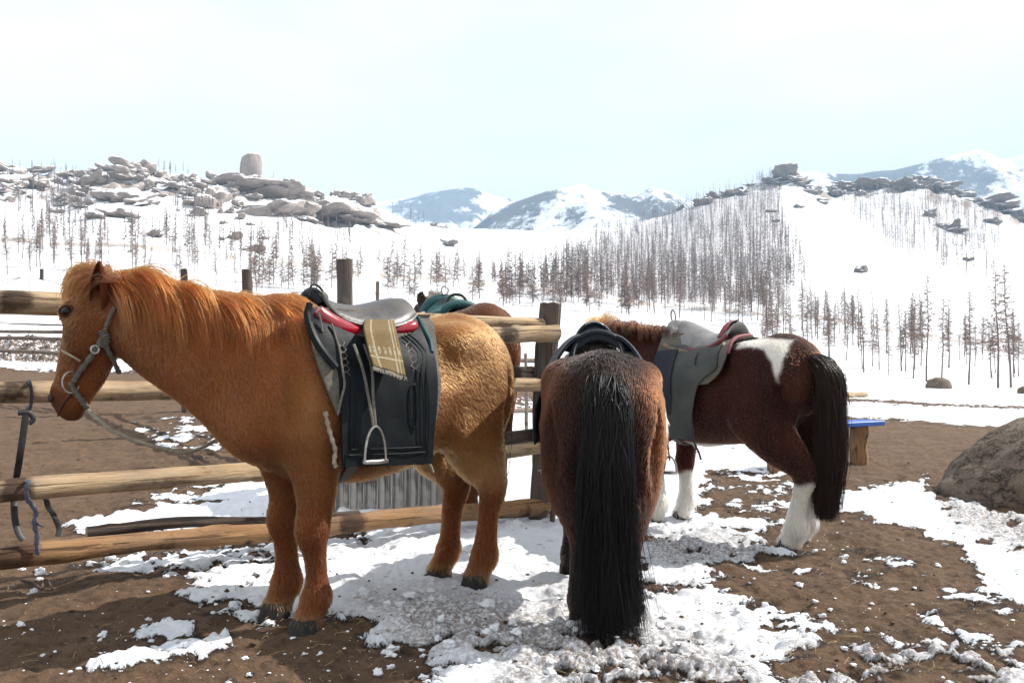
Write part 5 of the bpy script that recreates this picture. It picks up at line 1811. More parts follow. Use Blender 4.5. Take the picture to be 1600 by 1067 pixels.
def col1(p):
    n = fbm3(p[:, 0] * 4, p[:, 1] * 4, p[:, 2] * 4, 3, 12)
    x, z = p[:, 0], p[:, 2]
    rump = smooth01((0.25 - x) / 0.5)
    ches = np.array((.135, .041, .0095)); tan = np.array((.190, .072, .018)); dark = np.array((.080, .020, .004)); pale = np.array((.26, .135, .048))
    c = ches[None] * (1 - rump[:, None]) + tan[None] * rump[:, None]
    neck = smooth01((x - 0.55) / 0.3)[:, None]
    c = c * (1 - neck * 0.35) + dark * neck * 0.35
    big = fbm3(x * 2.3 + 5, p[:, 1] * 2.3, z * 2.3, 3, 91)
    c = c * (1 + 0.85 * np.clip(big, -0.6, 0.6))[:, None]
    sh = (np.exp(-(((x - 0.50) / 0.13) ** 2 + ((z - 0.92) / 0.20) ** 2)))[:, None]  # golden sunlight on the shoulder, put into the coat colour
    c = c * (1 - 0.8 * sh) + np.array((.235, .100, .031)) * 0.8 * sh
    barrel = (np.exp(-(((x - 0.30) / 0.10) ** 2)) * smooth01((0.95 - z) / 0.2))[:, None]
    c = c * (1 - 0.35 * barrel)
    leg = smooth01((0.62 - z) / 0.2)[:, None]
    c = c * (1 - leg) + np.array((.120, .030, .006)) * leg
    bel = smooth01((0.80 - z) / 0.14)[:, None] * (1 - leg) * rump[:, None]
    c = c * (1 - bel * 0.6) + pale * bel * 0.6
    foot = smooth01((0.13 - z) / 0.05)[:, None]
    c = c * (1 - foot * 0.6) + pale * 0.7 * foot * 0.6
    muz = smooth01((np.linalg.norm(p - H1['muz'], axis=1) - 0.05) / 0.09)[:, None]
    c = c * (0.55 + 0.45 * muz)
    return c * (1 + 0.35 * n[:, None])
O1 = np.array([*H1['at'], 0]); th1 = math.atan2(-.714, -.70)
_m = P(100, 640, 3.85) - O1
H1['muz'] = np.array((_m @ np.array((math.cos(th1), math.sin(th1), 0)), _m @ np.array((-math.sin(th1), math.cos(th1), 0)), _m[2]))
_pl = P(165, 470, 3.78) - O1
H1['poll'] = np.array((_pl @ np.array((math.cos(th1), math.sin(th1), 0)), _pl @ np.array((-math.sin(th1), math.cos(th1), 0)), _pl[2]))
def len1(p):
    L = np.full(len(p), 0.024)
    L = np.where(p[:, 2] < 0.60, 0.022, L)
    L = np.where((p[:, 2] < 0.20), 0.034, L)
    dh = np.linalg.norm(p - H1['muz'], axis=1)
    L = np.where((p[:, 0] > 0.95) & (dh < 0.42), 0.016, L)
    L = np.where(dh < 0.12, 0.007, L)
    belly = (p[:, 2] < 0.74) & (p[:, 2] > 0.55) & (np.abs(p[:, 0]) < 0.45)
    return np.where(belly, 0.04, L)
def flow1(p):
    fl = flow_std(None)(p)
    head = smooth01((p[:, 0] - 0.95) / 0.15)[:, None]
    dn = H1['muz'] - H1['poll']; dn = dn / np.linalg.norm(dn)
    return fl * (1 - head) + dn * head
H1.update(colour=col1, length=len1, flow=flow1, fur=150000, rad=0.0011)
H1['keep'] = lambda c: np.where(c[:, 2] < 0.045, 0.0, np.where((np.abs(c[:, 1] - 0.0) < 0.6) & (c[:, 1] < -0.02) & (c[:, 2] > 0.7) & (c[:, 0] < 0.5), 0.25, 1.0))
build_horse(H1)
B1 = H1['B']
def crest_line(spec, fr=0.92):
    nk = spec['neckrows']; nl = spec['necklat']; out = []
    S = spline(np.concatenate([nk, nl], 1), 16)
    T = np.gradient(S[:, :3], axis=0)
    for s, t in zip(S, T):
        t = t / np.linalg.norm(t); w = s[5:8] - t * (s[5:8] @ t); w /= np.linalg.norm(w)
        u = np.cross(t, w); u = u if u[2] > 0 else -u
        out.append(s[:3] + u * s[4] * fr)
    return np.array(out)
cr1 = crest_line(H1, 0.93)
cr1 = np.concatenate([[(0.50, 0.0, B1.top(0.50) - 0.01)], [(0.57, -0.005, B1.top(0.57) - 0.01)], cr1[4:], [H1['hp'](-0.02, -0.02, 0)]])
cr1 = np.array([(x, y, z) for x, y, z in cr1])
mc1 = lambda p: np.repeat([[.185, .048, .008]], len(p), 0)
L1 = H1['necklat'][2]
bk1 = nrm(np.array((-1.0, 0.25, 0.0)))
mane(H1, cr1, 12000, 0.40, np.array((0.0, 1.0, 0)) * 1.0, bk1 * 0.85, mc1, 4, clumps=230, grav=0.8, up=-0.08, spread=0.05, wave=0.05, rad=0.0013, off=0.014)
# a second, shorter layer that stands up on the crest and glows in the back light
mane(H1, cr1, 2600, 0.09, np.array((0.0, 0.35, 0)), bk1 * 1.0, mc1, 5, name='mane', clumps=120, grav=0.35, up=0.35, spread=0.06, wave=0.10, rad=0.0012)
# forelock
fl1 = np.array([H1['hp'](-0.06, 0.0, 0.05), H1['hp'](-0.05, 0.045, 0.0), H1['hp'](-0.03, 0.06, -0.05)])
fdir = nrm(H1['hp'](0.0, 1.0, 0) - H1['hp'](0, 0, 0))
mane(H1, fl1, 4200, 0.20, fdir * 1.1 + np.array((0, 0.05, 0)), fdir * 0.06, lambda p: np.repeat([[.105, .027, .005]], len(p), 0), 6, name='forelock', clumps=80, grav=0.95, up=0.35, spread=0.16, wave=0.14, rad=0.0013, off=0.025)
# ears, eye and mouth of the chestnut
def ear_mesh(spec, base, tip, w, face, name='ear'):
    base = spec['loc'](base); tip = spec['loc'](tip); ax = tip - base; L = np.linalg.norm(ax); ax /= L
    f = nrm(spec['locd'](face)); f = nrm(f - ax * (f @ ax)); s = np.cross(ax, f)
    V = np.zeros((13, 15, 3))
    for i in range(13):
        t = i / 12; ww = w * (math.sin(math.pi * min(1, 0.22 + 0.78 * t)) ** 0.8) * (1 - 0.25 * t) + 0.002
        for j in range(15):
            a = (j / 14 - 0.5) * 2 * 2.3
            V[i, j] = base + ax * L * t + s * math.sin(a) * ww + f * (-math.cos(a)) * ww * 0.75 - f * 0.02 * t * t
    mb = MB(); mb.slab(V, 0.006)
    me = mb.mesh('ear'); c4 = np.ones((len(me.vertices), 4)); h = 13 * 15
    c4[:, :3] = (.075, .020, .006); set_attr(me, 'col', c4, 'FLOAT_COLOR')
    return mobj(name, me, HIDE, spec['root'])
ear_mesh(H1, P(157, 484, 3.72), P(149, 412, 3.62), 0.040, (-0.35, -0.9, 0))
ear_mesh(H1, P(168, 474, 3.86), P(170, 416, 3.88), 0.032, (-0.2, 0.9, 0))
for _px, _py in ((103, 486),):
    _c = surf_px(H1, _px, _py, 0.004); _n = B1.grad(_c)[0]
    mb = MB(); mb.ell(_c - _n * 0.008, (.024, .024, .019), 16, 10); mb.build('eye', EYE, H1['root'])
    _a = np.arange(21) * 2 * math.pi / 20; _u = nrm(np.cross(_n, (0, 0, 1))); _w = np.cross(_n, _u)
    for k in (1, -1):
        _s = np.linspace(0, math.pi, 11) * k
        mb = MB(); mb.tube(np.array([_c - _n * 0.002 + _u * math.cos(x) * .029 + _w * math.sin(x) * .022 for x in _s]), 0.007, 7); 
        o_ = mb.build('eyelid', HIDE, H1['root']); c4 = np.ones((len(o_.data.vertices), 4)); c4[:, :3] = (.045, .014, .006); set_attr(o_.data, 'col', c4, 'FLOAT_COLOR')
_q = B1.push(np.array([surf_px(H1, a, b, 0.004) for a, b in ((90, 650), (95, 638), (103, 626), (113, 614))]), 0.003, 3)
LIP = simple_mat('dark_lip_skin', (.035, .016, .010), None, .6, 60)
mb = MB(); mb.tube(spline(_q, 14), [0.004] * 13 + [0.001], 6); mb.build('mouth_line', LIP, H1['root'])
_q = surf_px(H1, 79, 622, 0.004); mb = MB(); mb.ell(_q, (.012, .012, .018), 12, 8); mb.build('nostril', LIP, H1['root'])
tail(H1, [(-.68, -.01, 1.20, .04, .04), (-.75, -.02, 1.10, .05, .045), (-.77, -.03, .95, .065, .05), (-.76, -.03, .7, .07, .055), (-.74, -.03, .48, .06, .055), (-.73, -.03, .33, .04, .04)], 1800, np.array((.05, .022, .012)), 8, (.035, .016, .010), .1)

# --- the bay pony seen from behind
H2 = dict(at=(0.415, 4.27), heading=(0.045, 0.999), scale=0.86, wide=1.10, lo=(-1.0, -0.6, -0.04), hi=(1.6, 0.6, 1.5), res=0.015, belly=0.02, hip=.200, butt=.225,
          feet=dict(FL=(.42, .13), FR=(.42, -.13), HL=(-.45, .10), HR=(-.43, -.10)), label='dark bay pony with a long black tail seen from behind')
def wpt(spec, x, y, z):
    th = math.atan2(spec['heading'][1], spec['heading'][0])
    return np.array((spec['at'][0] + x * math.cos(th) - y * math.sin(th), spec['at'][1] + x * math.sin(th) + y * math.cos(th), z))
def std_neck(spec, pts, hpts, hdn, hdh):
    spec['neck'] = [(wpt(spec, x, y, z), a, b, hdn) for x, y, z, a, b in pts]
    spec['head'] = [(wpt(spec, x, y, z), a, b, hdh) for x, y, z, a, b in hpts]
h2 = nrm(H2['heading'])
std_neck(H2, [(.42, 0, .90, .15, .27), (.60, 0, .96, .125, .22), (.78, 0, .99, .10, .17), (.92, 0, 1.0, .085, .13)],
         [(.94, 0, 1.0, .078, .10), (1.0, 0, .94, .09, .115), (1.06, 0, .87, .08, .11), (1.11, 0, .79, .06, .085), (1.15, 0, .71, .052, .07), (1.17, 0, .66, .045, .05)], h2, h2)
def col2(p):
    n = fbm3(p[:, 0] * 5, p[:, 1] * 5, p[:, 2] * 5, 3, 33)
    a = np.abs(p[:, 1])
    bay = np.array((.090, .021, .004)); dk = np.array((.006, .003, .002)); mid = np.array((.016, .005, .0025))
    side = (smooth01((a - 0.10) / 0.16) * np.where(p[:, 1] > 0, 0.45, 1.0))[:, None]  # sunlit right flank put into the coat colour; left flank kept darker
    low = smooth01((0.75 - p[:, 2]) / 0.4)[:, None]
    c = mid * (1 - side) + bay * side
    mot = smooth01(n * 2.2 + 0.45)[:, None]
    c = c * (1 - 0.45 * mot) + dk * 0.45 * mot
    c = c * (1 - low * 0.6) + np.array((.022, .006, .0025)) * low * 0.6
    leg = smooth01((0.42 - p[:, 2]) / 0.12)[:, None]
    c = c * (1 - leg) + np.array((.014, .008, .006)) * leg
    top = (smooth01((p[:, 2] - 1.02) / 0.12) * (1 - smooth01((a - 0.03) / 0.16)))[:, None]
    c = c * (1 - 0.6 * top) + dk * 0.6 * top
    # the pale patch on the off flank
    d = np.sqrt(((p[:, 0] + 0.13) / 0.19) ** 2 + ((p[:, 2] - 0.89) / 0.13) ** 2) + n * 0.5
    w = (smooth01((1.1 - d) / 0.25) * (p[:, 1] < -0.1))[:, None]
    return c * (1 - w) + np.array((.50, .44, .36)) * w
H2.update(colour=col2, length=lambda p: np.where(p[:, 2] < 0.4, 0.022, 0.030) + 0.03 * ((p[:, 1] < -0.18) & (np.abs(p[:, 0] + 0.13) < 0.2) & (p[:, 2] < 1.02) & (p[:, 2] > 0.74)), flow=flow_std(None, 0.5), fur=75000, rad=0.0012)
H2['keep'] = lambda c: np.where(c[:, 2] < 0.045, 0.0, np.where(c[:, 0] > 0.45, 0.08, 1.0))
build_horse(H2)
tail(H2, [(-.46, 0, 1.125, .02, .02), (-.57, 0, 1.09, .045, .04), (-.65, 0, 1.01, .07, .06), (-.69, 0, .90, .092, .075), (-.70, 0, .74, .112, .09), (-.685, .0, .55, .124, .10), (-.67, -.006, .35, .138, .10), (-.66, -.012, .18, .16, .11), (-.65, -.02, .02, .18, .12)], 9500,
     np.array((.006, .005, .005)), 9, (.004, .004, .004), .15, rad=0.0020)
cr2 = crest_line(H2, 0.98)
mane(H2, cr2[4:], 1500, 0.24, np.array((0, -1.0, 0)), np.array((-0.2, 0, 0)), lambda p: np.repeat([[.025, .018, .015]], len(p), 0), 14, clumps=60)

# --- the pinto behind
H3 = dict(at=(1.41, 5.86), heading=(-0.61, 0.79), scale=0.945, wide=1.0, lo=(-1.0, -0.6, -0.04), hi=(1.6, 0.75, 1.7), res=0.015,
          feet=dict(FL=(.52, .09), FR=(.46, -.13), HL=(-.56, .11), HR=(-.48, -.11)), label='brown and white pinto horse with white legs beside the blue bench')
h3 = nrm(H3['heading'])
hn3 = nrm((-0.75, 0.66))
std_neck(H3, [(.42, .02, 1.02, .16, .29), (.62, .05, 1.12, .13, .23), (.80, .09, 1.20, .105, .18), (.97, .14, 1.27, .09, .14)],
         [(1.0, .15, 1.28, .08, .105), (1.06, .17, 1.20, .095, .125), (1.12, .19, 1.10, .085, .12), (1.17, .21, 1.0, .065, .09), (1.21, .22, .90, .055, .075), (1.23, .22, .84, .048, .055)], hn3, hn3)
def col3(p):
    n = fbm3(p[:, 0] * 6, p[:, 1] * 6, p[:, 2] * 6, 3, 53)
    x, y, z = p.T
    br = np.array((.036, .0075, .0028)); dk = np.array((.010, .003, .002)); wh = np.array((.58, .54, .48))
    k = smooth01(n * 1.6 + 0.5)[:, None]
    c = br * (1 - 0.5 * k) + dk * 0.5 * k
    w = smooth01((0.40 - z + n * 0.10) / 0.04)
    # the white wedge over the croup (drawn where the photograph shows it on the near hip)
    sx = PATCH3
    if sx is not None:
        e = poly_sd(x, z, sx)
        w = np.maximum(w, smooth01(0.5 - (e + n * 0.02) / 0.02) * (y > -0.05))
    topw = smooth01((z - 1.235) / 0.02) * smooth01((x + 0.34 + n * 0.12) / 0.03) * smooth01((0.0 - x) / 0.05)
    w = np.maximum(w, topw)
    bel = smooth01((0.60 - z) / 0.03) * (np.abs(x) < 0.38)
    w = np.maximum(w, bel)
    return c * (1 - w[:, None]) + wh * w[:, None]
PATCH3 = None
H3.update(colour=col3, length=lambda p: np.where(p[:, 2] < 0.34, 0.052, 0.020), flow=flow_std(None, 0.55), fur=0)
build_horse(H3)
tmp = [(1150, 545), (1165, 532), (1200, 527), (1243, 530), (1232, 552), (1224, 575), (1217, 597), (1211, 590), (1203, 566), (1192, 548), (1172, 542)]
tmp = [surf_px(H3, a, b) for a, b in tmp]
PATCH3 = [(q[0], q[2]) for q in tmp]
c4 = np.ones((len(H3['V']), 4)); c4[:, :3] = col3(H3['V'])
H3['root'].children[0].data.attributes['col'].data.foreach_set('color', c4.astype(np.float32).ravel())
fur(H3['B'], H3['V'], H3['F'], H3['N'], col3, H3['length'], H3['flow'], 60000, H3['root'], 13, 0.0013, lambda c: np.where(c[:, 2] < 0.045, 0.0, np.where((c[:, 1] < -0.1) & (c[:, 2] > 0.7), 0.2, 1.0)))
tail(H3, [(-.60, 0, 1.19, .05, .05), (-.70, 0, 1.14, .065, .06), (-.77, 0, 1.02, .085, .075), (-.78, .0, .8, .10, .085), (-.77, .0, .55, .11, .09), (-.75, .0, .36, .105, .09), (-.74, .0, .19, .08, .08)], 5000, np.array((.016, .0055, .003)), 10, (.03, .013, .009), .1)
cr3 = crest_line(H3, 0.98)
mane(H3, cr3[2:], 2600, 0.20, np.array((0, 0.9, 0)), np.array((-0.7, 0, 0)), lambda p: np.repeat([[.045, .014, .005]], len(p), 0), 15, clumps=80, up=0.35)
fl3 = np.array([H3['hp'](-0.05, 0.0, 0.04), H3['hp'](-0.05, 0.03, 0.0), H3['hp'](-0.05, 0.0, -0.04)])
mane(H3, fl3, 900, 0.20, np.array((0.4, 0, 0)), np.array((-0.3, 0, 0)), lambda p: np.repeat([[.15, .065, .022]], len(p), 0), 16, name='forelock', clumps=30, grav=0.4, up=0.8, spread=0.12, wave=0.12)

# --- the horse behind the fence
H4 = dict(at=(-0.41, 7.02), heading=(-0.40, 0.917), scale=1.09, wide=0.86, lo=(-1.0, -0.6, -0.04), hi=(1.6, 0.6, 2.0), res=0.018, z=0.06,
          feet=dict(FL=(.48, .13), FR=(.46, -.13), HL=(-.50, .11), HR=(-.48, -.11)), label='brown horse behind the fence carrying a green saddle')
h4 = nrm(H4['heading'])
std_neck(H4, [(.42, 0, 1.10, .16, .28), (.58, 0, 1.28, .13, .22), (.70, 0, 1.44, .105, .17), (.80, -.02, 1.58, .09, .13)],
         [(.83, -.02, 1.62, .08, .10), (.90, -.02, 1.56, .095, .12), (.98, -.02, 1.48, .085, .115), (1.06, -.02, 1.39, .065, .085), (1.12, -.02, 1.31, .055, .07), (1.15, -.02, 1.27, .048, .05)], h4, h4)
def col4(p):
    n = fbm3(p[:, 0] * 5, p[:, 1] * 5, p[:, 2] * 5, 3, 63)
    ne = smooth01((p[:, 0] - 0.5) / 0.12)[:, None]
    return (np.array((.085, .026, .008)) * (1 - ne) + np.array((.025, .016, .012)) * ne) * (1 + 0.5 * n[:, None])
H4.update(colour=col4, length=lambda p: np.full(len(p), 0.022), flow=flow_std(None), fur=14000, rad=0.0018)
H4['keep'] = lambda c: np.where(c[:, 2] < 0.8, 0.1, 1.0)
build_horse(H4)
cr4 = crest_line(H4, 0.98)
mane(H4, np.concatenate([cr4[3:], [H4['hp'](-0.06, 0, 0)]]), 1800, 0.13, np.array((0, 0.2, 0)), np.array((-0.5, 0, 0)), lambda p: np.repeat([[.06, .042, .032]], len(p), 0), 17, clumps=60, up=0.9, grav=0.2, wave=0.12, rad=0.002)
tail(H4, [(-.68, 0, 1.22, .05, .05), (-.76, 0, 1.10, .06, .06), (-.78, 0, .8, .08, .08), (-.76, 0, .4, .07, .07)], 500, np.array((.05, .025, .015)), 18, (.04, .02, .012), .1)
# ---------------------------------------------------------------- saddles, blankets, halter
def leather(name, a, b_, rough=0.38, scale=45.0, bstr=0.25, spec=0.5):
    m, nt, b, out = new_mat(name)
    v = coords(nt); n = noise_n(nt, v, scale, 5, 0.6); n2 = noise_n(nt, v, 7, 4, 0.6)
    c = mixc(nt, ramp(nt, n2, 0.35, 0.7), a, b_)
    nt.links.new(c, b.inputs['Base Color'])
    nt.links.new(ramp(nt, n2, 0.3, 0.75, rough - 0.10, rough + 0.16), b.inputs['Roughness'])
    b.inputs['Specular IOR Level'].default_value = spec
    bump(nt, b, n, bstr, 0.004)
    return m
BLACKL = leather('black_embossed_leather', (0.005, 0.0065, 0.008), (0.010, 0.013, 0.015), 0.56, spec=0.12)
SEATL = leather('worn_grey_leather', (0.028, 0.028, 0.031), (0.085, 0.072, 0.06), 0.42, 30, 0.5, spec=0.4)
REDL = leather('red_lacquered_leather', (0.26, 0.006, 0.014), (0.17, 0.004, 0.010), 0.20, 20, 0.1, 0.6)
TEALL = leather('teal_leather', (0.010, 0.055, 0.058), (0.02, 0.08, 0.08), 0.45, spec=0.3)
NAVYL = leather('blue_black_leather', (0.008, 0.010, 0.016), (0.016, 0.020, 0.028), 0.52, spec=0.15)
GREYFL = leather('dusty_grey_green_leather', (0.026, 0.029, 0.027), (0.062, 0.064, 0.056), 0.72, 25, 0.6)
NAVYCL = leather('dark_blue_cloth', (0.006, 0.009, 0.016), (0.014, 0.018, 0.028), 0.85, 120)
BAGM = leather('crumpled_grey_wrap', (0.12, 0.115, 0.112), (0.24, 0.23, 0.22), 0.42, 11, 1.8)
PINKM = leather('faded_red_trim', (0.13, 0.018, 0.026), (0.20, 0.05, 0.06), 0.7, 60)
FELTM = simple_mat('grey_felt', (0.135, 0.122, 0.102), (0.075, 0.068, 0.056), 0.98, 60, bstr=0.6, bdist=0.006)
FLEECE = simple_mat('cream_fleece', (0.40, 0.36, 0.30), (0.26, 0.22, 0.18), 0.98, 70, bstr=0.8, bdist=0.012)
IRON = simple_mat('worn_iron', (0.42, 0.40, 0.38), (0.22, 0.20, 0.19), 0.38, 40, 0.9, 0.2)
DARKIRON = simple_mat('dark_iron', (0.05, 0.05, 0.05), None, 0.45, 40, 0.8, 0.2)
STRAPM = simple_mat('grey_strap', (0.14, 0.125, 0.105), (0.075, 0.065, 0.055), 0.8, 50)
ROPEM = simple_mat('grey_rope', (0.13, 0.115, 0.095), (0.065, 0.056, 0.045), 0.95, 70, bstr=0.8, bdist=0.006)
CREAMR = simple_mat('cream_rope', (0.33, 0.28, 0.21), (0.18, 0.15, 0.115), 0.95, 70, bstr=0.8, bdist=0.006)

def tack_root(spec, name, label, cat, x=0.1):
    o = empty(name, spec['O'] + spec['Fv'] * x + np.array((0, 0, spec['B'].top(x))), spec['th'])
    o['_x'] = x
    del o['_x']
    o_loc = np.array((x, 0, spec['B'].top(x)))
    tag(o, label, cat)
    return o, o_loc

def drape(spec, x, z, off, sgn, ztop):
    """outward y of a sheet that lies on the flank and then hangs straight down"""
    x = np.atleast_1d(x).astype(float); z = np.atleast_1d(z).astype(float)
    y = np.zeros_like(x)
    for k in range(9):
        zz = z + (ztop - z) * k / 8.0
        y = np.maximum(y, spec['B'].side(x, np.minimum(zz, ztop), off, sgn))
    return y * sgn

def poly_sheet(front, rear, nu, nv):
    """rows between two edge polylines given from top to bottom; returns (nv, nu, 2)"""
    f = spline(np.array(front, float), nv); r = spline(np.array(rear, float), nv)
    t = np.linspace(0, 1, nu)[None, :, None]
    return f[:, None, :] * (1 - t) + r[:, None, :] * t

def flap_from(spec, rows, off, th, sgn, ztop, mat, name, parent, pl, wobble=0.0, seed=0):
    x = rows[..., 0].ravel(); z = rows[..., 1].ravel()
    y = drape(spec, x, z, off, sgn, ztop)
    y = y + sgn * wobble * fbm2(x * 6 + seed, z * 6, 2, seed)
    V = np.stack([x, y, z], 1).reshape(*rows.shape[:2], 3) - pl
    N = np.zeros_like(V); N[..., 1] = sgn
    mb = MB(); mb.slab(V, th, N)
    return mb.build(name, mat, parent)

def ridge(spec, pts, off, r, sgn, ztop, mat, name, parent, pl, n=24):
    S = spline(np.array(pts, float), n)
    y = drape(spec, S[:, 0], S[:, 1], off, sgn, ztop)
    mb = MB(); mb.tube(np.stack([S[:, 0], y, S[:, 1]], 1) - pl, r, 6)
    return mb.build(name, mat, parent)

def seat_mesh(st, name, mat, parent, pl, th=0.018, pw=2.0):
    """st rows: x, z centre, z edge, half width"""
    S = spline(np.array(st, float), 22)
    u = np.linspace(-1, 1, 19)
    V = np.zeros((22, 19, 3))
    for i, (x, zc, ze, w) in enumerate(S):
        V[i, :, 0] = x; V[i, :, 1] = u * w
        V[i, :, 2] = zc - (zc - ze) * np.abs(u) ** pw
    V = V - pl
    N = np.zeros_like(V); N[..., 2] = -1
    mb = MB(); mb.slab(V, th, N)
    o = mb.build(name, mat, parent)
    return o

def stirrup(parent, pl, top, fwd, h, w, mat, plate_mat, name='stirrup', strap=None, tilt=0.0):
    """arch with an oval foot plate; top is the arch's crown, fwd the direction of its width"""
    top = np.asarray(top, float) - pl; f = nrm(fwd); s = np.cross(f, (0, 0, 1.0))
    a = np.linspace(0, 1, 17)
    pts = []
    for t in a:
        q = (t - 0.5) * 2
        xx = math.sin(q * math.pi / 2) * w if abs(q) < 0.999 else math.copysign(w, q)
        zz = -h * (1 - math.cos(q * math.pi / 2)) ** 1.0
        pts.append(top + f * xx + np.array((0, 0, zz)))
    mb = MB(); mb.tube(pts, 0.0055, 7)
    st = mb.build(name, mat, parent)
    mb = MB(); c = top + np.array((0, 0, -h - 0.004))
    n = 22; an = np.arange(n + 1) * 2 * math.pi / n
    ring = lambda k, z: np.array([c + f * math.cos(x) * w * 1.15 * k + s * math.sin(x) * w * 0.72 * k + np.array((0, 0, z)) for x in an])
    mb.grid(np.array([ring(0.72, 0.004), ring(1.0, 0.006), ring(1.03, 0.0), ring(1.0, -0.007), ring(0.72, -0.006), ring(0.72, 0.004)]))
    for k in (-0.4, 0.0, 0.4):
        p = c + s * w * 0.72 * k; ww = w * 0.8
        mb.tube([p - f * ww, p + f * ww], 0.004, 6)
    mb.build('foot_plate', plate_mat, st)
    return st

# ---------------- chestnut horse: black embossed saddle
def tack1():
    S = H1; T = lambda px, py, y=0.33: to_local_px(S, px, py, y)
    zt = 1.34
    blk, bl = tack_root(S, 'saddle_blanket', 'grey felt saddle blanket under the black embossed saddle', 'saddle blanket', 0.2)
    fr = [T(482, 480, .12), T(492, 520, .25), T(505, 560, .31), T(520, 605), T(535, 645)]
    rr = [T(668, 492, .12), T(682, 525, .25), T(688, 570, .31), T(688, 610), T(681, 655)]
    for sg in (1, -1):
        flap_from(S, poly_sheet(fr, rr, 30, 26), 0.028, 0.014, sg, zt, FELTM, 'felt_side', blk, bl)
    sd, sl = tack_root(S, 'saddle', 'black embossed leather saddle with grey seat and red cushions on the chestnut horse', 'saddle', 0.2)
    # broad flaps
    fr = [T(480, 472, .16), T(490, 500, .24), T(500, 530, .29), T(520, 555, .33), T(536, 576), T(538, 620), T(539, 670), T(540, 731)]
    rr = [T(655, 492, .16), T(668, 508, .24), T(679, 527, .29), T(685, 548, .33), T(682, 580), T(680, 620), T(676, 670), T(672, 724)]
    flap = None
    for sg in (1, -1):
        rows = poly_sheet(fr, rr, 34, 40)
        uu = np.linspace(0, 1, 34)[None]; vv = np.linspace(0, 1, 40)[:, None]
        rows[..., 1] -= 0.135 * np.sin(uu * math.pi) ** 0.55 * (1 - vv) ** 2.2
        o = flap_from(S, rows, 0.046, 0.009, sg, zt, BLACKL, 'flap', sd, sl, 0.01, 3)
        if sg == 1: flap = o
    # teal edge band behind, black roll in front
    e = 0.058
    for pts, r_, m in (([T(482, 474, .18), T(492, 502, .26), T(503, 532, .30), T(522, 556, .34), T(536, 574, .35)], 0.016, BLACKL),
                       ([T(658, 496, .18), T(671, 512, .26), T(681, 532, .31), T(684, 550, .34)], 0.010, TEALL)):
        ridge(S, pts, e, r_, 1, zt, m, 'edge_roll', sd, sl)
    em = [  # embossed lines, traced in the photograph
        [(545, 540), (552, 560), (557, 590), (556, 640), (556, 702)], [(551, 538), (560, 560), (566, 590), (564, 640), (563, 700)],
        [(655, 522), (664, 535), (670, 552), (664, 572), (660, 590), (662, 640), (662, 706)], [(650, 524), (658, 538), (663, 552), (656, 575), (653, 592), (655, 640), (656, 700)],
        [(661, 519), (671, 534), (676, 552), (671, 572), (668, 592), (670, 640), (668, 712)],
        [(548, 712), (580, 711), (620, 709), (664, 706)], [(556, 703), (590, 702), (625, 700), (658, 698)],
        [(641, 612), (645, 602), (650, 600)], [(641, 612), (642, 640), (644, 662), (649, 672)], [(650, 600), (652, 630), (651, 655), (649, 672)]]
    for k, l in enumerate(em):
        ridge(S, [T(a, b, .35) for a, b in l], 0.0585, 0.0028, 1, zt, BLACKL, 'embossed_line', sd, sl, 20)
    # knotwork panels
    for cx, cy, w, h in ((551, 560, 9, 26), (653, 556, 8, 24)):
        for k in range(5):
            yy = cy - h + 2 * h * (k + .5) / 5
            ridge(S, [T(cx - w * .7, yy - 4, .35), T(cx, yy + 1, .35), T(cx + w * .7, yy - 5, .35)], 0.059, 0.0028, 1, zt, SEATL, 'knotwork', sd, sl, 8)
            ridge(S, [T(cx - w * .6, yy + 5, .35), T(cx, yy, .35), T(cx + w * .6, yy + 6, .35)], 0.060, 0.0024, 1, zt, SEATL, 'knotwork', sd, sl, 8)
    # seat
    st = []
    for (pe, yc_px, w) in (((506, 462), 449, .10), ((516, 478), 457, .145), ((535, 494), 467, .175), ((560, 503), 475, .19), ((590, 508), 478, .20), ((618, 506), 474, .20), ((640, 498), 468, .185), ((650, 488), 467, .15)):
        x, ze = T(*pe, w); x2, zc = T(pe[0] - 2, yc_px, 0.03)
        st.append((x, zc, ze, w))
    seat_mesh(st, 'seat', SEATL, sd, sl, 0.022, 2.4)
    edge = spline(np.array([(x, w + .004, ze - .010) for x, zc, ze, w in st]), 30)
    mb = MB(); mb.tube(edge - sl, 0.009, 7); mb.build('seat_piping', SEATL, sd)
    # red lacquered cushions
    for pix, r_ in (([(498, 484), (505, 494), (520, 505), (540, 514), (561, 520)], 0.042), ([(618, 516), (632, 514), (645, 511), (652, 508)], 0.034)):
        for sg in (1, -1):
            q = np.array([T(a, b, .20) for a, b in pix])
            pts = spline(np.stack([q[:, 0], np.full(len(q), .185) * sg, q[:, 1]], 1), 16)
            rad = r_ * np.sin(np.linspace(0.45, math.pi - 0.45, 16)) ** 0.45
            mb = MB(); mb.tube(pts - sl, rad, 12, flat=1.0); mb.build('cushion', REDL, sd)
    # wooden tree side bars under the seat
    for sg in (1, -1):
        q = np.array([T(a, b, .16) for a, b in ((496, 490), (530, 512), (580, 522), (630, 518), (652, 512))])
        pts = spline(np.stack([q[:, 0], np.full(5, .155) * sg, q[:, 1] - .005], 1), 16)
        mb = MB(); mb.tube(pts - sl, 0.030, 8, flat=1.2); mb.build('side_bar', BLACKL, sd)
    # pommel arch with iron handle
    xa, za = T(495, 466, 0.04)
    pts = [(xa + .01, y, za + .015 - (y / .09) ** 2 * .05) for y in np.linspace(-.09, .09, 13)]
    mb = MB(); mb.tube(np.array(pts) - sl, 0.024, 8); mb.build('pommel', BLACKL, sd)
    mb = MB(); mb.ell(np.array((xa - .015, .06, za + .0)) - sl, (.028, .03, .03)); mb.build('pommel_knob', STRAPM, sd)
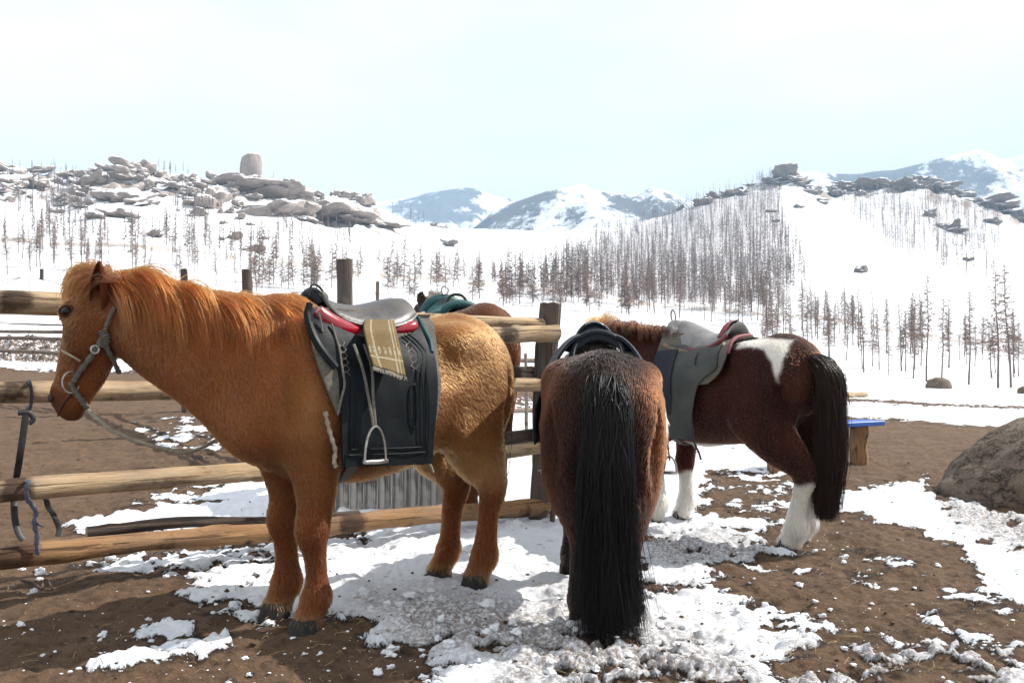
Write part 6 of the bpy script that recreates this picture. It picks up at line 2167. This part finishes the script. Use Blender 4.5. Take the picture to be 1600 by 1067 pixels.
    pts = [T(484, 462, .03), T(486, 447, .03), T(494, 445, .03), T(504, 455, .03), T(505, 468, .03)]
    mb = MB(); mb.tube(spline(np.array([(x, .03, z) for x, z in pts]), 18) - sl, 0.0055, 7); mb.build('handle', DARKIRON, sd)
    # small strap and iron dee
    for pix in ([(512, 488), (515, 500), (516, 518)], [(532, 505), (534, 525), (535, 545), (534, 575), (536, 600), (530, 622), (524, 648)]):
        q = np.array([T(a, b, .30) for a, b in pix]); y = np.maximum(drape(S, q[:, 0], q[:, 1], .06, 1, zt), .235)
        mb = MB(); mb.tube(spline(np.stack([q[:, 0], y, q[:, 1]], 1), 18) - sl, 0.0055, 6); mb.build('tie_strap', STRAPM, sd)
    q = np.array([T(a, b, .34) for a, b in ((521, 644), (525, 665), (530, 685), (536, 705), (534, 722), (537, 731))]); y = drape(S, q[:, 0], q[:, 1], .03, 1, zt)
    pts = spline(np.stack([q[:, 0], y, q[:, 1]], 1), 30)
    mb = MB(); mb.tube(pts - sl, 0.009 + 0.0025 * np.sin(np.arange(30) * 1.6), 8); mb.build('braided_cord', CREAMR, sd)
    q = np.array([T(a, b, .34) for a, b in ((671, 722), (676, 728), (680, 738))]); 
    mb = MB(); mb.tube(spline(np.stack([q[:, 0], drape(S, q[:, 0], q[:, 1], .03, 1, zt), q[:, 1]], 1), 8) - sl, 0.006, 6); mb.build('braided_cord', CREAMR, sd)
    # girth under the belly
    ang = np.linspace(-0.5, math.pi + 0.5, 40); gx = 0.30
    pts = []
    for a in ang:
        d = np.array((0, math.cos(a), -math.sin(a))); p = np.array((gx, 0, .95)) + np.arange(0.15, 0.6, .01)[:, None] * d
        v = S['B'].val(p); k = np.nonzero(v > 0.012)[0]
        pts.append(p[k[0]] if len(k) else p[-1])
    mb = MB(); mb.tube(np.array(pts) - sl, 0.03, 8, flat=0.22, ref=(0, 1.0, 0.2)); mb.build('girth', STRAPM, sd)
    # stirrups
    for sg in (1, -1):
        x0, z0 = T(587, 575, .40); x1, z1 = T(597, 667, .40)
        y0 = drape(S, [x1], [z1], .075, 1, zt)[0]
        for dx in (-0.012, 0.012):
            pts = spline(np.array([(x0 + dx * 2.2 + .02, sg * (y0 - .03), z0 + .10), (x0 + dx * 2.0, sg * y0, z0), ((x0 + x1) / 2 + dx, sg * (y0 + .004), (z0 + z1) / 2), (x1 + dx * .4, sg * (y0 + .008), z1)]), 14)
            mb = MB(); mb.tube(pts - sl, 0.0075, 6, flat=0.4, ref=(0, 1.0, 0.01)); mb.build('stirrup_strap', STRAPM, sd)
        stirrup(sd, sl, (x1, sg * (y0 + .014), z1), (1, 0, 0), 0.142, 0.054, IRON, IRON)
    # small woven rug thrown over the seat
    rg, rl = tack_root(S, 'saddle_rug', 'small olive woven rug with pale border draped over the black saddle', 'rug', 0.2)
    m, nt, b, out = new_mat('olive_rug_weave')
    at = nd(nt, 'ShaderNodeAttribute', attribute_name='rug'); sep = nt.nodes.new('ShaderNodeSeparateColor'); nt.links.new(at.outputs['Color'], sep.inputs[0])
    n = noise_n(nt, coords(nt), 90, 4, 0.6)
    base = mixc(nt, n, (0.085, 0.054, 0.017), (0.16, 0.108, 0.042))
    u, v_ = sep.outputs[0], sep.outputs[1]
    def band(x, c, w):
        d = math_n(nt, 'ABSOLUTE', math_n(nt, 'SUBTRACT', x, c)); return ramp(nt, d, w, w * 0.6)
    lines = math_n(nt, 'MAXIMUM', math_n(nt, 'MAXIMUM', band(u, 0.22, 0.035), band(u, 0.80, 0.03)), math_n(nt, 'MAXIMUM', band(v_, 0.80, 0.018), band(u, 0.90, 0.018)))
    zz = math_n(nt, 'MULTIPLY', band(v_, 0.68, 0.07), ramp(nt, math_n(nt, 'SINE', math_n(nt, 'MULTIPLY', u, 42.0)), 0.1, 0.4))
    zz = math_n(nt, 'MULTIPLY', zz, ramp(nt, n, 0.42, 0.5))
    lines = math_n(nt, 'MULTIPLY', math_n(nt, 'MAXIMUM', lines, zz), ramp(nt, n, 0.3, 0.5, 0.35, 0.9))
    nt.links.new(mixc(nt, lines, base, (0.27, 0.23, 0.16)), b.inputs['Base Color']); b.inputs['Roughness'].default_value = 0.95
    bump(nt, b, n, 0.8, 0.004)
    nu, nv = 22, 34
    Lp = spline(np.array([(572, 488), (567, 512), (574, 545), (584, 572)]), nv); Rp = spline(np.array([(612, 488), (617, 512), (626, 550), (632, 588)]), nv)
    V = np.zeros((nv, nu, 3)); ca = np.ones((nv, nu, 4))
    for i in range(nv):
        for j in range(nu):
            t = j / (nu - 1); f = i / (nv - 1)
            pp = Lp[i] * (1 - t) + Rp[i] * t
            ypl = np.interp(f, [0, .28, .4, 1], [.08, .222, .30, .40])
            x, z = T(pp[0], pp[1], ypl)
            V[i, j] = (x, max(ypl - 0.0, 0) + 0.006 * math.sin(t * 9 + f * 4) * f, z); ca[i, j, :3] = (t, f, 0)
    V -= rl; N = np.zeros_like(V); N[..., 1] = 0.9; N[..., 2] = 0.3
    mb = MB(); mb.slab(V, 0.008, N)
    me = mb.mesh('rug'); set_attr(me, 'rug', np.concatenate([ca.reshape(-1, 4)] * 2), 'FLOAT_COLOR')
    mobj('weave', me, m, rg)
    r = np.random.default_rng(3)
    mb = MB()
    for j in range(60):
        t = j / 59; k = min(int(t * (nu - 1)), nu - 2); p = V[-1, k] * (1 - (t * (nu - 1) - k)) + V[-1, k + 1] * (t * (nu - 1) - k) + np.array((0, .004, 0))
        mb.tube([p, p + np.array((r.normal(0, .004), .002, -.008)), p + np.array((r.normal(0, .007), .003, -.018))], [.0022, .0018, .0008], 5)
    mb.build('fringe', simple_mat('rug_fringe', (0.36, 0.32, 0.26), None, 0.95, 60), rg)

# ---------------- halter and lead rope of the chestnut
def halter1():
    S = H1
    e = empty('rope_halter', S['O'] + S['Fv'] * S['poll'][0] + S['Lv'] * S['poll'][1] + np.array((0, 0, S['poll'][2])), S['th']); pl = S['poll']
    def rp(pix, r_, name, mat=ROPEM, off=0.014, lump=0.0, n=26):
        q = np.array([surf_px(S, a, b, off) for a, b in pix])
        q = S['B'].push(q, off, 3)
        s = spline(q, n)
        rr = r_ * (1 + lump * np.sin(np.arange(n) * 1.9))
        mb = MB(); mb.tube(s - pl, rr, 8, True, 0.12, 3); return mb.build(name, mat, e)
    rp([(163, 518), (155, 537), (142, 556), (127, 578), (118, 592), (112, 602)], 0.0115, 'cheek_rope', lump=0.25)
    rp([(158, 520), (168, 545), (178, 565), (186, 582)], 0.010, 'throat_rope', lump=0.25)
    rp([(160, 516), (166, 530), (160, 540)], 0.017, 'knot', lump=0.2)
    rp([(97, 548), (112, 556), (126, 563)], 0.005, 'nose_cord', CREAMR)
    rp([(112, 600), (120, 613), (130, 628), (138, 640)], 0.012, 'chin_rope', lump=0.2)
    rp([(164, 520), (170, 503), (180, 480)], 0.008, 'crown_rope')
    c = surf_px(S, 147, 546, 0.03); mb = MB(); a = np.arange(17) * 2 * math.pi / 16
    mb.tube(np.stack([c[0] + np.cos(a) * .016, np.full(17, c[1] + .008), c[2] + np.sin(a) * .016], 1) - pl, 0.004, 6, False); mb.build('ring', IRON, e)
    c = surf_px(S, 110, 597, 0.02)
    mb = MB(); mb.tube(np.stack([c[0] + np.cos(a) * .035, np.full(17, c[1] + .006), c[2] + np.sin(a) * .045], 1) - pl, 0.0035, 6, False); mb.build('bit_ring', IRON, e)
    tag(e, 'knotted grey rope halter on the head of the chestnut horse', 'halter')
    q = surf_px(S, 136, 640, 0.016)
    w = S['O'] + S['Fv'] * q[0] + S['Lv'] * q[1] + np.array((0, 0, q[2]))
    pts = spline(np.array([w, P(150, 652, 3.74), P(175, 672, 3.76), P(215, 690, 3.8), P(255, 700, 3.86), P(290, 707, 3.92), P(318, 698, 4.0), P(350, 680, 4.12)]), 44)
    mb = MB(); mb.tube(pts - w, 0.0085, 8, True, 0.12, 6)
    o = mb.build('lead_rope', CREAMR); o.location = w
    tag(o, 'pale lead rope sagging from the chestnut halter to its chest', 'rope')

# ---------------- bay pony: blue black saddle seen from behind
def tack2():
    S = H2; B = S['B']
    bl, pl = tack_root(S, 'sheepskin_pad', 'cream sheepskin pad under the saddle of the bay pony', 'saddle pad', 0.12)
    xs = np.linspace(-.10, .44, 20); ys = np.linspace(-.24, .24, 27)
    V = np.zeros((20, 27, 3))
    for i, x in enumerate(xs):
        for j, y in enumerate(ys):
            V[i, j] = (x, y, B.top(x, y, 0.012))
    mb = MB(); N = np.zeros_like(V); N[..., 2] = 1; mb.slab(V - pl, 0.028, N); mb.build('fleece', FLEECE, bl)
    r = np.random.default_rng(2); n = 2600
    i = r.integers(0, 19, n); j = r.integers(0, 26, n); m = r.random(n) < 0.5; i[m] = 0
    p = V[i, j] + np.stack([-.012 * (i == 0) + r.normal(0, .006, n), r.uniform(-.01, .01, n), np.full(n, .022)], 1) - pl
    d = np.stack([-.5 * (i == 0) + r.normal(0, .3, n), r.normal(0, .3, n), np.full(n, .45)], 1); d /= np.linalg.norm(d, axis=1, keepdims=True)
    L = r.uniform(.015, .03, n)[:, None]
    strands('fleece_hair', np.stack([p, p + d * L * .5, p + d * L + np.array((0, 0, -.006))], 1), 0.0014, 0.0003, np.repeat([[.55, .48, .38]], n, 0) * r.uniform(.7, 1.1, n)[:, None], bl)
    sd, sl = tack_root(S, 'saddle', 'blue black saddle with two padded arches on the bay pony', 'saddle', 0.15)
    zb = B.top(0.1, 0, 0.02) + .03
    def arch(x, w, h, r_, name, mat, base=-.03, yc=0.0):
        a = np.linspace(0, math.pi, 21)
        pts = np.stack([np.full(21, x), yc + np.cos(a) * w, zb + base + np.sin(a) ** 0.8 * h], 1)
        mb = MB(); mb.tube(pts - sl, r_, 10, flat=1.5, ref=(1.0, 0, 0)); return mb.build(name, mat, sd)
    arch(0.02, .125, .125, 0.016, 'cantle', NAVYL); arch(0.005, .118, .128, 0.005, 'cantle_edge', IRON)
    arch(0.40, .105, .185, 0.014, 'pommel', NAVYL); arch(0.388, .098, .192, 0.005, 'pommel_edge', IRON)
    seat_mesh([(.00, zb + .085, zb + .02, .12), (.08, zb + .075, zb + .03, .17), (.2, zb + .07, zb + .02, .19), (.32, zb + .10, zb + .03, .16), (.40, zb + .15, zb + .06, .10)], 'seat', NAVYL, sd, sl, 0.025, 2.0)
    for sg in (1, -1):
        rows = np.zeros((12, 16, 3))
        for a in range(12):
            t = a / 11
            for c in range(16):
                u = c / 15; x = -.02 + .42 * u
                y = .08 + .15 * t; rows[a, c] = (x, sg * (y + .025 * math.sin(u * 3.14) * t), zb + .07 - .04 * t - .15 * t * t + .015 * math.sin(u * 3.14))
        mb = MB(); N = np.zeros_like(rows); N[..., 1] = sg * .6; N[..., 2] = .6
        mb.slab(rows - sl, 0.016, N); mb.build('side_panel', NAVYL, sd)
        f = [(.0, zb - .03), (.0, zb - .12), (.03, zb - .25), (.05, zb - .45)]; q = [(.36, zb - .03), (.38, zb - .12), (.38, zb - .25), (.34, zb - .45)]
        flap_from(S, poly_sheet(f, q, 12, 16), 0.03, 0.008, sg, zb - .05, BLACKL, 'flap', sd, sl)
        y1 = 0.27 if sg == 1 else 0.365
        pts = spline(np.array([(.2, sg * .25, zb - .05), (.2, sg * (y1 - .07), .95), (.2, sg * (y1 - .02), .80), (.19, sg * y1, .64)]), 14)
        mb = MB(); mb.tube(pts - sl, 0.012, 6, flat=0.35, ref=(0, 1.0, .01)); mb.build('stirrup_strap', DARKIRON, sd)
        stirrup(sd, sl, (.19, sg * y1, .66), (0.35, 1, 0) if sg == -1 else (1, 0, 0), 0.075, 0.034, IRON, IRON)
    ang = np.linspace(-.4, math.pi + .4, 30); pts = []
    for a in ang:
        d = np.array((0, math.cos(a), -math.sin(a))); p = np.array((.25, 0, .8)) + np.arange(.1, .5, .01)[:, None] * d
        v = B.val(p); k = np.nonzero(v > .01)[0]; pts.append(p[k[0]] if len(k) else p[-1])
    mb = MB(); mb.tube(np.array(pts) - sl, 0.028, 8, flat=.22, ref=(0, 1.0, .2)); mb.build('girth', STRAPM, sd)

# ---------------- pinto: grey wrapped saddle with faded red trim
def tack3():
    S = H3; B = S['B']; T = lambda px, py, y=0.28: to_local_px(S, px, py, y)
    zt = 1.30
    bl, pl = tack_root(S, 'saddle_blanket', 'grey felt saddle blanket with faded red edge on the pinto', 'saddle blanket', 0.2)
    fr = [T(1040, 520, .10), T(1030, 545, .2), T(1020, 580, .26), T(1018, 610)]; rr = [T(1162, 522, .08), T(1150, 542, .2), T(1135, 566, .26), T(1108, 600)]
    for sg in (1, -1): flap_from(S, poly_sheet(fr, rr, 20, 18), 0.025, 0.012, sg, zt, FELTM, 'felt_side', bl, pl)
    xs = np.linspace(T(1160, 523, .08)[0], T(1045, 523, .08)[0], 16); ys = np.linspace(-.16, .16, 17); V = np.array([[(x, y, B.top(x, y, .02)) for y in ys] for x in xs])
    mb = MB(); N = np.zeros_like(V); N[..., 2] = 1; mb.slab(V - pl, .016, N); mb.build('felt_top', FELTM, bl)
    ridge(S, [T(1164, 523, .10), T(1152, 541, .2), T(1146, 552, .24)], .036, .012, 1, zt, PINKM, 'red_edge', bl, pl)
    sd, sl = tack_root(S, 'saddle', 'grey wrapped saddle with faded red rim and long dusty flap on the pinto', 'saddle', 0.2)
    fr = [T(1032, 538, .2), T(1026, 570, .28), T(1030, 620), T(1040, 650), T(1046, 684)]; rr = [T(1130, 540, .2), T(1118, 572, .28), T(1098, 600), T(1090, 640), T(1088, 686)]
    for sg in (1, -1):
        flap_from(S, poly_sheet(fr, rr, 22, 30), 0.042, 0.009, sg, zt - .03, GREYFL, 'flap', sd, sl, .02, 5)
        f2 = [T(1026, 548, .25), T(1020, 575, .28), T(1024, 610), T(1036, 640)]; r2 = [T(1052, 545, .25), T(1052, 575, .28), T(1056, 620), T(1056, 650)]
        flap_from(S, poly_sheet(f2, r2, 12, 20), 0.054, 0.006, sg, zt - .03, NAVYCL, 'cloth_panel', sd, sl, .02, 8)
    st = []
    for pe, yc, w in (((1136, 521), 503, .12), ((1126, 530), 512, .155), ((1108, 540), 520, .175), ((1088, 544), 521, .175), ((1070, 543), 511, .165), ((1052, 540), 502, .14), ((1040, 536), 505, .11)):
        x, ze = T(*pe, w); _, zc = T(pe[0], yc, 0.0); st.append((x, zc, ze, w))
    seat_mesh(st, 'seat', BAGM, sd, sl, 0.02, 2.2)
    r = np.random.default_rng(5)
    x, z = T(1057, 519, .05)
    V_, F_ = ico(4); V_ = V_.copy() * (1 + .30 * fbm3(V_[:, 0] * 2, V_[:, 1] * 2, V_[:, 2] * 2, 4, 6))[:, None]
    me = np_mesh('wrapped_pommel', V_ * np.array((.075, .14, .085)) + np.array((x, 0.0, z)) - sl, F_); mobj('wrapped_pommel', me, BAGM, sd)
    edge = spline(np.array([(a, w + .004, ze - .012) for a, zc, ze, w in st]), 24)
    for sg in (1, -1):
        mb = MB(); mb.tube(edge * np.array((1, sg, 1)) - sl, .014, 8); mb.build('red_rim', PINKM, sd)
        q = np.array([T(a, b, .19) for a, b in ((1036, 540), (1060, 549), (1090, 552), (1120, 546), (1132, 538))])
        mb = MB(); mb.tube(spline(np.stack([q[:, 0], np.full(5, .185 * sg), q[:, 1]], 1), 16) - sl, .020, 8); mb.build('side_bar', simple_mat('brown_wood_bar', (0.20, 0.13, 0.085), None, .7, 30) if sg == 1 else sd.children[-1].data.materials[0], sd)
    x, z = T(1138, 516, .05)
    pts = [(x, y, z + .045 - (y / .13) ** 2 * .10) for y in np.linspace(-.13, .13, 13)]
    mb = MB(); mb.tube(np.array(pts) - sl, .022, 8); mb.build('cantle', PINKM, sd)
    q = np.array([T(1134, 512, .04), T(1145, 505, .04), T(1153, 500, .04)])
    mb = MB(); mb.tube(np.stack([q[:, 0], np.full(3, .04), q[:, 1]], 1) - sl, [.012, .010, .005], 7); mb.build('cantle_tip', BLACKL, sd)
    x, z = T(1052, 494, 0.0); a = np.arange(21) * 2 * math.pi / 20
    mb = MB(); mb.tube(np.stack([x + np.cos(a) * .02, np.sin(a) * .006, z + np.sin(a) * .042], 1) - sl, .006, 6, False); mb.build('grip_ring', IRON, sd)
    q = np.array([T(a, b, .30) for a, b in ((1079, 548), (1082, 562), (1085, 570))]); mb = MB(); mb.tube(spline(np.stack([q[:, 0], drape(S, q[:, 0], q[:, 1], .06, 1, zt), q[:, 1]], 1), 10) - sl, .005, 6); mb.build('tie_strap', DARKIRON, sd)
    q = np.array([T(a, b, .30) for a, b in ((1087, 665), (1089, 690), (1096, 705), (1100, 718))]); mb = MB(); mb.tube(spline(np.stack([q[:, 0], drape(S, q[:, 0], q[:, 1], .05, 1, zt), q[:, 1]], 1), 12) - sl, .007, 6); mb.build('tie_strap', DARKIRON, sd)
    ang = np.linspace(-.4, math.pi + .4, 30); pts = []
    for a_ in ang:
        d = np.array((0, math.cos(a_), -math.sin(a_))); p = np.array((.33, 0, .9)) + np.arange(.1, .5, .01)[:, None] * d
        v = B.val(p); k = np.nonzero(v > .01)[0]; pts.append(p[k[0]] if len(k) else p[-1])
    mb = MB(); mb.tube(np.array(pts) - sl, 0.028, 8, flat=.22, ref=(0, 1.0, .2)); mb.build('girth', STRAPM, sd)

# ---------------- horse behind the fence: green saddle
def tack4():
    S = H4; B = S['B']
    sd, sl = tack_root(S, 'saddle', 'dark green padded saddle on the horse behind the fence', 'saddle', 0.15)
    zb = B.top(0.12, 0, .01) + .02
    def pad(x, w, h, r_, name, base):
        a = np.linspace(0.1, math.pi - 0.1, 21)
        pts = np.stack([np.full(21, x), np.cos(a) * w, zb + base + np.sin(a) * h], 1)
        mb = MB(); mb.tube(pts - sl, r_ * np.sin(np.linspace(.5, math.pi - .5, 21)) ** .4, 12); return mb.build(name, TEALL, sd)
    pad(.40, .17, .13, .048, 'pommel', .0); pad(-.02, .15, .07, .034, 'cantle', .0)
    seat_mesh([(-.04, zb + .085, zb + .02, .13), (.08, zb + .06, zb + .01, .18), (.22, zb + .07, zb + .0, .19), (.36, zb + .13, zb + .04, .16), (.42, zb + .16, zb + .06, .12)], 'seat', TEALL, sd, sl, .03)
    for sg in (1, -1):
        f = [(-.02, zb - .02), (.0, zb - .15), (.03, zb - .3), (.05, zb - .5)]; q = [(.40, zb - .02), (.42, zb - .15), (.40, zb - .3), (.36, zb - .5)]
        flap_from(S, poly_sheet(f, q, 12, 16), .03, .008, sg, zb - .04, TEALL, 'flap', sd, sl)
    a = np.arange(17) * 2 * math.pi / 16
    mb = MB(); mb.tube(np.stack([np.full(17, .37), .0 + np.cos(a) * .03, zb + .205 + np.sin(a) * .035], 1) - sl, .007, 6, False); mb.build('grip_ring', IRON, sd)
    mb = MB(); mb.tube(spline(np.array([(.05, -.10, zb + .05), (.06, -.04, zb + .14), (.08, .05, zb + .14), (.09, .10, zb + .05)]), 16) - sl, .012, 8); mb.build('rear_handle', DARKIRON, sd)
    mb = MB(); mb.ell(np.array((.36, .19, zb - .01)) - sl, (.05, .03, .035)); mb.build('folded_cloth', simple_mat('pale_cloth', (.5, .48, .45), None, .9, 30), sd)

tack1(); halter1(); tack2(); tack3(); tack4()
